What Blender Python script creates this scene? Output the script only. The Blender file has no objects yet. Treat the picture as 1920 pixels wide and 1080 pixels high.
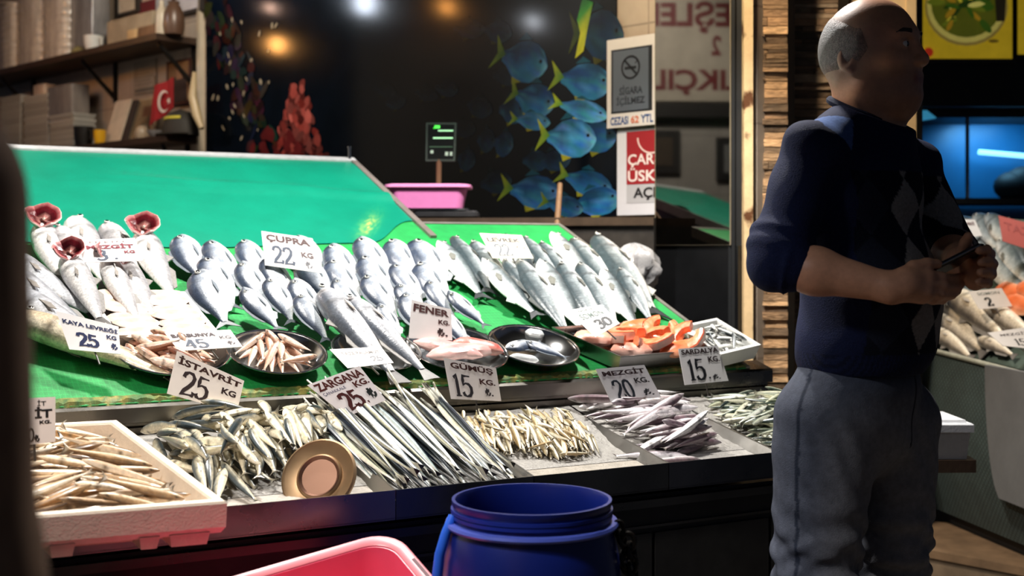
import bpy, math, random
import numpy as np
from mathutils import Vector, Matrix
SC = bpy.context.scene
COL = SC.collection
rnd = random.Random(7)
R = math.radians

# ---------------------------------------------------------------- camera
FPX, CX, HY, CZ = 2300.0, 960.0, 470.0, 1.23     # focal length in px, horizon row, eye height
cam_d = bpy.data.cameras.new('camera')
cam_d.sensor_width = 36.0
cam_d.lens = FPX / 1920 * 36
cam_d.shift_y = -(540 - HY) / 1920
cam_d.dof.use_dof = True
cam_d.dof.focus_distance = 2.75
cam_d.dof.aperture_fstop = 3.4
cam_d.clip_start = 0.02
cam = bpy.data.objects.new('camera', cam_d)
cam.location = (0, 0, CZ)
cam.rotation_euler = (math.pi / 2, 0, 0)
COL.objects.link(cam)
SC.camera = cam

# ---------------------------------------------------------------- world and lights
world = bpy.data.worlds.new('world')
SC.world = world
world.use_nodes = True
world.node_tree.nodes['Background'].inputs[0].default_value = (0.55, 0.68, 1.0, 1)
world.node_tree.nodes['Background'].inputs[1].default_value = 0.045
SC.view_settings.view_transform = 'Standard'
SC.view_settings.look = 'None'
SC.view_settings.gamma = 1.0
SC.view_settings.use_curve_mapping = False
SC.view_settings.exposure = 0.0

def light(name, kind, loc, energy, color=(1, 1, 1), target=None, size=0.2, spot=None, blend=0.5):
    d = bpy.data.lights.new(name, kind)
    d.energy = energy
    d.color = color
    if kind == 'AREA':
        d.shape = 'DISK'
        d.size = size
    else:
        d.shadow_soft_size = size
    if spot:
        d.spot_size = R(spot)
        d.spot_blend = blend
    o = bpy.data.objects.new(name, d)
    o.location = loc
    if target is not None:
        o.rotation_euler = (Vector(target) - Vector(loc)).to_track_quat('-Z', 'Y').to_euler()
    COL.objects.link(o)
    return o

light('stall_lamp_right', 'SPOT', (0.42, 3.45, 2.75), 230, (1.0, 0.97, 0.93), (0.05, 3.3, 0.9), 0.08, 124, 0.45)
light('stall_lamp_left', 'SPOT', (-0.75, 3.2, 2.75), 210, (1.0, 0.96, 0.9), (-0.75, 3.2, 0.9), 0.08, 118, 0.45)
light('front_fill', 'SPOT', (-0.95, 1.3, 2.6), 170, (1.0, 0.93, 0.86), (-0.45, 2.05, 0.6), 0.10, 56, 0.6)  # added unseen spot that brightens the tub, foam box front and coat
light('right_stall_lamp', 'SPOT', (2.2, 5.1, 2.9), 150, (1.0, 0.95, 0.86), (2.1, 5.3, 0.9), 0.12, 80, 0.4)
light('shop_lamp', 'SPOT', (-1.2, 4.9, 3.3), 190, (1.0, 0.86, 0.70), (-2.2, 6.9, 1.6), 0.25, 100, 0.8)
light('pillar_fill', 'SPOT', (0.35, 3.6, 3.0), 150, (1.0, 0.80, 0.56), (0.85, 4.5, 1.75), 0.06, 75, 0.5)  # added warm spot, lifts the post and the stone
light('left_wall_fill', 'SPOT', (-1.7, 4.3, 3.2), 280, (1.0, 0.93, 0.84), (-3.05, 4.5, 1.9), 0.2, 110, 0.6)  # added spot: brightens the side wall so the mirror shows it
light('basin_fill', 'SPOT', (-0.30, 4.62, 2.9), 40, (1.0, 0.9, 0.88), (-0.30, 4.72, 1.4), 0.08, 34, 0.5)  # added narrow spot just to brighten the pink basin
light('leg_fill', 'SPOT', (-1.5, 1.0, 2.6), 75, (0.84, 0.9, 1.0), (0.62, 2.5, 0.62), 0.15, 24, 0.6)  # added cool fill aimed at the man's legs, no real source
# ---------------------------------------------------------------- helpers
CAMP = Vector((0, 0, CZ))
def lin(c):
    return tuple((x / 255 / 12.92) if x / 255 <= 0.04045 else ((x / 255 + 0.055) / 1.055) ** 2.4 for x in c)
def ray(px, py):
    return Vector(((px - CX) / FPX, 1.0, (HY - py) / FPX))
def at(px, py, Y):
    return CAMP + ray(px, py) * Y
def onplane(px, py, p0, n):
    d = ray(px, py)
    return CAMP + d * ((Vector(p0) - CAMP).dot(n) / d.dot(n))
def lerp(a, b, t):
    return a + (b - a) * t
def mixc(a, b, t):
    return tuple(x + (y - x) * t for x, y in zip(a, b))
def sstep(a, b, x):
    t = min(1, max(0, (x - a) / (b - a)))
    return t * t * (3 - 2 * t)

_mats = {}
def mat(name, rough=0.5, metal=0.0, nz=0.0, nscale=40.0, bump=0.0, bscale=60.0, spec=0.5, emit=0.0, alpha=1.0,
        coat=0.0, stretch=(1, 1, 1), trans=0.0, rvar=0.0, pattern=None):
    """Material whose colour is the mesh's own 'Col' attribute, broken up by procedural noise."""
    if name in _mats:
        return _mats[name]
    m = bpy.data.materials.new(name)
    m.use_nodes = True
    nt = m.node_tree
    N, Lk = nt.nodes, nt.links
    b = N['Principled BSDF']
    at_ = N.new('ShaderNodeAttribute')
    at_.attribute_name = 'Col'
    out = at_.outputs['Color']
    tc = N.new('ShaderNodeTexCoord')
    mp = N.new('ShaderNodeMapping')
    mp.inputs['Scale'].default_value = stretch
    Lk.new(tc.outputs['Object'], mp.inputs['Vector'])
    no = N.new('ShaderNodeTexNoise')
    no.inputs['Scale'].default_value = nscale
    no.inputs['Detail'].default_value = 6
    no.inputs['Roughness'].default_value = 0.65
    Lk.new(mp.outputs['Vector'], no.inputs['Vector'])
    if nz > 0:
        mr = N.new('ShaderNodeMapRange')
        mr.inputs['From Min'].default_value = 0.3
        mr.inputs['From Max'].default_value = 0.7
        mr.inputs['To Min'].default_value = 1 - nz
        mr.inputs['To Max'].default_value = 1 + nz
        Lk.new(no.outputs['Fac'], mr.inputs['Value'])
        mx = N.new('ShaderNodeVectorMath')
        mx.operation = 'SCALE'
        Lk.new(out, mx.inputs[0])
        Lk.new(mr.outputs['Result'], mx.inputs['Scale'])
        out = mx.outputs['Vector']
    if pattern:
        out = pattern(nt, tc, out)
    Lk.new(out, b.inputs['Base Color'])
    b.inputs['Roughness'].default_value = rough
    if rvar > 0:
        m2 = N.new('ShaderNodeMapRange')
        m2.inputs['From Min'].default_value = 0.35
        m2.inputs['From Max'].default_value = 0.65
        m2.inputs['To Min'].default_value = max(0.02, rough - rvar)
        m2.inputs['To Max'].default_value = min(1, rough + rvar)
        Lk.new(no.outputs['Fac'], m2.inputs['Value'])
        Lk.new(m2.outputs['Result'], b.inputs['Roughness'])
    b.inputs['Metallic'].default_value = metal
    b.inputs['Specular IOR Level'].default_value = spec
    b.inputs['Coat Weight'].default_value = coat
    b.inputs['Coat Roughness'].default_value = 0.12
    b.inputs['Transmission Weight'].default_value = trans
    b.inputs['Alpha'].default_value = alpha
    if emit > 0:
        Lk.new(out, b.inputs['Emission Color'])
        b.inputs['Emission Strength'].default_value = emit
    if bump > 0:
        n2 = N.new('ShaderNodeTexNoise')
        n2.inputs['Scale'].default_value = bscale
        n2.inputs['Detail'].default_value = 5
        Lk.new(mp.outputs['Vector'], n2.inputs['Vector'])
        bp = N.new('ShaderNodeBump')
        bp.inputs['Strength'].default_value = bump
        bp.inputs['Distance'].default_value = 0.01
        Lk.new(n2.outputs['Fac'], bp.inputs['Height'])
        Lk.new(bp.outputs['Normal'], b.inputs['Normal'])
    _mats[name] = m
    return m

def math_node(nt, op, a, b=None):
    n = nt.nodes.new('ShaderNodeMath')
    n.operation = op
    for i, v in enumerate((a, b)):
        if v is None:
            continue
        if isinstance(v, (int, float)):
            n.inputs[i].default_value = v
        else:
            nt.links.new(v, n.inputs[i])
    return n.outputs[0]

def net_pattern(U_, V_, pitch_u, pitch_v, wid, light_amt, diag=False):
    """thin woven lines in the surface's own plane (object space)"""
    def f(nt, tc, out):
        def coord(axis, pitch):
            d = nt.nodes.new('ShaderNodeVectorMath')
            d.operation = 'DOT_PRODUCT'
            nt.links.new(tc.outputs['Object'], d.inputs[0])
            d.inputs[1].default_value = tuple(axis)
            return math_node(nt, 'FRACT', math_node(nt, 'MULTIPLY', d.outputs['Value'], 1 / pitch))
        a, b = (U_, V_) if not diag else ((U_ + V_).normalized(), (U_ - V_).normalized())
        l1 = math_node(nt, 'LESS_THAN', coord(a, pitch_u), wid)
        l2 = math_node(nt, 'LESS_THAN', coord(b, pitch_v), wid)
        l = math_node(nt, 'MAXIMUM', l1, l2)
        k = math_node(nt, 'ADD', math_node(nt, 'MULTIPLY', l, light_amt), 1.0)
        mx = nt.nodes.new('ShaderNodeVectorMath')
        mx.operation = 'SCALE'
        nt.links.new(out, mx.inputs[0])
        nt.links.new(k, mx.inputs['Scale'])
        return mx.outputs['Vector']
    return f

class MB:
    """collects faces with per-vertex colour, then links ONE mesh object"""
    def __init__(s, col=(200, 200, 200)):
        s.v, s.f, s.c, s.m = [], [], [], []
        s.col = lin(col)
        s.mi = 0
    def color(s, c):
        s.col = lin(c)
        return s
    def add(s, vs, fs, cols=None, mi=None):
        o = len(s.v)
        s.v += [Vector(p) for p in vs]
        s.c += (list(cols) if cols is not None else [s.col] * len(vs))
        for f in fs:
            s.f.append(tuple(i + o for i in f))
            s.m.append(s.mi if mi is None else mi)
        return s
    def hexa(s, b4, t4, cols=None):
        """box from four bottom and four top corners (same order)"""
        return s.add(list(b4) + list(t4), [(3, 2, 1, 0), (4, 5, 6, 7), (0, 1, 5, 4), (1, 2, 6, 5), (2, 3, 7, 6), (3, 0, 4, 7)], cols)
    def box(s, c, size, ax=None, cols=None):
        c = Vector(c)
        X, Y, Z = ax if ax else (Vector((1, 0, 0)), Vector((0, 1, 0)), Vector((0, 0, 1)))
        X, Y, Z = X * size[0] / 2, Y * size[1] / 2, Z * size[2] / 2
        q = [(-1, -1), (1, -1), (1, 1), (-1, 1)]
        return s.hexa([c + X * a + Y * b - Z for a, b in q], [c + X * a + Y * b + Z for a, b in q], cols)
    def rbox(s, c, size, ax=None, r=0.01, seg=3):
        """box with rounded vertical edges and a small top bevel"""
        c = Vector(c)
        X, Y, Z = ax if ax else (Vector((1, 0, 0)), Vector((0, 1, 0)), Vector((0, 0, 1)))
        hx, hy, hz = size[0] / 2, size[1] / 2, size[2] / 2
        rings = []
        for z, ins in ((-hz, r * .4), (-hz + r * .4, 0), (hz - r * .4, 0), (hz, r * .4)):
            ring = []
            for k, (sx, sy) in enumerate(((1, 1), (-1, 1), (-1, -1), (1, -1))):
                for j in range(seg + 1):
                    a = (k + j / seg) * math.pi / 2
                    rr = max(r - ins, 0.0005)
                    ring.append(c + X * (sx * (hx - r) + rr * math.cos(a)) + Y * (sy * (hy - r) + rr * math.sin(a)) + Z * z)
            rings.append(ring)
        return s.loft(rings, closed=True, caps=True)
    def loft(s, rings, closed=True, caps=False, cols=None):
        n = len(rings[0])
        vs = [p for r_ in rings for p in r_]
        fs = []
        for i in range(len(rings) - 1):
            for j in range(n if closed else n - 1):
                k = (j + 1) % n
                fs.append((i * n + j, i * n + k, (i + 1) * n + k, (i + 1) * n + j))
        if caps:
            fs.append(tuple(range(n - 1, -1, -1)))
            fs.append(tuple((len(rings) - 1) * n + j for j in range(n)))
        return s.add(vs, fs, cols)
    def tube(s, path, rad, n=8, caps=True, cols=None):
        path = [Vector(p) for p in path]
        if not isinstance(rad, (list, tuple)):
            rad = [rad] * len(path)
        rings = []
        up = None
        for i, p in enumerate(path):
            t = (path[min(i + 1, len(path) - 1)] - path[max(i - 1, 0)]).normalized()
            if up is None:
                up = Vector((0, 0, 1)) if abs(t.z) < .9 else Vector((1, 0, 0))
            a = t.cross(up).normalized()
            up = a.cross(t)
            rings.append([p + (a * math.cos(2 * math.pi * k / n) + up * math.sin(2 * math.pi * k / n)) * rad[i] for k in range(n)])
        return s.loft(rings, True, caps, cols)
    def lathe(s, prof, o, ax=None, n=32, a0=0, a1=2 * math.pi, cols=None):
        """prof: (radius, height) list turned about axis Z of frame ax at o"""
        o = Vector(o)
        X, Y, Z = ax if ax else (Vector((1, 0, 0)), Vector((0, 1, 0)), Vector((0, 0, 1)))
        full = abs(a1 - a0 - 2 * math.pi) < 1e-6
        m = n if full else n + 1
        rings = [[o + X * r_ * math.cos(a0 + (a1 - a0) * k / n) + Y * r_ * math.sin(a0 + (a1 - a0) * k / n) + Z * h for k in range(m)] for r_, h in prof]
        cc = None
        if cols:
            cc = [lin(c) for c in cols for _ in range(m)]
        return s.loft(rings, full, False, cc)
    def ell(s, c, rad, ax=None, n=12, m=8, cols=None):
        c = Vector(c)
        X, Y, Z = ax if ax else (Vector((1, 0, 0)), Vector((0, 1, 0)), Vector((0, 0, 1)))
        rings = []
        for i in range(m + 1):
            t = -math.pi / 2 + math.pi * i / m
            rr = max(math.cos(t), .001)
            rings.append([c + X * rad[0] * rr * math.cos(2 * math.pi * k / n) + Y * rad[1] * rr * math.sin(2 * math.pi * k / n) + Z * rad[2] * math.sin(t) for k in range(n)])
        return s.loft(rings, True, True, cols)
    def poly(s, pts, thick, nrm, cols=None):
        """flat outline given a thickness along nrm"""
        n = len(pts)
        nrm = Vector(nrm) * thick
        a = [Vector(p) for p in pts]
        b = [p - nrm for p in a]
        fs = [tuple(range(n)), tuple(range(2 * n - 1, n - 1, -1))]
        fs += [(i, i + n, (i + 1) % n + n, (i + 1) % n) for i in range(n)]
        return s.add(a + b, fs, (list(cols) * 2) if cols else None)
    def mesh(s, name, mats, smooth=True, off=None):
        me = bpy.data.meshes.new(name)
        off = off or Vector((0, 0, 0))
        me.from_pydata([tuple(p - off) for p in s.v], [], s.f)
        ca = me.color_attributes.new('Col', 'FLOAT_COLOR', 'POINT')
        arr = np.ones((len(s.v), 4), dtype=np.float32)
        arr[:, :3] = np.array(s.c, dtype=np.float32)[:, :3]
        ca.data.foreach_set('color', arr.ravel())
        for m in (mats if isinstance(mats, (list, tuple)) else [mats]):
            me.materials.append(m)
        me.polygons.foreach_set('material_index', s.m)
        me.polygons.foreach_set('use_smooth', [smooth] * len(s.f))
        me.update()
        if smooth:
            me.set_sharp_from_angle(angle=R(38))
        return me
    def build(s, name, mats, parent=None, smooth=True, base=None):
        if parent is not None:
            off = parent.matrix_world.translation.copy() if parent.parent is None else parent['_w']
            off = Vector(off)
        elif base is not None:
            off = Vector(base)
        else:
            zs = min(p.z for p in s.v)
            off = Vector((sum(p.x for p in s.v) / len(s.v), sum(p.y for p in s.v) / len(s.v), zs))
        o = bpy.data.objects.new(name, s.mesh(name, mats, smooth, off))
        COL.objects.link(o)
        if parent is not None:
            o.parent = parent
        else:
            o.location = off
        bpy.context.view_layer.update() if parent is None else None
        return o

def tag(o, label, cat, group=None, kind=None):
    if label:
        o['label'] = label
    if cat:
        o['category'] = cat
    if group:
        o['group'] = group
    if kind:
        o['kind'] = kind
    return o
def struct(o):
    o['kind'] = 'structure'
    return o
def thing(name, loc, label, cat, group=None):
    o = bpy.data.objects.new(name, None)
    o.empty_display_size = 0.05
    o.location = loc
    COL.objects.link(o)
    o.matrix_world = Matrix.Translation(Vector(loc))
    return tag(o, label, cat, group)
def subpart(mb, name, mats, part, root, smooth=True):
    """child of a part: both share the root's origin"""
    off = Vector(root.location)
    o = bpy.data.objects.new(name, mb.mesh(name, mats, smooth, off))
    COL.objects.link(o)
    o.parent = part
    return o

# text as flat filled letters: returns (verts2d, faces) in a unit frame
_tc = {}
def text2d(s, bold=0.0, shear=0.0):
    key = (s, bold, shear)
    if key in _tc:
        return _tc[key]
    cu = bpy.data.curves.new('txt', 'FONT')
    cu.body = s
    cu.offset = bold
    cu.shear = shear
    cu.resolution_u = 3
    o = bpy.data.objects.new('txt', cu)
    COL.objects.link(o)
    bpy.context.view_layer.update()
    me = bpy.data.meshes.new_from_object(o.evaluated_get(bpy.context.evaluated_depsgraph_get()))
    vs = [(v.co.x, v.co.y) for v in me.vertices]
    fs = [tuple(p.vertices) for p in me.polygons]
    bpy.data.objects.remove(o)
    bpy.data.curves.remove(cu)
    bpy.data.meshes.remove(me)
    _tc[key] = (vs, fs)
    return vs, fs

# old style figures drawn with a broad nib: thick uprights, hairline curves
DIG = {
    '2': [[(.06, .74), (.1, .9), (.3, 1.0), (.55, .97), (.68, .8), (.62, .6), (.42, .38), (.16, .16), (.04, .03), (.3, .03), (.55, .04), (.72, .03), (.76, .2)]],
    '5': [[(.66, .97), (.4, .97), (.16, .97), (.13, .75), (.12, .55), (.3, .62), (.52, .58), (.66, .42), (.66, .22), (.52, .05), (.28, .0), (.1, .08), (.06, .2)]],
    '1': [[(.1, .82), (.3, .98), (.3, .7), (.3, .35), (.3, .03)], [(.12, .02), (.5, .02)]],
    '0': [[(.4, 1.0), (.18, .9), (.08, .65), (.08, .35), (.18, .1), (.4, .0), (.62, .1), (.72, .35), (.72, .65), (.62, .9), (.4, 1.0)]],
    '3': [[(.1, .82), (.22, .97), (.45, 1.0), (.64, .88), (.62, .68), (.45, .56), (.3, .54), (.5, .52), (.68, .4), (.68, .18), (.5, .02), (.25, .0), (.08, .14)]],
    '4': [[(.55, 1.0), (.3, .62), (.05, .3), (.4, .3), (.75, .3)], [(.55, .98), (.55, .5), (.55, .02)]],
    '.': [[(.05, .04), (.12, .06), (.18, .04)]],
}
def digits2d(s, nib=0.2, thin=0.045):
    vs, fs, x = [], [], 0.0
    for ch in s:
        for st in DIG[ch]:
            o = len(vs)
            for i, (a, b) in enumerate(st):
                p, q = st[max(i - 1, 0)], st[min(i + 1, len(st) - 1)]
                dx, dy = q[0] - p[0], q[1] - p[1]
                l = math.hypot(dx, dy) or 1
                nx, ny = -dy / l, dx / l
                w = (abs(nx) * nib + abs(ny) * thin) / 2 + .012
                vs += [(x + a + nx * w, b + ny * w), (x + a - nx * w, b - ny * w)]
            for i in range(len(st) - 1):
                fs.append((o + 2 * i, o + 2 * i + 1, o + 2 * i + 3, o + 2 * i + 2))
        x += .3 if ch == '.' else (.62 if ch == '1' else .86)
    return vs, fs
def fit(vs, box):
    """scale 2-D verts into box (u0, v0, u1, v1)"""
    x0, x1 = min(p[0] for p in vs), max(p[0] for p in vs)
    y0, y1 = min(p[1] for p in vs), max(p[1] for p in vs)
    u0, v0, u1, v1 = box
    return [(u0 + (p[0] - x0) / (x1 - x0) * (u1 - u0), v0 + (p[1] - y0) / (y1 - y0) * (v1 - v0)) for p in vs]
def quadmap(q, u, v):
    """q: bottom-left, bottom-right, top-right, top-left"""
    return (q[0] * (1 - u) + q[1] * u) * (1 - v) + (q[3] * (1 - u) + q[2] * u) * v

# frames of the stall: U runs along its front, V goes back, lower trays and upper slope
TH = R(28)
U = Vector((math.cos(TH), math.sin(TH), 0))
V = Vector((-math.sin(TH), math.cos(TH), 0))
ZZ = Vector((0, 0, 1))
P0 = Vector((-0.535, 2.3, 0.75))
LV = (V + ZZ * 0.17)
LN = U.cross(LV).normalized()
KS = 1.065                                     # the upper slope starts one tray depth behind the front edge
S0 = CAMP + (Vector((0.62, 3.24, 0.92)) - CAMP) * KS
UV_ = (V + ZZ * 0.40)
UN = U.cross(UV_).normalized()
def low(px, py, h=0.0):
    return onplane(px, py, P0 + LN * h, LN)
def upp(px, py, h=0.0):
    return onplane(px, py, S0 + UN * h, UN)
def SL(a, t, h=0.0):
    return P0 + U * a + LV * t + LN * h
def SU(a, t, h=0.0):
    return S0 + U * a + UV_ * t + UN * h
# the shop's back wall (mirror, poster and shelves hang on it)
WN = Vector((-0.690, -0.724, 0)).normalized()
WD = Vector((0.724, -0.690, 0)).normalized()     # runs to the right, towards the street
W0 = Vector((0.64, 4.60, 0))
def wall(px, py, off=0.0):
    return onplane(px, py, W0 + WN * off, WN)
# ---------------------------------------------------------------- fish stall
M_steel = mat('brushed_steel', rough=.3, metal=1.0, nz=.12, nscale=5, rvar=.05, bump=.015, bscale=90)
M_steel2 = mat('polished_steel', rough=.17, metal=1.0, nz=.1, nscale=20)
M_alu = mat('aluminium', rough=.45, metal=.25, nz=.15, nscale=30)
M_dark = mat('dark_panel', rough=.38, nz=.35, nscale=12, spec=.5, metal=.3)
M_ice = mat('tray_liner', rough=.45, nz=.22, nscale=90, bump=.5, bscale=130)
M_green = mat('green_mat', rough=.6, nz=.16, nscale=25, bump=.15, bscale=300, pattern=net_pattern(U, V, .011, .017, .14, .28))
M_teal = mat('teal_sheet', rough=.42, nz=.10, nscale=7, bump=.06, bscale=160, pattern=net_pattern(U, V, .0075, .0075, .22, .16, True))
E_END = None
def on_low_line(px):
    """parameter along the front edge for a pixel column"""
    d = ray(px, 0)
    # P0 + U a has x/y = d.x
    return (d.x * P0.y - P0.x) / (U.x - d.x * U.y)
A_L = -0.62                                   # left end of the front edge (hidden at the frame's left)
A_R = on_low_line(1640)
DEP = 0.448                                   # depth of the lower trays
stall = thing('fish_stall', P0 + U * .3 + V * .3 - ZZ * .75, 'long stainless steel fish stall with green sloping display', 'market stall')
# lower bench body (dark steel cabinet below the trays)
mb = MB((34, 33, 32))
f0, f1 = P0 + U * A_L + V * .05, P0 + U * A_R + V * .05
b0, b1 = f0 + V * 1.5, f1 + V * 1.5
zb, zt = 0.0, 0.672
mb.hexa([Vector((p.x, p.y, zb)) for p in (f0, f1, b1, b0)], [Vector((p.x, p.y, zt)) for p in (f0, f1, b1, b0)])
mb.build('cabinet', M_dark, stall, smooth=False)
# raised rail and panel seams on the cabinet front
mb = MB((90, 88, 84))
for z, h, d in ((.655, .018, .018), (.6, .006, .006)):
    c = P0 + U * ((A_L + A_R) / 2) + V * (.05 - d / 2)
    mb.box((c.x, c.y, z), ((A_R - A_L), d, h), (U, V, ZZ))
mb.build('rail', M_steel, stall, smooth=False)
for a0_, a1_, z0, z1 in ((-.6, .05, .05, .585), (.06, .62, .05, .585), (.63, .99, .38, .585), (.63, .99, .05, .37), (1.0, 1.33, .05, .585), (1.34, A_R - .01, .05, .585)):
    mb = MB((40, 39, 37))
    c = P0 + U * ((a0_ + a1_) / 2) + V * .046
    mb.box((c.x, c.y, (z0 + z1) / 2), (a1_ - a0_, .008, z1 - z0), (U, V, ZZ))
    mb.build('cabinet_panel', M_dark, stall, smooth=False)
# front lips, one per tray
EDGES = [-0.62, on_low_line(742), on_low_line(1001), on_low_line(1254), on_low_line(1461), A_R]
LIPC = [(150, 146, 142), (110, 110, 112), (92, 91, 88), (98, 98, 100), (92, 92, 92)]
for i in range(5):
    a0_, a1_ = EDGES[i] + .001, EDGES[i + 1] - .001
    mb = MB(LIPC[i])
    p, q = P0 + U * a0_, P0 + U * a1_
    mb.hexa([p - ZZ * .058, q - ZZ * .058, q - ZZ * .058 + V * .004, p - ZZ * .058 + V * .004], [p, q, q + V * .004, p + V * .004])
    mb.hexa([p - ZZ * .06, q - ZZ * .06, q - ZZ * .06 + V * .05, p - ZZ * .06 + V * .05], [p - ZZ * .056, q - ZZ * .056, q - ZZ * .056 + V * .05, p - ZZ * .056 + V * .05])
    mb.build('front_lip', M_steel, stall, smooth=False)
# tray floors
TRAYF = [(172, 164, 154), (140, 138, 136), (158, 150, 138), (166, 162, 156), (140, 140, 136)]
def tray_pattern(nt, tc, out):
    return net_pattern(U, V, .05, .05, .5, .12, True)(nt, tc, out)
M_tray = mat('tray_floor', rough=.4, nz=.14, nscale=120, bump=.35, bscale=180, pattern=tray_pattern)
FLOOR_H = -.024
for i in range(5):
    a0_, a1_ = EDGES[i] + .001, EDGES[i + 1] - .001
    mb = MB(TRAYF[i])
    mb.hexa([SL(a0_, .003, FLOOR_H - .012), SL(a1_, .003, FLOOR_H - .012), SL(a1_, DEP, FLOOR_H - .012), SL(a0_, DEP, FLOOR_H - .012)],
            [SL(a0_, .003, FLOOR_H), SL(a1_, .003, FLOOR_H), SL(a1_, DEP, FLOOR_H), SL(a0_, DEP, FLOOR_H)])
    mb.build('tray_floor', M_tray, stall, smooth=False)
for i in range(1, 6):
    mb = MB((150, 147, 142))
    a = EDGES[i]
    w = .0015 if i == 1 else .0022
    hgt = .0
    mb.hexa([SL(a - w, .002, FLOOR_H), SL(a + w, .002, FLOOR_H), SL(a + w, DEP, FLOOR_H), SL(a - w, DEP, FLOOR_H)],
            [SL(a - w, .002, hgt), SL(a + w, .002, hgt), SL(a + w, DEP, hgt), SL(a - w, DEP, hgt)])
    k = .022
    mb.hexa([SL(a - k, .002, FLOOR_H), SL(a - w, .002, FLOOR_H), SL(a - w, DEP, FLOOR_H), SL(a - k, DEP, FLOOR_H)],
            [SL(a - w - .001, .002, hgt - .001), SL(a - w, .002, hgt - .001), SL(a - w, DEP, hgt - .001), SL(a - w - .001, DEP, hgt - .001)])
    mb.build('tray_divider', M_steel, stall, smooth=False)
# riser between lower trays and upper slope: two folded steel steps
A0U = (P0 - S0).dot(U) + A_L                   # left end in upper coordinates
AU_R = 0.085
mb = MB((120, 116, 110))
def strip(a0_, a1_, prof):
    rings = []
    for (d, z) in prof:
        rings.append([S0 + U * a0_ + V * d + ZZ * z, S0 + U * a1_ + V * d + ZZ * z])
    n = len(rings)
    vs = [p for r_ in rings for p in r_]
    mb.add(vs, [(2 * i, 2 * i + 1, 2 * i + 3, 2 * i + 2) for i in range(n - 1)])
strip(A0U, AU_R, [(.06, .014), (-.004, -.004), (-.010, -.010), (-.010, -.042), (.012, -.046), (.012, -.052), (.004, -.056), (.004, -.13), (.06, -.16)])
mb.build('step_riser', M_steel, stall, smooth=False)
# ragged turf fringe along the front edge of the slope
mb = MB((96, 112, 48))
vs, cs, NF = [], [], 220
for i in range(NF + 1):
    a = lerp(A0U, .0, i / NF)
    for (t, h) in ((-.004, -.004 - .006 * rnd.random()), (.006, .007 * rnd.random() + .002), (.022, .006 * rnd.random() + .001), (.034, .0)):
        vs.append(SU(a, t + rnd.uniform(-.002, .002), h))
        cs.append(lin(mixc((52, 92, 44), (140, 128, 62), rnd.random())))
mb.add(vs, [(4 * i + k, 4 * i + 4 + k, 4 * i + 5 + k, 4 * i + 1 + k) for i in range(NF) for k in range(3)], cs)
mb.build('turf_fringe', M_green, stall)
# green sloping bed
A_T = (CAMP + (Vector((.158, 2.995, .92)) - CAMP) * KS - S0).dot(U)   # right edge of the tall back part
T_TOP, T_LOW = 1.558 * KS, 0.985 * KS
mb = MB((24, 140, 66))
for a0_, a1_, t1 in ((A0U, A_T, T_TOP), (A_T, .0, T_LOW)):
    mb.hexa([SU(a0_, .0, -.03), SU(a1_, .0, -.03), SU(a1_, t1, -.03), SU(a0_, t1, -.03)], [SU(a0_, 0, 0), SU(a1_, 0, 0), SU(a1_, t1, 0), SU(a0_, t1, 0)])
mb.build('display_bed', M_green, stall, smooth=False)
# edge frames of the bed
mb = MB((122, 118, 112))
mb.hexa([SU(-.002, 0, -.035), SU(.012, 0, -.035), SU(.012, T_LOW, -.035), SU(-.002, T_LOW, -.035)], [SU(-.002, 0, .004), SU(.012, 0, .004), SU(.012, T_LOW, .004), SU(-.002, T_LOW, .004)])
mb.hexa([SU(A_T, T_LOW, -.04), SU(.012, T_LOW, -.04), SU(.012, T_LOW + .015, -.04), SU(A_T, T_LOW + .015, -.04)], [SU(A_T, T_LOW, .003), SU(.012, T_LOW, .003), SU(.012, T_LOW + .015, .003), SU(A_T, T_LOW + .015, .003)])
mb.build('side_rail', M_alu, stall, smooth=False)
mb = MB((206, 206, 206))
mb.hexa([SU(A0U - .02, T_TOP, -.03), SU(A_T + .022, T_TOP, -.03), SU(A_T + .022, T_TOP + .035, -.03), SU(A0U - .02, T_TOP + .035, -.03)],
        [SU(A0U - .02, T_TOP, .010), SU(A_T + .022, T_TOP, .010), SU(A_T + .022, T_TOP + .035, .010), SU(A0U - .02, T_TOP + .035, .010)])
mb.build('top_rail', M_alu, stall, smooth=False)
mb = MB((128, 118, 112))
mb.hexa([SU(A_T, .87 * KS, -.03), SU(A_T + .022, .87 * KS, -.03), SU(A_T + .022, T_TOP, -.03), SU(A_T, T_TOP, -.03)],
        [SU(A_T, .87 * KS, .010), SU(A_T + .022, .87 * KS, .010), SU(A_T + .022, T_TOP, .010), SU(A_T, T_TOP, .010)])
mb.build('side_rail', M_alu, stall, smooth=False)
# the small upright peg on the top rail
mb = MB((190, 190, 192))
pk = SU(A_T - .0, T_TOP + .018, .0)
mb.tube([pk, pk + ZZ * .05], .006, 10)
mb.tube([pk + ZZ * .05, pk + ZZ * .056], .009, 10)
mb.build('peg', M_steel2, stall)
# closing panels: right flank of the tall part and back
mb = MB((60, 62, 66))
def drop(p, z):
    return Vector((p.x, p.y, z))
for (aa, t0, t1) in ((A_T + .02, .6, T_TOP + .03), (.010, 0.02, T_LOW)):
    p, q = SU(aa, t0, -.03), SU(aa, t1, -.03)
    mb.hexa([drop(p, 0), drop(q, 0), drop(q, 0) - U * .01, drop(p, 0) - U * .01], [p, q, q - U * .01, p - U * .01])
for (a0_, a1_, t1) in ((A0U, A_T + .02, T_TOP + .03), (A_T, .01, T_LOW + .01)):
    p, q = SU(a0_, t1, -.03), SU(a1_, t1, -.03)
    mb.hexa([drop(p, 0) - V * .01, drop(q, 0) - V * .01, drop(q, 0), drop(p, 0)], [p - V * .01, q - V * .01, q, p])
mb.build('back_panel', M_dark, stall, smooth=False)
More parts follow.
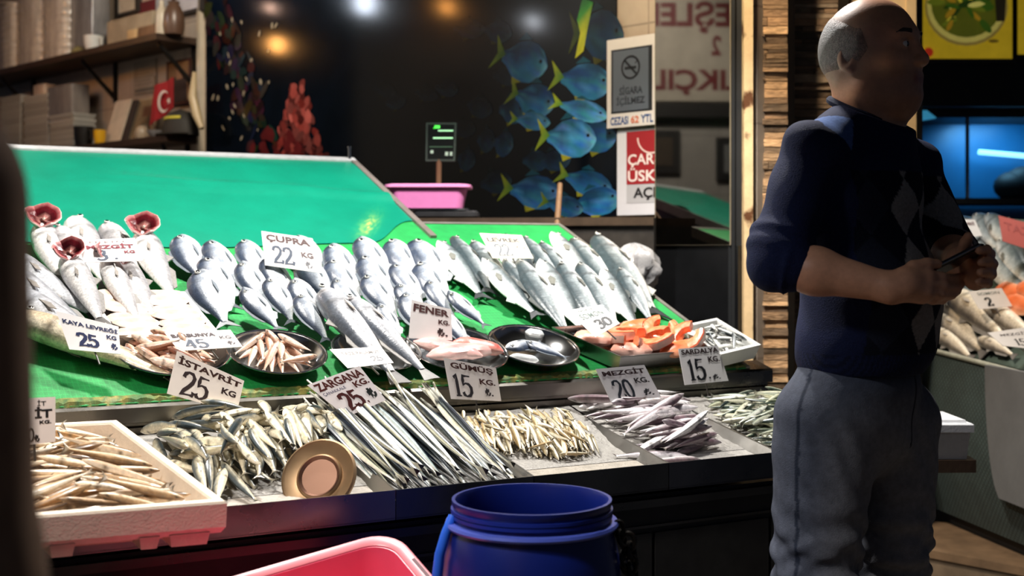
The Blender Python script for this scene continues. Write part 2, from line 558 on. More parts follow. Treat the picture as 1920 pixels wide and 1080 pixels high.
# loose teal sheet laid over the high part of the bed; its lower right corner is folded over
sheet = MB((2, 122, 96))
NU, NT = 150, 84
vs, cs = [], []
for j in range(NT + 1):
    for i in range(NU + 1):
        u = i / NU
        a = lerp(A0U, A_T - .002, u)
        t_lo = .86 + .02 * math.sin(u * 9) + (.20 * sstep(.86, 1.0, u))
        t = lerp(t_lo, T_TOP - .002, j / NT)
        h = .004 + .006 * (math.sin(u * 21 + 3 * t) * .5 + .5) * sstep(0, .15, j / NT) * sstep(0, .1, 1 - j / NT)
        h += .012 * math.exp(-((t - 1.51 + .22 * u) / .035) ** 2) * sstep(.3, .7, u)
        h += .006 * math.exp(-((t - 1.42 + .16 * u) / .03) ** 2) * sstep(.2, .6, u)
        p = SU(a, t, h)
        vs.append(p)
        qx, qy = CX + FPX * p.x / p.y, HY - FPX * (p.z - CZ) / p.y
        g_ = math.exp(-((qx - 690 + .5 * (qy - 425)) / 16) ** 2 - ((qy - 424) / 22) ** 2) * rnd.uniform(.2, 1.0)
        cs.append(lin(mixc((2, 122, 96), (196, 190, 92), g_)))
sheet.add(vs, [(j * (NU + 1) + i, j * (NU + 1) + i + 1, (j + 1) * (NU + 1) + i + 1, (j + 1) * (NU + 1) + i) for j in range(NT) for i in range(NU)], cs)
o = sheet.build('green_sheet', M_teal)
tag(o, 'smooth teal green plastic sheet covering the high back of the fish display', 'plastic sheet')
# ---------------------------------------------------------------- room shell
def dark_lines(pu, pz, wid, amt, axis=WD):
    return net_pattern(axis, ZZ, pu, pz, wid, amt)
M_tile = mat('wall_tile', rough=.45, nz=.10, nscale=6, pattern=dark_lines(.30, .42, .02, -.35))
M_plain = mat('plain_plaster', rough=.7, nz=.12, nscale=8, bump=.05)
M_floor = mat('wet_floor', rough=.22, nz=.3, nscale=7, spec=.5, rvar=.1, bump=.05, bscale=9, pattern=net_pattern(Vector((.8, .6, 0)), Vector((-.6, .8, 0)), .4, .4, .012, -.5))
M_matt = mat('matt_dark', rough=.6, nz=.25, nscale=10)
m = MB((92, 82, 70))
m.hexa([(-9, -4, -.1), (7, -4, -.1), (7, 11, -.1), (-9, 11, -.1)], [(-9, -4, 0), (7, -4, 0), (7, 11, 0), (-9, 11, 0)])
struct(m.build('floor', M_floor, smooth=False, base=(0, 0, 0)))
def wp(s, off, z):                              # s runs along the wall to the right from W0
    p = W0 + WD * s + WN * off
    return Vector((p.x, p.y, z))
def wall_s(px, off=0.0):
    p = wall(px, HY, off)
    return (p - W0).dot(WD)
s_l, s_r = -6.05, wall_s(1420)
def wbox(mb, s0, s1, o0, o1, z0, z1):
    mb.hexa([wp(s0, o0, z0), wp(s1, o0, z0), wp(s1, o1, z0), wp(s0, o1, z0)], [wp(s0, o0, z1), wp(s1, o0, z1), wp(s1, o1, z1), wp(s0, o1, z1)])
m = MB((172, 156, 138))
wbox(m, s_l, s_r, -.12, 0, 0, 3.6)
struct(m.build('wall_back', M_tile, smooth=False))
# side wall with the shop's own painted board; it is seen only in the mirror
WLX = -3.05
m = MB((150, 146, 140))
m.hexa([(WLX - .1, 1.6, 0), (WLX, 1.6, 0), (WLX, 6.1, 0), (WLX - .1, 6.1, 0)], [(WLX - .1, 1.6, 3.6), (WLX, 1.6, 3.6), (WLX, 6.1, 3.6), (WLX - .1, 6.1, 3.6)])
M_tile2 = mat('wall_tile_left', rough=.4, nz=.10, nscale=6, pattern=dark_lines(.28, .40, .02, -.3, Vector((0, 1, 0))))
struct(m.build('wall_left', M_tile2, smooth=False))
# white corner trim beside the poster
m = MB((190, 180, 160))
sc = wall_s(381)
wbox(m, sc - .018, sc + .012, 0, .03, 0, 3.5)
struct(m.build('trim_1', M_plain, smooth=False))
# stone clad wall right of the mirror
M_stone = mat('stacked_slate', rough=.75, nz=.45, nscale=14, bump=.6, bscale=40, stretch=(1, 1, 4))
def stone_strip(name, xa, xb, Y, depth, col, seed, z1=3.2):
    r_ = random.Random(seed)
    a, b = at(xa, HY, Y), at(xb, HY, Y)
    m = MB((84, 68, 52))
    m.hexa([(a.x, Y + .03, 0), (b.x, Y + .03, 0), (b.x, Y + depth, 0), (a.x, Y + depth, 0)], [(a.x, Y + .03, z1), (b.x, Y + .03, z1), (b.x, Y + depth, z1), (a.x, Y + depth, z1)])
    z = 0.0
    while z < z1:
        h = r_.uniform(.009, .034)
        x = a.x
        while x < b.x - .01:
            w = min(r_.uniform(.04, .2), b.x - x)
            if b.x - (x + w) < .05:
                w = b.x - x
            k = r_.uniform(.55, 1.25)
            c = tuple(min(255, v * k) for v in mixc(col, (150, 112, 78), r_.random() * .5))
            d = r_.uniform(0, .013)
            m.color(c)
            y0 = Y + d
            e = .0012
            m.hexa([(x + e, y0, z + e), (x + w - e, y0 + r_.uniform(-.004, .004), z + e), (x + w - e, Y + .05, z + e), (x + e, Y + .05, z + e)],
                   [(x + e, y0, z + h - e), (x + w - e, y0, z + h - e), (x + w - e, Y + .05, z + h - e), (x + e, Y + .05, z + h - e)])
            x += w
        z += h
    return struct(m.build(name, M_stone, smooth=False))
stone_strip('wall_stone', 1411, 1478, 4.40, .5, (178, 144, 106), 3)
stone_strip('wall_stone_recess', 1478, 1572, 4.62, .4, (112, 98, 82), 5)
m = MB((18, 16, 14))  # solid dark strip stands in for shade in the gap between the stones
a, b = at(1474, HY, 4.46), at(1490, HY, 4.5)
m.hexa([(a.x, 4.46, 0), (b.x, 4.5, 0), (b.x, 4.6, 0), (a.x, 4.6, 0)], [(a.x, 4.46, 3.2), (b.x, 4.5, 3.2), (b.x, 4.6, 3.2), (a.x, 4.6, 3.2)])
struct(m.build('gap_shade', M_matt, smooth=False))
# painted post beside the mirror, rusty low down
def rust(nt, tc, out):
    n = nt.nodes.new('ShaderNodeTexNoise'); n.inputs['Scale'].default_value = 9; n.inputs['Detail'].default_value = 8
    nt.links.new(tc.outputs['Object'], n.inputs['Vector'])
    r_ = nt.nodes.new('ShaderNodeMapRange'); r_.inputs['From Min'].default_value = .56; r_.inputs['From Max'].default_value = .64
    nt.links.new(n.outputs['Fac'], r_.inputs['Value'])
    mx = nt.nodes.new('ShaderNodeMix'); mx.data_type = 'RGBA'
    nt.links.new(r_.outputs['Result'], mx.inputs['Factor'])
    nt.links.new(out, mx.inputs['A']); mx.inputs['B'].default_value = (.12, .045, .015, 1)
    return mx.outputs['Result']
M_post = mat('rusty_paint', rough=.5, nz=.12, nscale=20, bump=.1, pattern=rust)
m = MB((226, 196, 150))
a, b = at(1395, HY, 4.34), at(1412, HY, 4.34)
m.hexa([(a.x, 4.34, 0), (b.x, 4.34, 0), (b.x, 4.42, 0), (a.x, 4.42, 0)], [(a.x, 4.34, 3.2), (b.x, 4.34, 3.2), (b.x, 4.42, 3.2), (a.x, 4.42, 3.2)])
struct(m.build('trim_3', M_post, smooth=False))
m = MB((14, 18, 22))
a, b = at(1366, HY, 4.38), at(1395, HY, 4.38)
m.hexa([(a.x, 4.38, 0), (b.x, 4.38, 0), (b.x, 4.46, 0), (a.x, 4.46, 0)], [(a.x, 4.38, 3.2), (b.x, 4.38, 3.2), (b.x, 4.46, 3.2), (a.x, 4.46, 3.2)])
a, b = at(1372, HY, 4.365), at(1378, HY, 4.365)
m.hexa([(a.x, 4.365, 0), (b.x, 4.365, 0), (b.x, 4.38, 0), (a.x, 4.38, 0)], [(a.x, 4.365, 3.2), (b.x, 4.365, 3.2), (b.x, 4.38, 3.2), (a.x, 4.38, 3.2)])
struct(m.build('trim_4', M_matt, smooth=False))
# cream door frame behind the man's head and the dark wall beyond it
m = MB((214, 186, 142))
for x0, x1, Y in ((1570, 1591, 4.72), (1596, 1616, 4.74), (1700, 1718, 4.74)):
    a, b = at(x0, HY, Y), at(x1, HY, Y)
    m.hexa([(a.x, Y, 0), (b.x, Y, 0), (b.x, Y + .08, 0), (a.x, Y + .08, 0)], [(a.x, Y, 3.2), (b.x, Y, 3.2), (b.x, Y + .08, 3.2), (a.x, Y + .08, 3.2)])
a, b = at(1616, 22, 4.75), at(1700, 22, 4.75)
m.hexa([(a.x, 4.75, a.z), (b.x, 4.75, a.z), (b.x, 4.8, a.z), (a.x, 4.8, a.z)], [(a.x, 4.75, 3.2), (b.x, 4.75, 3.2), (b.x, 4.8, 3.2), (a.x, 4.8, 3.2)])
struct(m.build('door_1', M_plain, smooth=False))
m = MB((22, 22, 24))
m.hexa([(1.15, 4.84, 0), (1.62, 4.84, 0), (1.62, 4.92, 0), (1.15, 4.92, 0)], [(1.15, 4.84, 3.2), (1.62, 4.84, 3.2), (1.62, 4.92, 3.2), (1.15, 4.92, 3.2)])
struct(m.build('wall_door_side', M_matt, smooth=False))
m = MB((26, 25, 24))
m.hexa([(1.5, 6.9, 0), (4.6, 6.9, 0), (4.6, 7.0, 0), (1.5, 7.0, 0)], [(1.5, 6.9, 3.4), (4.6, 6.9, 3.4), (4.6, 7.0, 3.4), (1.5, 7.0, 3.4)])
struct(m.build('wall_right', M_matt, smooth=False))
m = MB((66, 60, 54))
m.hexa([(-9, .6, 3.6), (5, .6, 3.6), (5, 11, 3.6), (-9, 11, 3.6)], [(-9, .6, 3.7), (5, .6, 3.7), (5, 11, 3.7), (-9, 11, 3.7)])
struct(m.build('ceiling', M_plain, smooth=False))
# ---------------------------------------------------------------- fish
M_fish = mat('fish_skin', rough=.30, spec=.6, nz=.36, nscale=55, bump=.12, bscale=60, coat=.25)
M_fin = mat('fish_fin', rough=.42, nz=.25, nscale=40, stretch=(1, 1, 4))
M_eye = mat('fish_eye', rough=.12, spec=.8)
M_flesh = mat('raw_flesh', rough=.32, nz=.16, nscale=30, bump=.12, bscale=70, coat=.2)

def body_into(mb, prof, colf, bend=(0, 0, 0), nseg=12, fork_=False):
    """prof: (x, zcentre, half height, half width); bend: (in z, in y, twist)"""
    rings, cols = [], []
    for (x, zc, hh, hw) in prof:
        q = x * x
        oy, oz = bend[1] * q, bend[0] * q
        ring = []
        for k in range(nseg):
            a = 2 * math.pi * k / nseg
            ca, sa = math.cos(a), math.sin(a)
            xx = x + (.07 * (1 - abs(ca)) * sstep(-.41, -.5, x) if fork_ else 0)
            ring.append(Vector((xx, oy + hw * sa * (1 - .15 * abs(ca)), zc + oz + hh * ca)))
            cols.append(lin(colf(x, ca, abs(sa))))
        rings.append(ring)
    mb.loft(rings, True, True, cols)
def dense(prof, n):
    xs = [p[0] for p in prof][::-1]
    out = []
    for i in range(n):
        x = prof[0][0] + (prof[-1][0] - prof[0][0]) * i / (n - 1)
        for a, b in zip(prof, prof[1:]):
            if a[0] >= x >= b[0] - 1e-9:
                t = (a[0] - x) / (a[0] - b[0])
                out.append((x, lerp(a[1], b[1], t), lerp(a[2], b[2], t), lerp(a[3], b[3], t)))
                break
    # smooth
    for _ in range(2):
        out = [out[0]] + [(p[0], (o[1] + p[1] * 2 + q[1]) / 4, (o[2] + p[2] * 2 + q[2]) / 4, (o[3] + p[3] * 2 + q[3]) / 4) for o, p, q in zip(out, out[1:], out[2:])] + [out[-1]]
    return out
def fin_into(mb, pts, col, col2=None, bend=(0, 0), th=.006):
    """flat fin in the x-z plane, pts = (x, z) outline"""
    P = [Vector((x, bend[1] * x * x, z + bend[0] * x * x)) + Vector((0, th / 2, 0)) for x, z in pts]
    n = len(P)
    c = [lin(col)] * n if col2 is None else [lin(mixc(col, col2, i / (n - 1))) for i in range(n)]
    mb.poly(P, th, Vector((0, 1, 0)), c)

def colfun(back, side, belly, head=None, gill=.24, line=None, seed=0, wide=0.0, band=None):
    r_ = random.Random(seed)
    ph = r_.random() * 6
    def f(x, ca, sa):
        w = .08 * math.sin(x * 23 + ph) + .05 * math.sin(x * 51 + ph * 2)
        c = mixc(side, back, sstep(.12 - wide, .75 - wide * .7, ca + w))
        c = mixc(c, belly, sstep(.05, .65, -ca - .05 + w))
        if head is not None:
            c = mixc(c, head, .75 * sstep(.34, .46, x) * sstep(-.6, .4, ca))
        if gill:
            c = mixc(c, tuple(v * .45 for v in side), .75 * math.exp(-((x - gill + .03 * ca * ca) / .014) ** 2))
        if band:
            c = mixc(c, (22, 26, 32), .85 * math.exp(-((x - band) / .022) ** 2) * sstep(-.5, .0, ca))
        if line is not None:
            c = mixc(c, line, .6 * math.exp(-((ca - .12) / .12) ** 2) * sstep(-.4, -.2, x) * sstep(.3, .2, x))
        return c
    return f

def big_fish(kind, prof, cf, tail, dorsal, pect, eye, bend=(0, 0), n=26, seg=14, mouth=None, anal=None):
    """meshes of one larger fish: body, tail fin, dorsal fin, pectoral fin, eyes"""
    D = {}
    m = MB(); body_into(m, dense(prof, n), cf, (bend[0], bend[1], 0), seg); D['body'] = m.mesh(kind + '_body', M_fish)
    m = MB(); fin_into(m, tail[0], tail[1], tail[2], bend); D['tail_fin'] = m.mesh(kind + '_tail', M_fin)
    m = MB()
    fin_into(m, dorsal[0], dorsal[1], None, bend)
    D['dorsal_fin'] = m.mesh(kind + '_dorsal', M_fin)
    if anal:
        m = MB(); fin_into(m, anal[0], anal[1], None, bend); D['anal_fin'] = m.mesh(kind + '_anal', M_fin)
    for sgn, sfx in ((1, ''), (-1, '.001')):
        m = MB()
        P = [Vector((x, sgn * (pect[2] + y), z)) for x, y, z in pect[0]]
        m.poly(P, .004 * sgn, Vector((0, 1, 0)), [lin(pect[1])] * len(P))
        D['pectoral_fin' + sfx] = m.mesh(kind + '_pectoral', M_fin)
        m = MB()
        ex, ez, er, ey = eye
        rings, cc = [], []
        for rr, yy, cl in ((1, -.3, (190, 190, 186)), (1, .15, (196, 196, 190)), (.8, .32, (214, 214, 206)), (.62, .4, (10, 10, 12)), (.3, .5, (6, 6, 8)), (.02, .52, (6, 6, 8))):
            rings.append([Vector((ex + er * rr * math.cos(2 * math.pi * k / 14), sgn * (ey + yy * er), ez + er * rr * math.sin(2 * math.pi * k / 14))) for k in range(14)])
            cc += [lin(cl)] * 14
        m.loft(rings, True, True, cc)
        D['eye' + sfx] = m.mesh(kind + '_eye', M_eye)
    return D

BREAM = [(.5, -.02, .012, .012), (.475, -.01, .055, .03), (.43, .0, .10, .05), (.36, .01, .145, .066), (.26, .012, .178, .078), (.12, .012, .19, .082), (-.02, .01, .172, .072), (-.16, .005, .128, .052), (-.27, .0, .078, .03), (-.35, 0, .042, .017), (-.4, 0, .034, .01)]
def fork(x0, x1, hb, ht, notch):
    return [(x0, hb), (x1, ht), (x1 + .01, ht * .82), (notch, 0), (x1 + .01, -ht * .82), (x1, -ht), (x0, -hb)]
def make_bream(seed, bend):
    return big_fish('sea_bream', BREAM, colfun((58, 68, 86), (198, 205, 213), (244, 245, 246), (70, 76, 84), .235, (160, 168, 180), seed, wide=.12, band=.375),
        (fork(-.38, -.5, .032, .13, -.44), (96, 104, 112), (60, 66, 72)),
        ([(.2, .18), (.16, .225), (.05, .232), (-.1, .2), (-.24, .125), (-.26, .09), (-.1, .14), (.1, .19)], (92, 100, 108)),
        ([(.2, .0, -.045), (.1, .014, -.035), (-.04, .006, -.055), (.0, .0, -.072), (.12, .0, -.072)], (120, 128, 136), .076),
        (.365, .045, .03, .060), bend, anal=([(-.08, -.14), (-.14, -.185), (-.25, -.12), (-.26, -.08), (-.16, -.125)], (150, 156, 160)))
BASS = [(.5, -.005, .008, .010), (.48, 0, .03, .022), (.43, .003, .055, .034), (.34, .005, .082, .046), (.22, .004, .102, .054), (.06, .002, .108, .055), (-.1, 0, .092, .046), (-.24, 0, .062, .03), (-.34, 0, .036, .017), (-.4, 0, .028, .01)]
def make_bass(seed, bend):
    return big_fish('sea_bass', BASS, colfun((58, 70, 74), (172, 180, 182), (240, 240, 236), (70, 70, 64), .25, (110, 118, 120), seed, wide=.22),
        (fork(-.385, -.5, .026, .085, -.455), (70, 74, 76), (40, 44, 46)),
        ([(.18, .1), (.13, .15), (.05, .125), (.02, .105), (-.04, .105), (-.08, .135), (-.2, .085), (-.21, .06), (0, .09)], (90, 94, 92)),
        ([(.2, .0, -.02), (.12, .018, -.01), (.06, .01, -.035), (.08, .0, -.055), (.16, .0, -.05)], (120, 120, 112), .05),
        (.415, .018, .016, .036), bend, anal=([(-.12, -.085), (-.17, -.125), (-.24, -.075), (-.2, -.06)], (170, 172, 168)))
HAKE = [(.5, 0, .02, .025), (.47, .002, .055, .05), (.4, .004, .085, .07), (.3, .004, .098, .078), (.16, 0, .098, .075), (0, 0, .082, .06), (-.18, 0, .058, .04), (-.32, 0, .036, .022), (-.4, 0, .024, .012)]
def make_hake(seed, bend, back=(150, 148, 150), side=(208, 206, 206), belly=(240, 236, 232)):
    return big_fish('hake', HAKE, colfun(back, side, belly, (150, 140, 136), .26, (165, 160, 160), seed),
        ([(-.385, .022), (-.5, .06), (-.495, 0), (-.5, -.06), (-.385, -.022)], (120, 116, 112), (70, 66, 64)),
        ([(.16, .092), (.1, .135), (.04, .08), (-.02, .075), (-.1, .1), (-.32, .06), (-.34, .035), (-.1, .06)], (140, 136, 132)),
        ([(.22, .0, -.012), (.14, .01, -.004), (.08, .004, -.018), (.12, .0, -.03)], (168, 160, 152), .075),
        (.42, .03, .018, .058), bend)

def place_fish(kind, D, head, tail, n, label, cat='fish', group=None, flip=False, roll=0.0):
    X = (head - tail)
    L = X.length
    X = X / L
    Y = (n - X * n.dot(X)).normalized() * (-1 if flip else 1)
    if roll:
        Y = Matrix.Rotation(roll, 3, X) @ Y
    Z = X.cross(Y)
    c = (head + tail) / 2
    M = Matrix(((X.x * L, Y.x * L, Z.x * L, c.x), (X.y * L, Y.y * L, Z.y * L, c.y), (X.z * L, Y.z * L, Z.z * L, c.z), (0, 0, 0, 1)))
    if isinstance(D, dict):
        root = bpy.data.objects.new(kind, None)
        root.empty_display_size = .1
        COL.objects.link(root)
        root.matrix_world = M
        for part, me in D.items():
            o = bpy.data.objects.new(part.split('.')[0], me)
            COL.objects.link(o)
            o.parent = root
    else:
        root = bpy.data.objects.new(kind, D)
        COL.objects.link(root)
        root.matrix_world = M
    return tag(root, label, cat, group)

ORD = ['first', 'second', 'third', 'fourth', 'fifth', 'sixth', 'seventh', 'eighth', 'ninth', 'tenth', 'eleventh', 'twelfth']
# --- sea bream: rows from the top, (head px, tail px)
breams = [make_bream(s, b) for s, b in ((1, (.0, .0)), (2, (.10, .05)), (3, (-.08, .06)), (4, (.05, -.04)))]
BR = [
 ('top', [((338, 440), (384, 535)), ((394, 452), (450, 545)), ((455, 448), (503, 535)), ((560, 440), (600, 530)), ((622, 457), (668, 548)), ((676, 445), (731, 535)), ((733, 447), (782, 538)), ((783, 448), (838, 552))]),
 ('second', [((386, 482), (444, 580)), ((452, 490), (506, 580)), ((499, 484), (552, 572)), ((566, 480), (622, 574)), ((623, 486), (676, 578)), ((683, 478), (742, 575)), ((740, 494), (796, 582)), ((787, 489), (842, 588))]),
 ('third', [((372, 504), (424, 614)), ((505, 520), (552, 608)), ((550, 522), (606, 612)), ((628, 522), (690, 606)), ((684, 513), (748, 604)), ((748, 530), (805, 615)), ((803, 525), (856, 605))]),
 ('lowest', [((455, 540), (526, 622)), ((560, 550), (614, 642)), ((712, 568), (756, 645)), ((760, 548), (806, 640)), ((800, 564), (832, 650)), ((838, 545), (913, 614)), ((832, 582), (884, 660))]),
]
for ri, (rn, lst) in enumerate(BR):
    for i, (h, t) in enumerate(lst):
        hh = .052 + .004 * ri + rnd.uniform(-.003, .003)
        head, tail = upp(*h, hh + .012), upp(*t, .013 + .003 * ri)
        fromr = len(lst) - i
        lab = 'whole silver sea bream, %s from the left in the %s row of bream' % (ORD[i], rn)
        place_fish('sea_bream', breams[(i * 3 + ri) % 4], head, tail, UN, lab, 'fish', 'sea bream in rows on the green slope', flip=True, roll=R(rnd.uniform(-8, 8)))
# --- sea bass on the right
basses = [make_bass(s, b) for s, b in ((1, (.0, .0)), (2, (.08, .03)), (3, (-.06, .04)))]
BA = [
 ('upper', [((822, 452), (908, 562)), ((853, 443), (925, 552)), ((884, 450), (962, 560)), ((938, 440), (1010, 560)), ((983, 443), (1062, 548)), ((1012, 452), (1088, 552)), ((1035, 436), (1120, 548)), ((1075, 446), (1160, 556)), ((1114, 438), (1232, 592))]),
 ('lower', [((902, 486), (1008, 598)), ((942, 484), (1034, 590)), ((972, 486), (1068, 630)), ((1008, 488), (1098, 632)), ((1048, 490), (1132, 628)), ((1086, 492), (1160, 622)), ((1126, 505), (1196, 622)), ((1160, 500), (1222, 606))]),
]
for ri, (rn, lst) in enumerate(BA):
    for i, (h, t) in enumerate(lst):
        head, tail = upp(*h, .052 + .028 * ri), upp(*t, .02 + .010 * ri)
        place_fish('sea_bass', basses[(i + ri) % 3], head, tail, UN, 'long silver sea bass, %s from the left in the %s row of bass' % (ORD[i], rn), 'fish', 'sea bass on the green slope', flip=(i % 3 != 0), roll=R(rnd.uniform(-12, 12)))
# --- large pale fish at the far left, several with the gills pulled out
M_gill = mat('gill_red', rough=.25, nz=.3, nscale=60, coat=.4)
def gill_mesh(name):
    m = MB()
    prof = [(.06, .0), (.092, .03), (.108, .062), (.100, .068), (.078, .052), (.05, .03), (.02, .02), (.0, .02)]
    cols = [(150, 100, 96), (214, 196, 190), (232, 204, 198), (206, 128, 126), (104, 22, 30), (70, 14, 20), (176, 120, 112), (224, 200, 190)]
    ax = Vector((-.30, .95, 0)).normalized(); b = Vector((ax.y, -ax.x, 0))
    m.lathe(prof, Vector((.43, .055, 0)), (b, Vector((0, 0, 1.05)), ax), 20, cols=cols)
    for i, p in enumerate(m.v):
        a = (i % 20) * 2 * math.pi / 20
        m.v[i] = p + ax * (.014 * math.sin(3 * a) + .008 * math.sin(7 * a)) + Vector((0, 0, .012 * math.sin(2 * a)))
    return m.mesh(name, M_gill)
hakes = [make_hake(1, (.04, .02)), make_hake(2, (-.05, .03)), make_hake(3, (0, 0))]
gm = gill_mesh('hake_gills')
hakes_g = []
for D in hakes[:2]:
    E = {k: v for k, v in D.items() if not k.startswith('eye')}
    E['gill_flap'] = gm
    hakes_g.append(E)
HK = [
 ((72, 424), (140, 556), 1, .05, 'large pale whiting with red gills pulled open, nearest the left pillar in the upper row'),
 ((108, 428), (176, 560), 0, .05, 'large pale whiting with closed head left of the MEZGİT card'),
 ((136, 412), (204, 540), 0, .03, 'large pale whiting whose head rises above the left corner of the MEZGİT card'),
 ((203, 422), (266, 540), 0, .03, 'large pale whiting whose head rises behind the MEZGİT card'),
 ((262, 438), (325, 565), 1, .05, 'large pale whiting with pulled open gills right of the MEZGİT card'),
 ((126, 482), (196, 612), 1, .075, 'large pale whiting with red gills below the left corner of the MEZGİT card'),
 ((198, 486), (262, 612), 1, .075, 'large pale whiting with red gills under the middle of the MEZGİT card'),
 ((228, 490), (296, 606), 1, .065, 'large pale whiting with red gills under the right corner of the MEZGİT card'),
]
for i, (h, t, g, hh, lab) in enumerate(HK):
    place_fish('whiting', hakes_g[i % 2] if g else hakes[i % 3], upp(*h, hh), upp(*t, hh * .6), UN, lab, 'fish', None, flip=bool(i % 2) and not g, roll=R(rnd.uniform(-12, 12)))
grey = [make_hake(5, (.05, .0), (120, 122, 128), (186, 188, 194), (224, 224, 226)), make_hake(6, (-.10, .0), (150, 128, 98), (204, 184, 152), (236, 224, 200))]
place_fish('rock_bass', grey[0], upp(10, 478, .05), upp(185, 600, .03), UN, 'long grey fish lying uppermost behind the KAYA LEVREĞİ card', 'fish', None)
place_fish('rock_bass', grey[0], upp(0, 505, .055), upp(196, 650, .03), UN, 'long grey fish lying second behind the KAYA LEVREĞİ card', 'fish', None)
place_fish('rock_bass', grey[0], upp(5, 545, .055), upp(262, 688, .03), UN, 'long grey fish running under the lower edge of the KAYA LEVREĞİ card', 'fish', None)
place_fish('rock_bass', grey[1], upp(22, 590, .06), upp(352, 716, .02), UN, 'big tan bodied fish lying along the front edge below the KAYA LEVREĞİ card', 'fish', None)
# --- two big fish spilling out of the middle bowl
pal = make_hake(8, (-.10, .10), (84, 90, 100), (184, 186, 192), (240, 236, 232))
place_fish('bonito', pal, upp(600, 540, .085), upp(745, 712, .055), UN, 'big whole silver fish, left one of the pair spilling from the middle bowl', 'fish', None, flip=True)
place_fish('bonito', pal, upp(648, 556, .095), upp(806, 706, .05), UN, 'big whole silver fish, right one of the pair spilling from the middle bowl', 'fish', None, flip=True)
# ---------------------------------------------------------------- piles of small fish
M_small = mat('small_fish_skin', rough=.28, spec=.6, nz=.25, nscale=22, coat=.2)
def small_fish(kind, hh, hw, cf, bend, tailh=.09, n=19, seg=10, eyec=(14, 14, 16), snout=0.0, tail_w=.004):
    prof = [(.5, 0, hh * .12, hw * .15), (.47, 0, hh * .42, hw * .5), (.41, 0, hh * .72, hw * .8), (.3, 0, hh * .95, hw), (.14, 0, hh, hw), (-.05, 0, hh * .86, hw * .84), (-.22, 0, hh * .56, hw * .54), (-.34, 0, hh * .3, hw * .3), (-.40, 0, hh * .26, hw * .16)]
    if snout:
        prof = [(.5, 0, .005, .005), (.42, 0, .009, .008), (.33, 0, .011, .010), (.25, 0, hh * .62, hw * .62)] + [(.33 - (0.5 - x) * .80, z, a, b) for x, z, a, b in prof[3:]]
    P = dense(prof, n) + [(-.435, 0, tailh * .5, tail_w), (-.47, 0, tailh * .8, tail_w * .8), (-.5, 0, tailh, tail_w * .6)]
    ex = .40 if not snout else .27
    def c2(x, ca, sa):
        c = cf(x, ca, sa)
        if abs(x - ex) < .028 and 0 < ca < .65 and sa > .6:
            return eyec
        if snout and x > .31:
            c = mixc(c, (206, 200, 182), .7)
        if x < -.4:
            c = mixc(c, (92, 86, 74), .6)
        return c
    m = MB()
    body_into(m, P, c2, bend, seg, True)
    return m.mesh(kind, M_small)
def variants(kind, k, hh, hw, cols, bz=.12, by=.12, **kw):
    out = []
    for i in range(k):
        b, s, w = cols[i % len(cols)]
        cf = colfun(b, s, w, tuple(v * .8 for v in s), .27, None, i)
        out.append(small_fish(kind, hh * rnd.uniform(.9, 1.12), hw, cf, (rnd.uniform(-bz, bz), rnd.uniform(-by, by), 0), **kw))
    return out

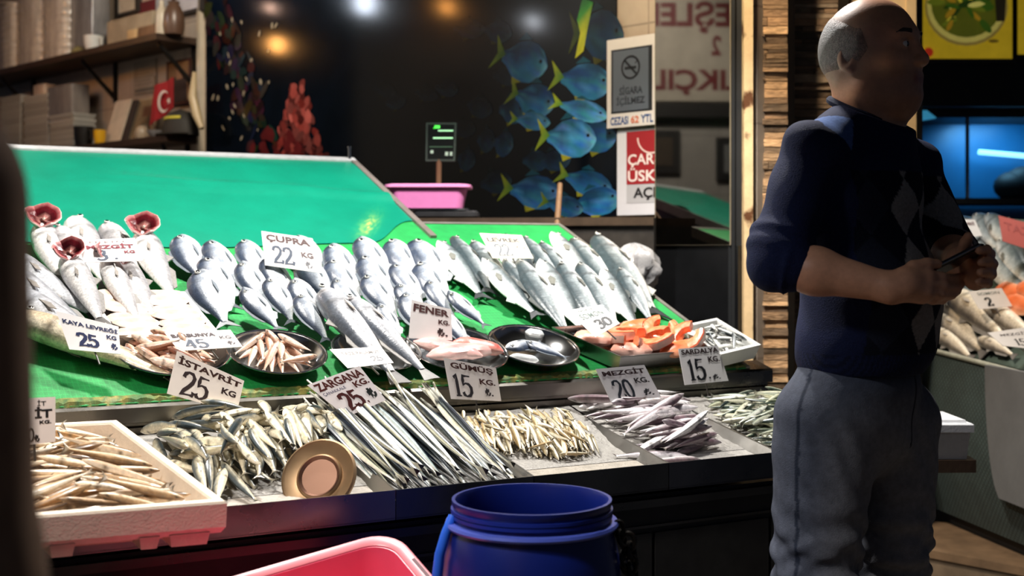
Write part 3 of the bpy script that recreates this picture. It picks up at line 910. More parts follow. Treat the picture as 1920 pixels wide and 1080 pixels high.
class Pile:
    """drops fish one by one on a sloping surface, each resting on what already lies there"""
    def __init__(s, O, A, B, N, poly, cell=.004, tmin=-9, tmax=9, base=None):
        s.O, s.A, s.B, s.N, s.cell = O, A, B, N, cell
        s.base = base
        s.poly = [((p - O).dot(A), min(tmax, max(tmin, (p - O).dot(B)))) for p in poly]
        s.h = {}
        s.bb = (min(p[0] for p in s.poly), min(p[1] for p in s.poly), max(p[0] for p in s.poly), max(p[1] for p in s.poly))
    def inside(s, x, y):
        c = False
        P = s.poly
        for i in range(len(P)):
            (x1, y1), (x2, y2) = P[i], P[i - 1]
            if (y1 > y) != (y2 > y) and x < (x2 - x1) * (y - y1) / (y2 - y1) + x1:
                c = not c
        return c
    def hat(s, x, y):
        return s.h.get((math.floor(x / s.cell), math.floor(y / s.cell)), s.base(x, y) if s.base else 0.0)
    def world(s, x, y, h):
        return s.O + s.A * x + s.B * y + s.N * h
    def drop(s, x, y, dx, dy, L, r):
        """returns head, tail world points"""
        S = []
        for i in range(9):
            q = (i / 8 - .5) * L * .9
            S.append((q, s.hat(x + dx * q, y + dy * q)))
        m = sum(h for _, h in S) / 9
        k = sum(q * (h - m) for q, h in S) / sum(q * q for q, _ in S)
        k = max(-.35, min(.35, k))
        lift = max(h - (m + k * q) for q, h in S)
        base = m + lift * .55 + r * .85
        nx, ny = -dy, dx
        w = max(1, int(r / s.cell + .5))
        st = max(4, int(L / s.cell))
        for i in range(st + 1):
            q = (i / st - .5) * L * .86
            f = 1 - abs(q / (L * .5)) ** 2.5
            for j in range(-w, w + 1):
                e = j * s.cell
                d = 1 - (e / (r * 1.15)) ** 2
                if d <= 0:
                    continue
                key = (math.floor((x + dx * q + nx * e) / s.cell), math.floor((y + dy * q + ny * e) / s.cell))
                top = base + k * q + r * .9 * math.sqrt(d) * f
                if top > s.h.get(key, 0):
                    s.h[key] = top
        hx, hy, hl = x + dx * L / 2, y + dy * L / 2, base + k * L / 2
        tx, ty, tl = x - dx * L / 2, y - dy * L / 2, base - k * L / 2
        return s.world(hx, hy, hl), s.world(tx, ty, max(tl, r * .3))
    def fill(s, kind, meshes, n, Lr, r, dirf, labelf, group, cat='fish', cand=6, margin=.0, rolls=25, maxh=.08, dors=0):
        made = []
        for i in range(n):
            best = None
            for _ in range(cand):
                for _ in range(60):
                    x, y = rnd.uniform(s.bb[0], s.bb[2]), rnd.uniform(s.bb[1], s.bb[3])
                    if s.inside(x, y):
                        break
                L = rnd.uniform(*Lr)
                d = dirf(x, y)
                l = math.hypot(d[0], d[1])
                d = (d[0] / l, d[1] / l)
                ok = s.inside(x + d[0] * L * (.5 - margin), y + d[1] * L * (.5 - margin)) and s.inside(x - d[0] * L * (.5 - margin), y - d[1] * L * (.5 - margin))
                hs = sum(s.hat(x + d[0] * q * L, y + d[1] * q * L) for q in (-.35, 0, .35)) / 3 + (0 if ok else .05)
                if best is None or hs < best[0]:
                    best = (hs, x, y, d, L)
            hs, x, y, d, L = best
            if hs > maxh:
                continue
            h, t = s.drop(x, y, d[0], d[1], L, r * L)
            u = (x - s.bb[0]) / (s.bb[2] - s.bb[0])
            v = (y - s.bb[1]) / (s.bb[3] - s.bb[1])
            fl = rnd.random() < .5
            o = place_fish(kind, meshes[rnd.randrange(len(meshes))], h, t, s.N, labelf(u, v, d), cat, group, flip=fl, roll=R((dors if fl else -dors) + rnd.uniform(-rolls, rolls)))
            made.append(o)
        return made
def cell_label(fmt):
    def f(u, v, d):
        c = 'left' if u < .34 else ('middle' if u < .67 else 'right')
        r_ = 'front' if v < .34 else ('centre' if v < .67 else 'back')
        return fmt % {('left', 'front'): 'at its front left', ('middle', 'front'): 'along its front edge', ('right', 'front'): 'at its front right', ('left', 'centre'): 'on its left side', ('middle', 'centre'): 'in its middle', ('right', 'centre'): 'on its right side', ('left', 'back'): 'at its back left', ('middle', 'back'): 'along its back', ('right', 'back'): 'at its back right'}[(c, r_)]
    return f
def pxdir(plane, origin_px, vec, A, B):
    """pixel direction -> direction in the plane's own coordinates"""
    a = plane(*origin_px)
    b = plane(origin_px[0] + vec[0], origin_px[1] + vec[1])
    d = b - a
    return (d.dot(A), d.dot(B))
LB = LV.normalized()
def heap(x, y):
    return .034 * sstep(.10, .44, y)
def low_pile(polypx):
    O = P0 + LN * FLOOR_H
    return Pile(O, U, LB, LN, [low(x, y, .006) for x, y in polypx], tmin=.012, tmax=DEP - .012, base=heap)
def imgdir(center, lo, hi, flip=.0):
    """random head direction between two image angles (degrees, 0 = right, 90 = up)"""
    def f(x, y):
        a = R(rnd.uniform(lo, hi))
        d = pxdir(low, center, (20 * math.cos(a), -20 * math.sin(a)), U, LB)
        return d if rnd.random() >= flip else (-d[0], -d[1])
    return f
# a sloping bed of wet crushed ice lies under the heaps
for i in (0, 2, 3, 4):
    m = MB((150, 146, 140))
    vs = []
    a0_, a1_ = EDGES[i] + .004, EDGES[i + 1] - .004
    for j in range(25):
        t = .10 + (DEP - .104) * j / 24
        for k in range(31):
            vs.append(SL(lerp(a0_, a1_, k / 30), t / LV.length, FLOOR_H + .001 + max(0, heap(0, t) - .006) + (.002 * rnd.random() if 0 < j else 0)))
    m.add(vs, [(j * 31 + k, j * 31 + k + 1, (j + 1) * 31 + k + 1, (j + 1) * 31 + k) for j in range(24) for k in range(30)])
    m.build('ice_bed', M_ice, stall)
# horse mackerel
mk = variants('horse_mackerel', 8, .092, .072, [((70, 78, 80), (206, 196, 168), (240, 232, 208)), ((52, 62, 66), (196, 186, 160), (238, 226, 196)), ((96, 96, 84), (220, 206, 168), (244, 236, 214))], .18, .16)
pl = low_pile([(225, 780), (330, 770), (540, 752), (600, 800), (655, 838), (560, 868), (520, 896), (440, 905), (390, 925)])
pl.fill('horse_mackerel', mk, 78, (.115, .15), .085, imgdir((430, 820), 95, 175), cell_label('silver brown horse mackerel in the heap under the İSTAVRİT card, %s'), 'horse mackerel in the istavrit heap', cand=9, rolls=45, dors=22, maxh=.07)
pl.fill('horse_mackerel', mk, 44, (.11, .14), .085, imgdir((430, 820), -60, 190), cell_label('silver brown horse mackerel in the heap under the İSTAVRİT card, %s'), 'horse mackerel in the istavrit heap', cand=7, rolls=55, dors=22, maxh=.07)
# garfish, long and thin with a needle bill
GF = [((16, 26, 40), (190, 200, 206), (240, 240, 236)), ((12, 20, 32), (190, 208, 206), (246, 244, 238)), ((30, 38, 42), (206, 204, 176), (244, 238, 222))]
gf = variants('garfish', 10, .0195, .0165, GF, .26, .05, snout=1, n=30, tailh=.018, tail_w=.003, seg=8)
pl = low_pile([(530, 738), (800, 715), (1005, 893), (742, 922)])
ng = 60
for i in range(ng):
    layer = i // 20
    u = ((i % 20) + .5 + rnd.uniform(-.5, .5)) / 20
    hpx = (lerp(548, 815, u) + rnd.uniform(-14, 14), lerp(732, 712, u) + rnd.uniform(-14, 22))
    tpx = (lerp(735, 985, u) + rnd.uniform(-12, 8), lerp(918, 892, u) + rnd.uniform(-14, 2))
    Q = onplane(hpx[0], hpx[1], P0 + V * .425, V)          # bill tip, just in front of the riser
    q = low(*tpx)
    p = Q - LN * (Q - P0).dot(LN)
    a, b = ((p - pl.O).dot(U), (p - pl.O).dot(LB)), ((q - pl.O).dot(U), (q - pl.O).dot(LB))
    dx, dy = a[0] - b[0], a[1] - b[1]
    L = math.hypot(dx, dy)
    x, y = (a[0] + b[0]) / 2, (a[1] + b[1]) / 2
    h, t = pl.drop(x, y, dx / L, dy / L, L, .013 * L)
    hh_ = (h - P0).dot(LN)
    hq = (Q - P0).dot(LN)
    h = h + LN * max(0, (hq - hh_) * (1.0 if layer == 2 else (.75 if layer == 1 else .45)))
    side = 'left' if u < .33 else ('middle' if u < .67 else 'right')
    fl = rnd.random() < .5
    place_fish('garfish', gf[rnd.randrange(10)], h, t, LN, 'needle billed garfish lying lengthwise in the tray under the ZARGANA card, in the %s third' % side, 'fish', 'garfish in the zargana tray, %s third' % side, flip=fl, roll=R((30 if fl else -30) + rnd.uniform(-45, 45)))
# silversides
sv = variants('silverside', 7, .068, .058, [((146, 122, 82), (214, 200, 164), (244, 238, 220)), ((120, 108, 76), (222, 210, 178), (246, 240, 226)), ((176, 148, 104), (226, 212, 178), (244, 236, 214))], .12, .14, seg=8, n=14)
pl = low_pile([(810, 752), (1010, 738), (1060, 765), (1128, 838), (1050, 846), (985, 838), (910, 842), (850, 800)])
cl = cell_label('thin pale silverside in the heap under the GÜMÜŞ card, %s')
pl.fill('silverside', sv, 140, (.075, .105), .06, imgdir((950, 790), 112, 150, .15), cl, 'silversides in the gümüş heap', cand=8, rolls=60, maxh=.075)
pl.fill('silverside', sv, 32, (.06, .085), .06, imgdir((950, 790), 60, 185, .3), cl, 'silversides in the gümüş heap', cand=5, rolls=60, maxh=.085)
# whiting, pinkish grey, lying crosswise
wh = variants('small_whiting', 6, .066, .058, [((118, 96, 102), (206, 196, 198), (240, 236, 236)), ((104, 84, 92), (192, 182, 186), (238, 234, 234)), ((132, 112, 114), (214, 204, 204), (242, 240, 238))], .08, .12, tailh=.05)
pl = low_pile([(1012, 742), (1100, 738), (1255, 742), (1300, 770), (1352, 815), (1290, 838), (1200, 838), (1130, 808)])
cl = cell_label('pinkish grey whiting lying crosswise under the MEZGİT 20 card, %s')
pl.fill('small_whiting', wh, 46, (.155, .21), .055, imgdir((1200, 780), -8, 22, .35), cl, 'whiting in the mezgit tray', cand=9, rolls=40)
h, t = pl.drop((low(1262, 850) - pl.O).dot(U), (low(1262, 850) - pl.O).dot(LB), 1, -.1, .15, .009)
place_fish('small_whiting', wh[2], h, t, LN, 'single pinkish grey whiting lying apart on the bare tray floor at the front', 'fish')
# sardines
sd = variants('sardine', 7, .072, .058, [((52, 66, 58), (196, 200, 176), (240, 238, 218)), ((66, 78, 62), (206, 206, 176), (242, 238, 214)), ((40, 54, 54), (186, 194, 178), (234, 234, 220))], .08, .12, seg=8, n=15)
pl = low_pile([(1262, 732), (1345, 722), (1445, 706), (1500, 745), (1520, 838), (1476, 845), (1380, 800), (1330, 775)])
cl = cell_label('greenish silver sardine in the heap under the SARDALYA card, %s')
pl.fill('sardine', sd, 125, (.085, .12), .06, imgdir((1390, 770), -12, 24, .3), cl, 'sardines in the sardalya heap', cand=8, rolls=45, dors=25)
# ---------------------------------------------------------------- foam box of small fish, front left
M_foam = mat('foam', rough=.75, nz=.06, nscale=60, bump=.12, bscale=220)
BH = .078
bFR, bFL, bBR = low(426, 938, BH), low(58, 966, BH), low(220, 785, BH)
bX = (bFR - bFL).normalized()
bYv = (bBR - bFR)
bYv = bYv - LN * bYv.dot(LN)
bW, bD = (bFR - bFL).length + .06, bYv.length
bY = bYv / bD
bO = bFR - LN * BH                              # front right foot
def BX(x, y, h):                               # x to the left from the right wall, y back, h up
    return bO - bX * x + bY * y + LN * h
foam = thing('foam_box', BX(bW / 2, bD / 2, 0), 'open cream foam box full of small tan fish at the front left of the stall', 'box')
m = MB((232, 216, 196))
TW, H0, H1, HB = .020, .018, BH - .002, .020
def bbox(x0, x1, y0, y1, h0, h1, ins=0):
    m.hexa([BX(x0, y0, h0), BX(x1, y0, h0), BX(x1, y1, h0), BX(x0, y1, h0)], [BX(x0, y0, h1), BX(x1, y0, h1), BX(x1, y1, h1), BX(x0, y1, h1)])
# one shell: outer walls, rim, inner walls, floor
def ringpts(i, h):
    return [BX(i, i, h), BX(bW - i, i, h), BX(bW - i, bD - i, h), BX(i, bD - i, h)]
m.loft([ringpts(.006, H0), ringpts(.0, H0 + .012), ringpts(.0, H1 - .004), ringpts(.003, H1), ringpts(TW - .003, H1), ringpts(TW, H1 - .004), ringpts(TW + .003, HB + .012)], True, True)
m.build('shell', M_foam, foam, smooth=False)
# feet along the front edge leave arches and a hand recess between them
segs = [(0.03, .090), (.114, .140), (.250, .282), (.306, bW - .01)]
for x0, x1 in segs:
    m = MB((226, 208, 186))
    m.hexa([BX(x0, .004, 0), BX(x1, .004, 0), BX(x1, .05, 0), BX(x0, .05, 0)], [BX(x0 - .004, .002, H0 + .004), BX(x1 + .004, .002, H0 + .004), BX(x1 + .004, .05, H0 + .004), BX(x0 - .004, .05, H0 + .004)])
    m.build('foot', M_foam, foam, smooth=False)
m = MB((206, 188, 166))
bbox(.02, bW - .02, .04, bD - .02, .002, H0 + .002)
m.build('base', M_foam, foam, smooth=False)
O = BX(bW, 0, HB + .012)
tn = variants('smelt', 8, .056, .052, [((112, 82, 52), (196, 164, 126), (238, 218, 190)), ((84, 62, 42), (200, 164, 126), (244, 228, 204)), ((168, 128, 84), (222, 188, 150), (244, 230, 208))], .1, .14)
bP = LN.cross(bX)
pl = Pile(O, bX, bP, LN, [BX(TW + .004, TW + .004, 0), BX(bW - TW - .004, TW + .004, 0), BX(bW - TW, bD - TW, 0), BX(TW, bD - TW - .002, 0)])
cl = cell_label('small tan brown fish heaped in the cream foam box, %s')
pl.fill('small_tan_fish', tn, 125, (.13, .17), .062, lambda x, y: (math.cos(R(rnd.uniform(-14, 16))) * rnd.choice((1, -1)), math.sin(R(rnd.uniform(-14, 16)))), cl, 'small tan fish in the foam box', cand=9, rolls=60, maxh=.05)
# ---------------------------------------------------------------- bowls, trays and what lies in them
def bowl(cpx, rpx, label, depth=.036, h=.042):
    c = upp(*cpx, h)
    Rr = rpx * c.y / FPX / 1.0
    root = thing('steel_bowl', c - UN * depth, label, 'bowl', None)
    ax = (U, UN.cross(U), UN)
    prof = [(.0, -depth), (Rr * .62, -depth), (Rr * .74, -depth * .8), (Rr * .93, -.006), (Rr * .95, -.001), (Rr * 1.0, .0), (Rr * 1.005, -.002), (Rr * .99, -.004), (Rr * .95, -.006), (Rr * .76, -depth * .86), (Rr * .64, -depth - .003), (0, -depth - .003)]
    m = MB((186, 186, 186))
    m.lathe(prof, c, ax, 44)
    m.build('bowl_wall', M_steel2, root)
    m = MB((214, 212, 208))
    m.tube([c + (U * math.cos(2 * math.pi * k / 44) + ax[1] * math.sin(2 * math.pi * k / 44)) * Rr for k in range(45)], .0022, 6, False)
    m.build('rim', M_steel2, root)
    return c, Rr, ax, depth
def bowl_pile(b):
    c, Rr, ax, depth = b
    O = c - UN * depth
    n = 20
    return Pile(O, ax[0], ax[1], ax[2], [O + (ax[0] * math.cos(2 * math.pi * k / n) + ax[1] * math.sin(2 * math.pi * k / n)) * Rr * .86 for k in range(n)], base=lambda x, y: .006 + .02 * sstep(.5 * Rr, .95 * Rr, math.hypot(x, y)))
mu = variants('red_mullet', 6, .098, .09, [((176, 120, 98), (222, 178, 152), (240, 212, 192)), ((150, 98, 80), (214, 168, 142), (238, 206, 184)), ((190, 140, 112), (230, 192, 166), (244, 222, 204))], .08, .1, tailh=.06)
b1 = bowl((324, 655), 105, 'steel bowl of pinkish fish beside the KAYA LEVREĞİ card')
p1 = bowl_pile(b1)
def bdir(lo, hi):
    def f(x, y):
        a = R(rnd.uniform(lo, hi))
        return (math.cos(a), math.sin(a))
    return f
p1.fill('red_mullet', mu, 26, (.10, .125), .085, bdir(105, 175), cell_label('plump pinkish fish in the KAYA LEVREĞİ side bowl, %s'), 'pinkish fish in the left bowl', cand=8, margin=.06, maxh=.06)
b2 = bowl((520, 658), 93, 'steel bowl of slim pinkish fish left of the two big silver fish')
p2 = bowl_pile(b2)
mu2 = variants('red_mullet', 6, .085, .08, [((190, 140, 112), (232, 198, 172), (246, 226, 208)), ((176, 128, 104), (226, 188, 164), (244, 222, 204))], .08, .1, tailh=.05)
p2.fill('red_mullet', mu2, 22, (.095, .115), .075, lambda x, y: (-x + rnd.uniform(-.04, .04) + .001, .10 + rnd.uniform(-.03, .03)) if rnd.random() < .75 else (1, rnd.uniform(-.3, .9)), cell_label('slim pinkish fish in the second steel bowl, %s'), 'slim pinkish fish in the second bowl', cand=8, margin=.06, maxh=.06)
bowl((706, 655), 84, 'steel bowl half hidden under the pair of big silver fish')
b4 = bowl((857, 652), 97, 'steel bowl of skinned pink fish under the FENER card')
b5 = bowl((1001, 646), 87, 'steel bowl with pale fish pieces beside the salmon tray')

def slab(name, pts, thick, cols, label, cat, group=None, n=UN, mats=None, nseg=10):
    """fleshy lens-shaped piece: centre line pts (world) with half widths"""
    rings, cc = [], []
    for i, (p, w, tk) in enumerate(pts):
        a = (pts[min(i + 1, len(pts) - 1)][0] - pts[max(i - 1, 0)][0]).normalized()
        b = n.cross(a).normalized()
        k = n
        ring = []
        for j in range(nseg):
            t = 2 * math.pi * j / nseg
            ring.append(p + b * w * math.cos(t) + k * tk * (math.sin(t)))
            wv = .5 + .5 * math.sin(i * 1.7 + j * .9)
            cc.append(lin(mixc(mixc(cols[0], cols[1], wv), cols[2], sstep(.55, 1, abs(math.cos(t))))))
        rings.append(ring)
    m = MB()
    m.loft(rings, True, True, cc)
    o = m.build(name, mats or M_flesh)
    return tag(o, label, cat, group)
def strip_piece(name, a, b, w, tk, cols, label, cat, group=None, n=UN, curve=0.0, taper=(.35, .45)):
    side = n.cross((b - a).normalized())
    pts = []
    for i in range(9):
        t = i / 8
        e = min(1, taper[0] + t * 3) * min(1, taper[1] + (1 - t) * 3)
        if i in (0, 8):
            e *= .35
        pts.append((a + (b - a) * t + side * curve * math.sin(math.pi * t), w * e, tk * e))
    return slab(name, pts, 0, cols, label, cat, group, n)
# skinned pink monkfish in the FENER bowl
PK = ((238, 186, 178), (222, 140, 138), (246, 214, 204))
for i, (h, t, w, lab) in enumerate([((775, 640), (905, 668), .026, 'skinned pink fish lying across the left of the bowl under the FENER card'), ((800, 668), (938, 652), .028, 'skinned pink fish at the front of the bowl under the FENER card'), ((850, 640), (944, 660), .024, 'skinned pink fish with a red end, right side of the FENER bowl')]):
    strip_piece('monkfish', upp(*h, .045 + .004 * i), upp(*t, .048), w, .017, PK if i < 2 else ((232, 150, 140), (206, 84, 74), (244, 196, 180)), lab, 'fish', None, curve=.006)
# pale pieces in the last bowl
WP = ((228, 232, 232), (196, 204, 206), (244, 244, 240))
for i, (h, t, w, lab) in enumerate([((985, 622), (1020, 628), .018, 'white fish chunk at the back of the bowl beside the salmon tray'), ((955, 668), (1010, 676), .012, 'pale fish piece at the front of the bowl beside the salmon tray')]):
    strip_piece('fish_piece', upp(*h, .030 + .004 * i), upp(*t, .03), w, .011, WP, lab, 'fish piece', None)
place_fish('small_bream', breams[1], upp(948, 652, .034), upp(1018, 640, .03), UN, 'small silver bream lying at the left of the bowl beside the salmon tray', 'fish', None, flip=True)
place_fish('small_bream', breams[2], upp(984, 640, .042), upp(1066, 672, .03), UN, 'small silver bream lying at the right of the bowl beside the salmon tray', 'fish', None, flip=True)
# white tray of fillets
def para_tray(name, FL, FR, BL, n, hgt, wall, cols, label, cat, parts=True, mats=None, floor=None, slope=.75):
    X, Y = FR - FL, BL - FL
    root = thing(name, FL + X / 2 + Y / 2 - n * hgt, label, cat)
    cen = FL + (X + Y) / 2
    def rg(s, h):
        return [cen + (q - cen) * s + n * h for q in (FL, FR, FR + Y, BL)]
    s0 = 1 - 2 * wall / X.length
    m = MB(cols[0])
    m.loft([rg(.94, -hgt), rg(1.0, -.004), rg(1.012, 0), rg(s0, 0), rg(s0 - .01, -.004), rg(s0 * .95, -hgt + .006)], True, True)
    m.build('tray_body', mats, root, smooth=False)
    return root, cen, X, Y, rg
M_plas = mat('white_plastic', rough=.35, nz=.05, nscale=30)
tr, cen, X, Y, rg = para_tray('fillet_tray', upp(214, 628, .05), upp(412, 626, .05), upp(158, 546, .05), UN, .03, .012, [(226, 222, 214)], 'white tray of pale fillets below the MEZGİT card', 'tray', mats=M_plas)
FC = ((240, 212, 194), (226, 186, 164), (250, 234, 222))
for i in range(6):
    v = (i + .5) / 6
    for k, (u0, u1) in enumerate(((.03, .52), (.47, .97))):
        a = rg(1, 0)[0] + X * (u0 + .02 * (i % 2)) + Y * (v + rnd.uniform(-.03, .03)) + UN * (-.004 + .007 * ((i + k) % 2))
        b = rg(1, 0)[0] + X * u1 + Y * (v + rnd.uniform(-.04, .04)) + UN * (-.002 + .005 * (k))
        strip_piece('fillet', a, b, .030, .0065, FC, 'pale pink fillet in the white tray, %s row from the front, %s piece' % (ORD[i], ('left', 'right')[k]), 'fillet', 'fillets in the white tray', curve=rnd.uniform(-.006, .006))
# steel tray of salmon
tr, cen, X, Y, rg = para_tray('salmon_tray', upp(1164, 668, .05), upp(1338, 654, .05), upp(1036, 613, .05), UN, .044, .004, [(150, 150, 150)], 'rectangular steel tray holding orange salmon under the SOMON card', 'tray', mats=M_steel)
SAL = ((242, 132, 84), (232, 112, 62), (250, 186, 150))
def steak(c, r, rot, tilt, label):
    """horseshoe shaped salmon steak with pale skin along its outer edge"""
    a1 = Matrix.Rotation(rot, 3, UN) @ U
    a2 = UN.cross(a1)
    nn = (UN * math.cos(tilt) + a2 * math.sin(tilt)).normalized()
    a2 = nn.cross(a1)
    root = thing('salmon_steak', c, label, 'salmon steak', 'salmon steaks in the steel tray')
    rings, cc, skin, sc = [], [], [], []
    for i in range(15):
        t = R(-60 + 300 * i / 14)
        wd = r * (.34 if 2 < i < 12 else .24)
        mid = c + (a1 * math.cos(t) * 1.0 + a2 * math.sin(t) * 1.25) * r * .7
        rd = (a1 * math.cos(t) + a2 * math.sin(t)).normalized()
        ring = []
        for j in range(10):
            q = 2 * math.pi * j / 10
            ring.append(mid + rd * wd * math.cos(q) + nn * .013 * max(-1, min(1, 1.5 * math.sin(q))))
            cc.append(lin(mixc(SAL[0], SAL[2] if (i + j) % 3 == 0 else SAL[1], .45)))
        rings.append(ring)
        skin.append([mid + rd * (wd * s_ + .0015) + nn * h_ for s_, h_ in ((1.0, .010), (1.06, .0), (1.0, -.010), (.9, 0))])
    m = MB(); m.loft(rings, True, True, cc); m.build('flesh', M_flesh, root)
    m = MB((246, 206, 190)); m.loft(skin, True, True); m.build('skin', M_flesh, root)
base = rg(1, 0)[0]
def st(u, v, h):
    return base + X * u + Y * v + UN * h
for i, (u, v, h, r, rot, tl, lab) in enumerate([
    (.50, .62, .005, .052, 20, 20, 'orange salmon steak at the back of the steel tray'), (.62, .36, .010, .050, 70, 25, 'curled orange salmon steak in the middle of the steel tray'),
    (.86, .60, .012, .050, 130, 15, 'orange salmon steak at the back right of the steel tray'), (.34, .38, .002, .044, -20, 30, 'open orange salmon steak beside the lower corner of the SOMON card'),
    (.86, .24, .016, .052, 100, 35, 'orange salmon steak leaning behind the SARDALYA card')]):
    steak(st(u, v, h), r, R(rot), R(tl), lab)
for i, (u0, v0, u1, v1, w, lab) in enumerate([(.05, .75, .32, .52, .034, 'pale pink salmon fillet at the left end of the steel tray'), (.12, .30, .42, .12, .030, 'pale pink salmon fillet at the front left of the steel tray'), (.50, .10, .95, .08, .032, 'orange salmon fillet along the front edge of the steel tray'), (.62, .86, .95, .80, .032, 'orange salmon fillet along the back edge of the steel tray'), (.72, .52, .98, .40, .030, 'orange salmon fillet at the right end of the steel tray')]):
    strip_piece('salmon_fillet', st(u0, v0, -.012), st(u1, v1, -.004 + .01 * (i > 1)), w, .018, ((246, 178, 156), (238, 150, 122), (250, 206, 190)) if i < 2 else SAL, lab, 'salmon fillet', None, curve=.006)
# white tray of small fish at the right corner
tr, cen, X, Y, rg = para_tray('corner_tray', upp(1352, 664, .06), upp(1426, 646, .06), upp(1270, 612, .06), UN, .045, .010, [(226, 226, 222)], 'small white tray of dark little fish at the right corner of the green slope', 'tray', mats=M_plas)
O = rg(1, 0)[0] - UN * .03
tx, ty = X.normalized(), UN.cross(X.normalized())
an = variants('anchovy', 5, .085, .07, [((46, 52, 54), (196, 200, 196), (238, 238, 232)), ((38, 42, 46), (176, 182, 182), (236, 236, 230))], .12, .14, seg=8, n=14)
pl = Pile(O, tx, ty, UN, [q - UN * .03 for q in rg(.86, 0)], base=lambda x, y: .012)
pl.fill('anchovy', an, 34, (.07, .09), .06, bdir(0, 360), cell_label('dark backed anchovy in the small white corner tray, %s'), 'anchovies in the corner tray', cand=6, rolls=60, maxh=.06)

# ---------------------------------------------------------------- price cards
M_card = mat('card', rough=.45, nz=.03, nscale=20, spec=.4)
M_ink = mat('card_ink', rough=.5)
BR_, BK, NV, GY, MR = (70, 30, 28), (20, 18, 20), (30, 40, 84), (96, 104, 120), (148, 70, 80)
def card(px4, Y, tilt, label, lines, col=(244, 238, 236), group=None, yaw=0.0, curl=0.0, name='price_card', peg=True, th=.0016):
    """px4: bottom-left, bottom-right, top-right, top-left as seen; the card stands at depth Y leaning back by tilt"""
    n = Vector((math.sin(yaw) , -math.cos(yaw), 0))
    n = (n * math.cos(tilt) + ZZ * math.sin(tilt)).normalized()
    bm = ((px4[0][0] + px4[1][0]) / 2, (px4[0][1] + px4[1][1]) / 2)
    p0 = at(bm[0], bm[1], Y)
    q = [onplane(x, y, p0, n) for x, y in px4]
    root = thing(name, p0, label, 'price card', group)
    m = MB(col)
    m.hexa([p - n * th for p in q], q)
    m.build('card_board', M_card, root, smooth=False)
    m = MB()
    for (txt, box, style, c) in lines:
        m.color(c)
        if style == 'dig':
            vs, fs = digits2d(txt)
        elif style == 'digb':
            vs, fs = digits2d(txt, .26, .09)
        else:
            vs, fs = text2d(txt, {'b': .035, 'n': .008, 'h': .02}[style], .25 if style == 'h' else 0)
        pts = [quadmap(q, u, v) + n * .0008 for u, v in fit(vs, box)]
        m.add(pts, fs)
    if m.v:
        m.build('lettering', M_ink, root, smooth=False)
    if peg:
        mid = (q[0] + q[1]) / 2 - n * .004
        up_ = (q[3] - q[0]).normalized()
        m = MB((70, 66, 60))
        m.tube([mid + up_ * .03 - n * .001, mid - up_ * .035], .0022, 6)
        m.build('peg', M_plas, root)
    return root
YS = lambda px, py, h=.0: upp(px, py, h).y
def YL(px, py, h=.0, t=.405):
    o = P0 + LV * t
    d = ray(px, 0).x
    return (o + U * ((d * o.y - o.x) / (U.x - d * U.y))).y
card([(157, 492), (268, 489), (253, 446), (144, 450)], YS(210, 492, .10), .75, 'white card lettered MEZGİT among the large pale whiting', [('FİLETO', (.2, .83, .8, .93), 'n', (170, 150, 150)), ('MEZGİT', (.12, .56, .93, .78), 'b', MR), ('3', (.24, .06, .44, .52), 'dig', GY), ('.', (.55, .1, .6, .16), 'b', GY), ('KG', (.74, .34, .92, .46), 'b', MR)])
card([(130, 655), (226, 664), (222, 612), (105, 583)], YS(180, 650, .085), .7, 'white card with KAYA LEVREĞİ and 25 in navy lettering', [('KAYA LEVREĞİ', (.06, .70, .98, .86), 'b', NV), ('25', (.22, .12, .62, .52), 'digb', NV), ('KG', (.78, .46, .95, .60), 'b', NV), ('₺', (.84, .12, .96, .34), 'b', NV)])
card([(335, 658), (455, 650), (432, 618), (308, 623)], YS(395, 655, .075), .8, 'white card with 45 lying over the bowl of pinkish fish', [('BARBUNYA', (.06, .68, .72, .86), 'b', (80, 66, 70)), ('45', (.16, .08, .52, .56), 'dig', GY), ('KG.', (.76, .5, .96, .66), 'n', (90, 80, 84)), ('₺', (.82, .16, .93, .36), 'n', (90, 80, 84))])
card([(497, 497), (604, 512), (586, 447), (490, 433)], YS(550, 500, .085), .55, 'white card lettered ÇUPRA 22 standing behind the sea bream', [('ÇUPRA', (.08, .70, .92, .93), 'b', BR_), ('22', (.16, .10, .56, .62), 'dig', (60, 72, 92)), ('KG', (.70, .38, .92, .54), 'b', (90, 70, 70)), ('₺', (.74, .08, .86, .28), 'n', (120, 120, 124))])
card([(924, 484), (1000, 484), (978, 441), (899, 437)], YS(960, 484, .085), .7, 'cream card lettered LEVREK 22 behind the sea bass', [('DENİZ', (.2, .86, .75, .94), 'n', (120, 110, 90)), ('LEVREK', (.10, .66, .9, .83), 'b', (60, 50, 48)), ('22', (.18, .08, .56, .58), 'dig', (100, 104, 110)), ('KG', (.72, .4, .92, .54), 'n', (90, 80, 70))], (240, 232, 206))
card([(766, 634), (848, 638), (846, 580), (772, 562)], YS(808, 634, .05), .35, 'white card lettered FENER standing in the bowl of skinned fish', [('FENER', (.06, .72, .94, .92), 'b', BR_), ('KG.', (.68, .46, .95, .60), 'b', BR_), ('₺.', (.66, .1, .9, .34), 'b', (60, 40, 40))], (228, 222, 220))
card([(1116, 632), (1162, 606), (1128, 571), (1064, 582)], YS(1120, 626, .085), .75, 'white card lettered SOMON 30 beside the salmon', [('NORVEÇ', (.24, .84, .76, .93), 'n', (96, 110, 100)), ('SOMON', (.14, .58, .84, .78), 'n', (90, 110, 100)), ('30', (.34, .1, .86, .48), 'digb', BK)], (246, 244, 240))
card([(652, 690), (738, 680), (714, 650), (618, 655)], YS(690, 690, .075), .95, 'plain white card with faint lettering on the pair of big silver fish', [('TAZE PALAMUT', (.14, .64, .9, .8), 'n', (120, 112, 108)), ('25', (.62, .2, .86, .48), 'dig', (120, 120, 124))])
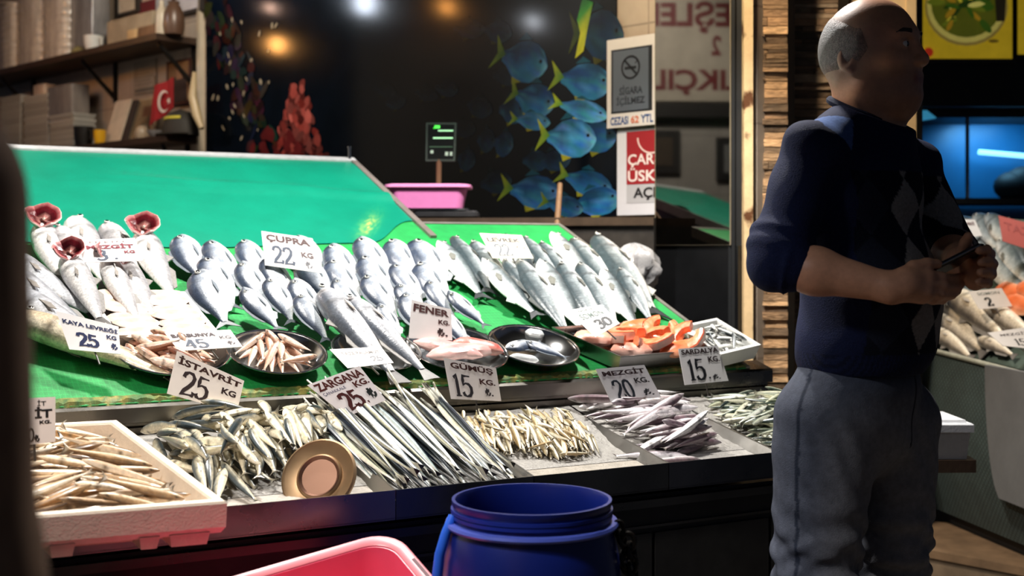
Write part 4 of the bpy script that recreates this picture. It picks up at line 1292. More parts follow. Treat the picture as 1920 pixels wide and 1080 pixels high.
card([(313, 738), (444, 774), (458, 714), (332, 658)], YL(380, 765, 0, .40), .22, 'white card lettered İSTAVRİT 25 above the horse mackerel', [('İSTAVRİT', (.05, .74, .97, .95), 'b', (62, 34, 26)), ('25.', (.15, .06, .62, .66), 'dig', (54, 40, 40)), ('KG', (.72, .40, .93, .58), 'b', (54, 36, 34)), ('₺', (.66, .02, .76, .2), 'b', BK)], (246, 236, 228), yaw=R(28))
card([(650, 782), (724, 750), (674, 686), (576, 722)], YL(690, 768, 0, .30), .3, 'tilted white card lettered ZARGANA 25 above the garfish', [('ZARGANA', (.05, .74, .96, .95), 'b', (84, 34, 28)), ('KG.', (.66, .54, .96, .70), 'b', (84, 34, 28)), ('ÇANAKKALE', (.05, .60, .5, .69), 'n', (100, 96, 120)), ('25.', (.20, .08, .68, .56), 'digb', (76, 30, 28)), ('₺', (.76, .16, .93, .44), 'b', (40, 44, 44))], (246, 238, 238), yaw=R(28))
card([(846, 748), (940, 752), (930, 690), (832, 671)], YL(892, 752, 0, .33), .22, 'white card lettered GÜMÜŞ 15 above the silversides', [('GÜMÜŞ', (.10, .74, .92, .96), 'b', (74, 44, 38)), ('15', (.10, .06, .46, .66), 'dig', (50, 46, 50)), ('KG.', (.62, .44, .93, .60), 'b', (74, 44, 38)), ('₺.', (.70, .12, .86, .34), 'b', (70, 64, 64))], (240, 232, 228), yaw=R(28))
card([(1146, 754), (1240, 745), (1208, 684), (1117, 692)], YL(1195, 752, 0, .31), .22, 'white card lettered MEZGİT 20 above the small grey whiting', [('MEZGİT', (.08, .76, .94, .95), 'b', (60, 40, 40)), ('20', (.16, .06, .54, .64), 'dig', (40, 46, 56)), ('KG.', (.64, .48, .93, .64), 'b', (50, 44, 44)), ('₺.', (.70, .10, .90, .30), 'h', (50, 50, 54))], (240, 238, 238), yaw=R(28))
card([(1284, 722), (1366, 714), (1346, 648), (1272, 654)], YL(1325, 716, 0, .40), .22, 'white card lettered SARDALYA 15 above the sardines', [('SARDALYA', (.05, .82, .97, .96), 'b', (50, 30, 28)), ('15.', (.14, .08, .62, .70), 'dig', (26, 26, 32)), ('KG.', (.66, .56, .94, .72), 'b', (50, 34, 34)), ('₺.', (.66, .08, .84, .22), 'h', (40, 40, 44))], (240, 236, 236), yaw=R(28))
card([(26, 838), (104, 828), (104, 744), (22, 748)], 2.22, .12, 'white card ending in the letters İT standing in the cream foam box', [('İT', (.58, .82, .78, .95), 'n', BK), ('İT', (.52, .55, .92, .80), 'b', BK), ('KG.', (.62, .42, .9, .5), 'b', BK), ('20', (.2, .06, .5, .36), 'dig', BK), ('₺', (.5, .04, .62, .2), 'b', BK)], (238, 226, 220), yaw=R(28))
# ---------------------------------------------------------------- things in front
M_lid = mat('old_metal_lid', rough=.46, metal=.75, nz=.12, nscale=9, rvar=.06)
c = at(597, 892, 2.455)
nrm = (Vector((-.25, -1, 0)).normalized() * math.cos(R(30)) + ZZ * math.sin(R(30))).normalized()
lx = nrm.cross(ZZ).normalized() * -1
ax = (lx, nrm.cross(lx), nrm)
rl = 73 * 2.47 / FPX
root = thing('metal_lid', c - ax[1] * rl, 'round bronze coloured metal lid leaning on the front lip of the stall', 'lid')
m = MB((158, 130, 98))
m.lathe([(rl, -.006), (rl * 1.0, .0), (rl * .95, .003), (rl * .9, .0), (rl * .62, -.006), (rl * .60, -.003), (rl * .56, -.001)], c, ax, 48)
m.build('flange', M_lid, root)
m = MB((140, 106, 88))
m.lathe([(rl * .56, -.001), (rl * .54, .001), (rl * .51, -.002), (rl * .47, -.006), (0, -.006)], c, ax, 48)
m.build('centre_disc', M_lid, root)

M_barrel = mat('blue_barrel', rough=.33, nz=.08, nscale=14, spec=.5, bump=.02, bscale=30)
bY_ = 2.16
bc = at(997, 934, bY_)
br = 150 * bY_ / FPX
root = thing('blue_barrel', (bc.x, bc.y, 0), 'open dark blue plastic barrel standing in front of the fish stall', 'barrel')
m = MB((11, 27, 100))
h = bc.z
m.lathe([(0, .01), (br * .95, .012), (br * 1.08, .03), (br * 1.12, .12), (br * 1.14, h * .5), (br * 1.13, h - .16), (br * 1.09, h - .10), (br * 1.02, h - .055), (br * .985, h - .045),
         (br * .985, h - .012), (br * 1.0, h - .008), (br * 1.0, h), (br * .96, h), (br * .945, h - .006), (br * .94, h - .05), (br * 1.0, h - .09), (br * 1.06, h - .16), (br * 1.06, .04), (0, .03)], (bc.x, bc.y, 0), None, 64)
m.build('barrel_body', M_barrel, root)
m = MB((70, 86, 176))
m.lathe([(br * .98, h - .046), (br * 1.07, h - .046), (br * 1.085, h - .042), (br * 1.07, h - .037), (br * .98, h - .036)], (bc.x, bc.y, 0), None, 64)
m.build('neck_flange', M_barrel, root)
for dz, rr in ((-.018, 1.0), (-.026, .996)):
    m = MB((22, 40, 128))
    m.lathe([(br * .97, h + dz - .003), (br * (rr + .012), h + dz - .003), (br * (rr + .012), h + dz + .003), (br * .97, h + dz + .003)], (bc.x, bc.y, 0), None, 64)
    m.build('screw_thread', M_barrel, root)
m = MB((40, 100, 220))
pth = [at(850, 968, bY_ - .03), at(836, 1000, bY_ - .04), at(824, 1040, bY_ - .045), at(819, 1080, bY_ - .045), at(818, 1130, bY_ - .045), at(824, 1180, bY_ - .04), at(840, 1210, bY_ - .02)]
m.tube(pth, .009, 10)
m.build('carry_handle', M_barrel, root)
M_black = mat('black_iron', rough=.38, metal=.7, nz=.2, nscale=60)
def ring_link(mb, c, r, t, ax):
    n = 16
    mb.tube([c + ax[0] * r * .7 * math.cos(2 * math.pi * k / n) + ax[1] * r * math.sin(2 * math.pi * k / n) for k in range(n + 1)], t, 7, False)
lk = None
for i, (x, y, r, a) in enumerate([(1160, 990, .012, 0), (1166, 1010, .014, 1), (1178, 1016, .016, 0), (1184, 1034, .015, 1), (1180, 1058, .018, 0), (1172, 1050, .015, 1), (1186, 1070, .016, 1), (1168, 1078, .018, 0)]):
    m = MB((34, 30, 26))
    A = (Vector((1, 0, 0)), ZZ) if a == 0 else (Vector((.5, .8, .2)).normalized(), Vector((-.3, .1, .95)).normalized())
    ring_link(m, at(x, y, bY_ - .02), r, .0042, A)
    m.build('clamp_link', M_black, root)

M_tub = mat('pink_tub', rough=.36, nz=.04, nscale=12, spec=.5, trans=.25)
tz = lambda Y: .70 - .35 * (2.32 - Y)
def ontub(px, py, h=0):
    n = Vector((0, -.35, 1)).normalized()
    return onplane(px, py, Vector((0, 2.32, .70)) + n * h, n)
TN = Vector((0, -.35, 1)).normalized()
fc = ontub(735, 996)
e1 = (ontub(430, 1085) - fc).normalized()
e2 = TN.cross(e1) * -1
if e2.x < 0:
    e2 = -e2
LT, WT = .52, .30
tcen = fc + e1 * LT / 2 + e2 * WT / 2
def rrect(c, hl, hw, r, h, n=7):
    out = []
    for k, (sx, sy) in enumerate(((1, 1), (-1, 1), (-1, -1), (1, -1))):
        for j in range(n):
            a = (k + j / (n - 1)) * math.pi / 2
            out.append(c + e1 * (sx * (hl - r) + r * math.cos(a)) + e2 * (sy * (hw - r) + r * math.sin(a)) + TN * h)
    return out
root = thing('pink_tub', tcen - TN * .13, 'bright pink plastic tub tilted in front of the stall', 'tub')
m = MB((250, 92, 126))
hl, hw = LT / 2, WT / 2
m.loft([rrect(tcen, hl - .05, hw - .05, .04, -.13), rrect(tcen, hl - .012, hw - .012, .055, -.008), rrect(tcen, hl - .010, hw - .010, .056, -.002), rrect(tcen, hl - .022, hw - .022, .05, -.004), rrect(tcen, hl - .058, hw - .058, .036, -.124)], True, True)
m.build('tub_body', M_tub, root)
m = MB((246, 150, 160))
m.loft([rrect(tcen, hl - .012, hw - .012, .055, -.012), rrect(tcen, hl + .004, hw + .004, .062, -.010), rrect(tcen, hl + .004, hw + .004, .062, -.001), rrect(tcen, hl, hw, .060, .003), rrect(tcen, hl - .014, hw - .014, .052, .003), rrect(tcen, hl - .020, hw - .020, .05, -.002)], True, False)
m.build('rim', M_tub, root)
m = MB((90, 40, 52))
hc = tcen - e1 * (hl - .006) + TN * .0034
m.box(hc, (.006, .085, .0016), (e1, e2, TN))
m.build('handle_slot', M_tub, root)
# an upturned crate carries the tub
m = MB((40, 40, 44))
M_crate = mat('dark_crate', rough=.6, nz=.2)
zt_ = min(p.z for p in [tcen - TN * .13]) - .06
cx_, cy_ = (tcen - TN * .14).x, (tcen - TN * .14).y
m.box((cx_, cy_, zt_ / 2), (.3, .22, zt_), None)
o = m.build("crate", M_crate, smooth=False)
tag(o, 'dark crate under the pink tub', 'crate')
# ---------------------------------------------------------------- aquarium poster on the back wall
M_poster = mat('glossy_print', rough=.12, nz=.25, nscale=10, spec=.17)
class FaceOut(MB):
    """flat print: every face is turned to look away from the wall"""
    def add(s, vs, fs, cols=None, mi=None):
        P = [Vector(p) for p in vs]
        out = []
        for f in fs:
            n_ = Vector((0, 0, 0))
            for i in range(len(f)):
                a, b = P[f[i]], P[f[(i + 1) % len(f)]]
                n_ += a.cross(b)
            out.append(tuple(f) if n_.dot(WN) >= 0 else tuple(f)[::-1])
        return MB.add(s, vs, out, cols, mi)
pst = FaceOut()
PB, PT = 1.365, 3.3
layer = [0.013]
def pw(px, py):
    return wall(px, py, layer[0])
# dark sea ground, bluer towards the upper left
GX, GZ = 40, 16
vs, cs = [], []
sL, sR = wall_s(386, .012), wall_s(1155, .012)
for j in range(GZ + 1):
    for i in range(GX + 1):
        u, v = i / GX, j / GZ
        vs.append(wp(lerp(sL, sR, u), .012, lerp(PB, PT, v)))
        blue = sstep(.45, 1, v) * sstep(.75, .1, u)
        cs.append(lin(mixc((5, 9, 14), (18, 38, 66), blue + .12 * rnd.random())))
pst.add(vs, [(j * (GX + 1) + i, j * (GX + 1) + i + 1, (j + 1) * (GX + 1) + i + 1, (j + 1) * (GX + 1) + i) for j in range(GZ) for i in range(GX)], cs)
MB.hexa(pst.color((20, 20, 22)), [wp(sL, .002, PB), wp(sR, .002, PB), wp(sR, .011, PB), wp(sL, .011, PB)], [wp(sL, .002, PT), wp(sR, .002, PT), wp(sR, .011, PT), wp(sL, .011, PT)])
def pblob(cx, cy, rx, ry, c, rot=0, n=10, jag=.0):
    layer[0] += .000012
    pts = []
    for k in range(n):
        a = 2 * math.pi * k / n
        q = 1 + jag * rnd.uniform(-1, 1)
        x, y = rx * q * math.cos(a), ry * q * math.sin(a)
        pts.append(pw(cx + x * math.cos(rot) - y * math.sin(rot), cy + x * math.sin(rot) + y * math.cos(rot)))
    pst.add(pts, [tuple(range(n - 1, -1, -1))], [lin(c)] * n)
def pfish(cx, cy, ln, ht, bright=1.0, face=1, rot=0.0, tail=True, pale=.0):
    layer[0] += .00002
    prof = [(-.5, .12), (-.38, .2), (-.2, .42), (0, .5), (.2, .47), (.36, .33), (.45, .18), (.5, .04)]
    NX, NY = len(prof), 7
    vs, cs = [], []
    cr, sr = math.cos(rot), math.sin(rot)
    def tr(x, y):
        x *= face
        return pw(cx + x * cr - y * sr, cy + x * sr + y * cr)
    for i, (x, h) in enumerate(prof):
        for j in range(NY):
            q = 1 - 2 * j / (NY - 1)
            vs.append(tr(x * ln, -q * h * ht + .04 * ht))
            c = mixc((14, 52, 92), (34, 104, 160), sstep(-.6, .5, -q + .4 * math.sin(i * 2.1)))
            c = mixc(c, (120, 178, 214), sstep(.2, .5, x) * .75 * (1 if -q > -.5 else .3))
            c = mixc(c, (96, 170, 214), pale + .35 * (rnd.random() < .18))
            cs.append(lin(tuple(v * bright * rnd.uniform(.85, 1.1) for v in c)))
    fs = [(i * NY + j, i * NY + j + 1, (i + 1) * NY + j + 1, (i + 1) * NY + j) for i in range(NX - 1) for j in range(NY - 1)]
    pst.add(vs, [f if face > 0 else f[::-1] for f in fs], cs)
    if tail:
        layer[0] += .00002
        pts = [tr(-.44 * ln, 0), tr(-.72 * ln, -.42 * ht), tr(-.62 * ln, 0), tr(-.74 * ln, .42 * ht)]
        pst.add(pts, [(0, 1, 2), (0, 2, 3)], [lin(tuple(v * bright for v in (60, 120, 50))), lin(tuple(v * bright for v in (168, 176, 40))), lin(tuple(v * bright for v in (120, 150, 46))), lin(tuple(v * bright for v in (150, 168, 44)))])
    layer[0] += .00002
    e = [tr(.33 * ln + .035 * ln * math.cos(a), -.05 * ht + .05 * ht * math.sin(a)) for a in [k * math.pi / 4 for k in range(8)]]
    pst.add(e, [tuple(range(8))], [lin((6, 10, 16))] * 8)
    # fins
    pts = [tr(-.25 * ln, -.4 * ht), tr(.05 * ln, -.5 * ht), tr(-.12 * ln, -.62 * ht)]
    pst.add(pts, [(0, 1, 2)], [lin(tuple(v * bright for v in (20, 70, 90)))] * 3)
    pts = [tr(-.2 * ln, .46 * ht), tr(.02 * ln, .53 * ht), tr(-.16 * ln, .64 * ht)]
    pst.add(pts, [(0, 1, 2)], [lin(tuple(v * bright for v in (150, 150, 40)))] * 3)
for a in [(880, 52, 60, 40, .30), (935, 58, 52, 44, .38), (800, 175, 46, 30, .22), (742, 190, 40, 30, .22), (722, 168, 44, 26, .16), (838, 165, 44, 32, .30), (875, 298, 34, 44, .42), (912, 262, 34, 46, .40), (945, 268, 36, 50, .5), (960, 205, 48, 52, .55), (950, 140, 50, 40, .3), (900, 200, 50, 40, .3), (870, 240, 44, 36, .25), (1005, 300, 50, 40, .4), (930, 340, 60, 44, .3), (1040, 300, 60, 40, .4)]:
    pfish(*a[:4], bright=a[4], tail=False, rot=rnd.uniform(-.2, .4))
for a in [(1128, 62, 84, 96, .42, .0, 0), (1118, 255, 76, 60, .8, -.1, .1), (985, 112, 86, 80, .9, .25, .1), (1004, 186, 74, 66, .85, .3, .05), (1100, 150, 96, 70, .95, .12, .1), (1096, 206, 92, 40, 1.1, .25, .35), (1000, 226, 64, 34, .9, .1, .3), (1072, 256, 92, 74, 1.1, .05, .25), (1005, 358, 96, 64, .85, .1, .1), (1105, 342, 90, 50, .85, .3, .1), (1120, 376, 90, 54, .9, -.2, .1), (1060, 385, 70, 40, .7, .2, .1)]:
    pfish(a[0], a[1], a[2], a[3], bright=a[4], rot=a[5], pale=a[6])
# the bright yellow tail of the largest fish at the upper right
layer[0] += .00003
pts = [pw(1100, 62), pw(1112, 4), pw(1092, -4), pw(1082, 38), pw(1088, 62), pw(1078, 110), pw(1094, 96)]
pst.add(pts, [(0, 1, 2, 3, 4), (0, 4, 5, 6)], [lin(c) for c in ((150, 160, 40), (40, 110, 40), (30, 90, 40), (60, 140, 50), (176, 180, 40), (170, 172, 36), (186, 186, 44))])
# red and grey corals
for k in range(150):
    v = rnd.random() ** .8
    y = 160 + 150 * v
    w = 10 + 52 * v
    x = 558 + rnd.uniform(-w, w) * .9
    c = mixc((118, 40, 34), (176, 92, 84), rnd.random())
    q = rnd.uniform(.45, 1.0)
    pblob(x, y, rnd.uniform(3, 7), rnd.uniform(7, 15), tuple(t * q for t in c), rnd.uniform(-.5, .5), 7, .2)
for k in range(90):
    v = rnd.random()
    x, y = 400 + 90 * v + rnd.uniform(-26, 26), 20 + 230 * v + rnd.uniform(-40, 40)
    pblob(x, y, rnd.uniform(3, 8), rnd.uniform(8, 18), tuple(t * rnd.uniform(.3, .8) for t in mixc((60, 72, 74), (78, 44, 40), rnd.random())), rnd.uniform(-.6, .6), 7, .25)
for k in range(26):
    x, y = rnd.uniform(395, 520), rnd.uniform(20, 260)
    pblob(x, y, rnd.uniform(1.2, 2.6), rnd.uniform(3, 7), (150, 140, 120), rnd.uniform(-.5, .5), 6)
for k in range(24):
    x, y = rnd.uniform(470, 560), rnd.uniform(250, 330)
    pblob(x, y, rnd.uniform(4, 8), rnd.uniform(8, 18), (84, 26, 26), rnd.uniform(-.5, .5), 7, .3)
o = pst.build('aquarium_poster', M_poster, smooth=False)
tag(o, 'huge glossy dark wall poster of blue reef fish and red coral', 'poster')

# ---------------------------------------------------------------- mirror, signs, counter on the back wall
M_mirror = mat('mirror_glass', rough=.03, metal=1.0, nz=.04, nscale=3)
OFFM = .07
sm0, sm1 = wall_s(1229, OFFM), wall_s(1368, OFFM)
root = thing('wall_mirror', wp((sm0 + sm1) / 2, OFFM, 1.25), 'tall wall mirror reflecting the shop board and the green stall', 'mirror')
m = MB((126, 124, 120))
m.add([wp(sm0, OFFM, 1.252), wp(sm1, OFFM, 1.252), wp(sm1, OFFM, 2.6), wp(sm0, OFFM, 2.6)], [(0, 1, 2, 3)])
m.build('mirror_glass', M_mirror, root, smooth=False)
m = MB((120, 110, 92))
wbox(m, sm0 - .004, sm1 + .004, OFFM - .02, OFFM - .001, 1.25, 2.6)
m.build('backing', M_matt, root, smooth=False)
m = MB((16, 17, 19))
wbox(m, wall_s(1228, .06), wall_s(1384, .06), .006, .06, 0, 1.248)
o = m.build('dark_cabinet', mat('gloss_black', rough=.3, nz=.2, nscale=10), smooth=False)
tag(o, 'tall plain black cabinet below the wall mirror', 'cabinet')
def mirror_hit(px, py, X):
    """where the sight line through the mirror meets the plane x = X"""
    h = wall(px, py, OFFM)
    d = ray(px, py).normalized()
    r_ = d - WN * 2 * d.dot(WN)
    return h + r_ * ((X - h.x) / r_.x)
# the shop's board on the side wall, read backwards in the mirror
q = [mirror_hit(1410, 190, WLX + .04), mirror_hit(1225, 190, WLX + .04)]
ya, yb = sorted((q[0].y, q[1].y))
zb_ = q[0].z
pxs = (1368 - 1229)
wpp = abs(mirror_hit(1360, 100, WLX + .03).y - mirror_hit(1240, 100, WLX + .03).y) / 120     # metres per pixel
yk = mirror_hit(1366, 150, WLX + .03).y
dirn = 1 if mirror_hit(1240, 150, WLX + .03).y > yk else -1
root = thing('shop_board', (WLX + .04, yk, zb_), 'white shop board lettered BEŞLER 2 BALIKÇILIK in dark red, seen in the mirror', 'sign')
m = MB((168, 160, 146))
y0, y1 = yk - dirn * .75, yk + dirn * .95
m.hexa([(WLX + .004, min(y0, y1), zb_), (WLX + .03, min(y0, y1), zb_), (WLX + .03, max(y0, y1), zb_), (WLX + .004, max(y0, y1), zb_)], [(WLX + .004, min(y0, y1), 3.3), (WLX + .03, min(y0, y1), 3.3), (WLX + .03, max(y0, y1), 3.3), (WLX + .004, max(y0, y1), 3.3)])
m.build('board', M_plain, root, smooth=False)
m = MB((98, 22, 28))
def mtext(s, ya_, yb_, za, zb, c=(98, 22, 28)):
    vs, fs = text2d(s, .035)
    m.color(c)
    pts = [Vector((WLX + .032, ya_ + (yb_ - ya_) * u, lerp(za, zb, v))) for u, v in fit(vs, (0, 0, 1, 1))]
    m.add(pts, fs)
def my(px): return mirror_hit(px, 150, WLX + .03).y
def mz(py): return mirror_hit(1300, py, WLX + .03).z
mtext('BALIKÇILIK', my(1366 + 98), my(1366 - 205), mz(178), mz(130))
mtext('BEŞLER', my(1366 + 40), my(1366 - 170), mz(62), mz(2))
mtext('2', my(1352), my(1334), mz(104), mz(66))
m.build('lettering', M_ink, root, smooth=False)
def left_box(name, px0, px1, py0, py1, col, label, cat, inner=None, d=.03, part='frame'):
    ys = sorted((mirror_hit(px0, 300, WLX).y, mirror_hit(px1, 300, WLX).y))
    z0, z1 = sorted((mirror_hit(1300, py0, WLX).z, mirror_hit(1300, py1, WLX).z))
    root = thing(name, (WLX, sum(ys) / 2, z0), label, cat)
    m = MB(col)
    m.hexa([(WLX, ys[0], z0), (WLX + d, ys[0], z0), (WLX + d, ys[1], z0), (WLX, ys[1], z0)], [(WLX, ys[0], z1), (WLX + d, ys[0], z1), (WLX + d, ys[1], z1), (WLX, ys[1], z1)])
    m.build(part, M_matt, root, smooth=False)
    if inner:
        m = MB(inner)
        e = .05
        m.hexa([(WLX + d, ys[0] + e, z0 + e), (WLX + d + .003, ys[0] + e, z0 + e), (WLX + d + .003, ys[1] - e, z0 + e), (WLX + d, ys[1] - e, z0 + e)], [(WLX + d, ys[0] + e, z1 - e), (WLX + d + .003, ys[0] + e, z1 - e), (WLX + d + .003, ys[1] - e, z1 - e), (WLX + d, ys[1] - e, z1 - e)])
        m.build('picture', M_matt, root, smooth=False)
left_box('wall_picture', 1200, 1274, 325, 245, (26, 24, 22), 'dark framed picture seen at the left of the mirror', 'picture', (62, 52, 40))
left_box('wall_picture', 1342, 1400, 338, 258, (14, 14, 14), 'black framed grey picture seen at the right edge of the mirror', 'picture', (110, 112, 112))
left_box('cable_duct', 1180, 1420, 222, 196, (22, 20, 18), 'dark duct under the shop board seen in the mirror', 'duct', None, .08, 'duct')

def wall_board(name, px0, px1, ytl, ybl, off, th, col, label, cat, base='board'):
    s0, s1 = wall_s(px0, off), wall_s(px1, off)
    zt_, zb2 = wall(px0, ytl, off).z, wall(px0, ybl, off).z
    root = thing(name, wp((s0 + s1) / 2, off, zb2), label, cat)
    m = MB(col)
    wbox(m, s0, s1, off - th, off, zb2, zt_)
    m.build(base, M_card, root, smooth=False)
    def P(u, v, o=.001):
        return wp(lerp(s0, s1, u), off + o, lerp(zb2, zt_, v))
    return root, P, (s1 - s0), (zt_ - zb2)
def rectf(m, P, u0, v0, u1, v1, c, o=.001):
    m.color(c).add([P(u0, v0, o), P(u1, v0, o), P(u1, v1, o), P(u0, v1, o)], [(0, 1, 2, 3)])
def textf(m, P, s, box, c, bold=.03, o=.002):
    vs, fs = text2d(s, bold)
    m.color(c).add([P(u, v, o) for u, v in fit(vs, box)], fs)
root, P, W_, H_ = wall_board('no_smoking_sign', 1138, 1232, 76, 241, .045, .008, (214, 208, 204), 'white sign with grey panel reading SİGARA İÇİLMEZ left of the mirror', 'sign')
m = MB()
rectf(m, P, .09, .16, .91, .88, (24, 28, 34))
rectf(m, P, .13, .18, .84, .86, (84, 92, 104), .002)
n = 28
for (r0, r1) in ((.19, .155),):
    pts = []
    for k in range(n):
        a = 2 * math.pi * k / n
        for rr in (r0, r1):
            pts.append(P(.49 + rr * math.cos(a), .66 + rr * math.sin(a) * W_ / H_, .003))
    m.color((20, 22, 30)).add(pts, [(2 * k, 2 * ((k + 1) % n), 2 * ((k + 1) % n) + 1, 2 * k + 1) for k in range(n)])
for (a, b, w) in (((.36, .75), (.62, .57), .018), ((.37, .655), (.60, .655), .016), ((.58, .70), (.64, .74), .008)):
    m.add([P(a[0], a[1] - w, .003), P(b[0], b[1] - w, .003), P(b[0], b[1] + w, .003), P(a[0], a[1] + w, .003)], [(0, 1, 2, 3)])
textf(m, P, 'SİGARA', (.26, .36, .72, .47), (18, 20, 32))
textf(m, P, 'İÇİLMEZ', (.20, .23, .77, .35), (18, 20, 32))
textf(m, P, 'CEZASI', (.08, .03, .44, .12), (52, 84, 140), .02)
textf(m, P, '62', (.49, .035, .65, .115), (214, 120, 90), .02)
textf(m, P, 'YTL', (.69, .03, .93, .12), (52, 84, 140), .02)
m.build('lettering', M_ink, root, smooth=False)
root, P, W_, H_ = wall_board('notice_board', 1157, 1250, 246, 404, .03, .008, (206, 206, 212), 'white notice with red bag and ÇARŞI lettering below the no smoking sign', 'sign')
m = MB()
rectf(m, P, .20, .36, 1.0, .98, (150, 26, 34))
rectf(m, P, .20, .14, 1.0, .355, (176, 176, 180))
pts = []
for k in range(17):
    a = math.pi + math.pi * k / 16
    for rr in (.30, .27):
        pts.append(P(.72 + rr * math.cos(a), .90 + rr * math.sin(a) * W_ / H_ * .9, .003))
m.color((226, 196, 190)).add(pts, [(2 * k, 2 * k + 2, 2 * k + 3, 2 * k + 1) for k in range(16)])
textf(m, P, 'ÇARŞI', (.23, .55, .98, .72), (228, 214, 210), .02)
textf(m, P, 'ÜSKÜDAR', (.23, .39, 1.3, .54), (228, 214, 210), .02) if False else textf(m, P, 'ÜSKÜ', (.23, .39, .99, .55), (228, 214, 210), .02)
textf(m, P, 'AÇIK', (.34, .17, 1.0, .32), (20, 20, 22), .03)
m.build('lettering', M_ink, root, smooth=False)
# dark counter with the weighing scale behind the sea bass
m = MB((58, 54, 50))
ca, cb = at(745, 406, 4.62), at(1226, 406, 4.46)
cd = (cb - ca); cd.z = 0
cdn = cd.normalized(); cbk = Vector((-cdn.y, cdn.x, 0))
zc = 1.352
q = [Vector((p.x, p.y, 0)) for p in (ca, cb, cb + cbk * .16, ca + cbk * .42)]
root = thing('side_counter', (q[0] + q[1]) / 2, 'dark steel counter behind the sea bass carrying the weighing scale', 'counter')
m.hexa(q, [Vector((p.x, p.y, zc - .03)) for p in q])
m.build('counter_body', M_dark, root, smooth=False)
m = MB((74, 60, 48))
q2 = [p - cbk * .015 for p in q[:2]] + q[2:]
m.hexa([Vector((p.x, p.y, zc - .03)) for p in q2], [Vector((p.x, p.y, zc)) for p in q2])
m.build('worktop', M_dark, root, smooth=False)
# scale
YSC = 4.72
sp = at(838, 404, YSC)
root = thing('weighing_scale', Vector((sp.x, sp.y, zc)), 'electronic weighing scale with a pole mounted display beside the pink basin', 'scale')
m = MB((46, 46, 48))
zt_ = at(840, 396, YSC).z
m.rbox((sp.x, sp.y, (zc + zt_) / 2 + .0), (.25, .2, max(.012, zt_ - zc)), None, .02)
m.build('scale_base', M_dark, root)
m = MB((150, 150, 152))
m.rbox((sp.x - .06, sp.y, zt_ + .004), (.29, .2, .008), None, .02)
m.build('platter', M_steel, root)
m = MB((120, 92, 66))
pp = at(822, 345, YSC + .13)
m.tube([Vector((pp.x, pp.y, zt_)), at(823, 298, YSC + .13)], .011, 10)
m.build('pole', M_plas, root)
dq = [at(798, 302, YSC + .12), at(853, 302, YSC + .12), at(856, 230, YSC + .12), at(799, 230, YSC + .12)]
m = MB((70, 84, 74))
bk = Vector((0, .04, 0))
m.hexa([dq[0], dq[1], dq[1] + bk, dq[0] + bk], [dq[3], dq[2], dq[2] + bk, dq[3] + bk])
m.build('display_housing', M_plas, root, smooth=False)
m = MB()
def DQ(u, v, o=.001):
    p = (dq[0] * (1 - u) + dq[1] * u) * (1 - v) + (dq[3] * (1 - u) + dq[2] * u) * v
    return p - Vector((0, o, 0))
rectf(m, DQ, .06, .05, .94, .95, (10, 16, 12))
m.build('face_plate', M_plas, root, smooth=False)
m = MB()
for (u0, v0, u1, v1, c) in ((.28, .85, .46, .93, (90, 255, 90)), (.40, .77, .90, .81, (170, 240, 180)), (.24, .58, .90, .62, (170, 240, 180)), (.12, .36, .90, .38, (60, 90, 66)), (.16, .20, .26, .28, (150, 170, 150)), (.66, .14, .76, .24, (150, 170, 150)), (.82, .14, .90, .24, (150, 170, 150)), (.24, .84, .30, .88, (60, 200, 60))):
    rectf(m, DQ, u0, v0, u1, v1, c, .002)
m.build('lit_segments', mat('led_segments', emit=.8, rough=.5), root, smooth=False)
# pink basin on the scale
M_basin = mat('lilac_plastic', rough=.4, nz=.04)
bcn = at(805, 396, YSC - .02)
root = thing('pink_basin', Vector((bcn.x, bcn.y, zt_ + .008)), 'pink rectangular plastic basin standing on the weighing scale', 'basin')
hw_, hd_ = 76 * YSC / FPX, .11
zb2, zr = zt_ + .0085, at(805, 349, YSC).z
m = MB((228, 132, 190))
def rr2(sx, sy, z, r_=.03):
    out = []
    for k, (a_, b_) in enumerate(((1, 1), (-1, 1), (-1, -1), (1, -1))):
        for j in range(5):
            t = (k + j / 4) * math.pi / 2
            out.append(Vector((bcn.x + a_ * (sx - r_) + r_ * math.cos(t), bcn.y + b_ * (sy - r_) + r_ * math.sin(t), z)))
    return out
m.loft([rr2(hw_ * .82, hd_ * .8, zb2), rr2(hw_ * .93, hd_ * .95, zr - .004), rr2(hw_ * .90, hd_ * .92, zr - .004), rr2(hw_ * .78, hd_ * .76, zb2 + .006)], True, True)
m.build('basin_body', M_basin, root)
m = MB((236, 150, 200))
m.loft([rr2(hw_ * .93, hd_ * .95, zr - .012), rr2(hw_ * 1.04, hd_ * 1.06, zr - .010), rr2(hw_ * 1.04, hd_ * 1.06, zr), rr2(hw_ * .93, hd_ * .94, zr + .003), rr2(hw_ * .90, hd_ * .91, zr - .006)], True, False)
m.build('rim', M_basin, root)
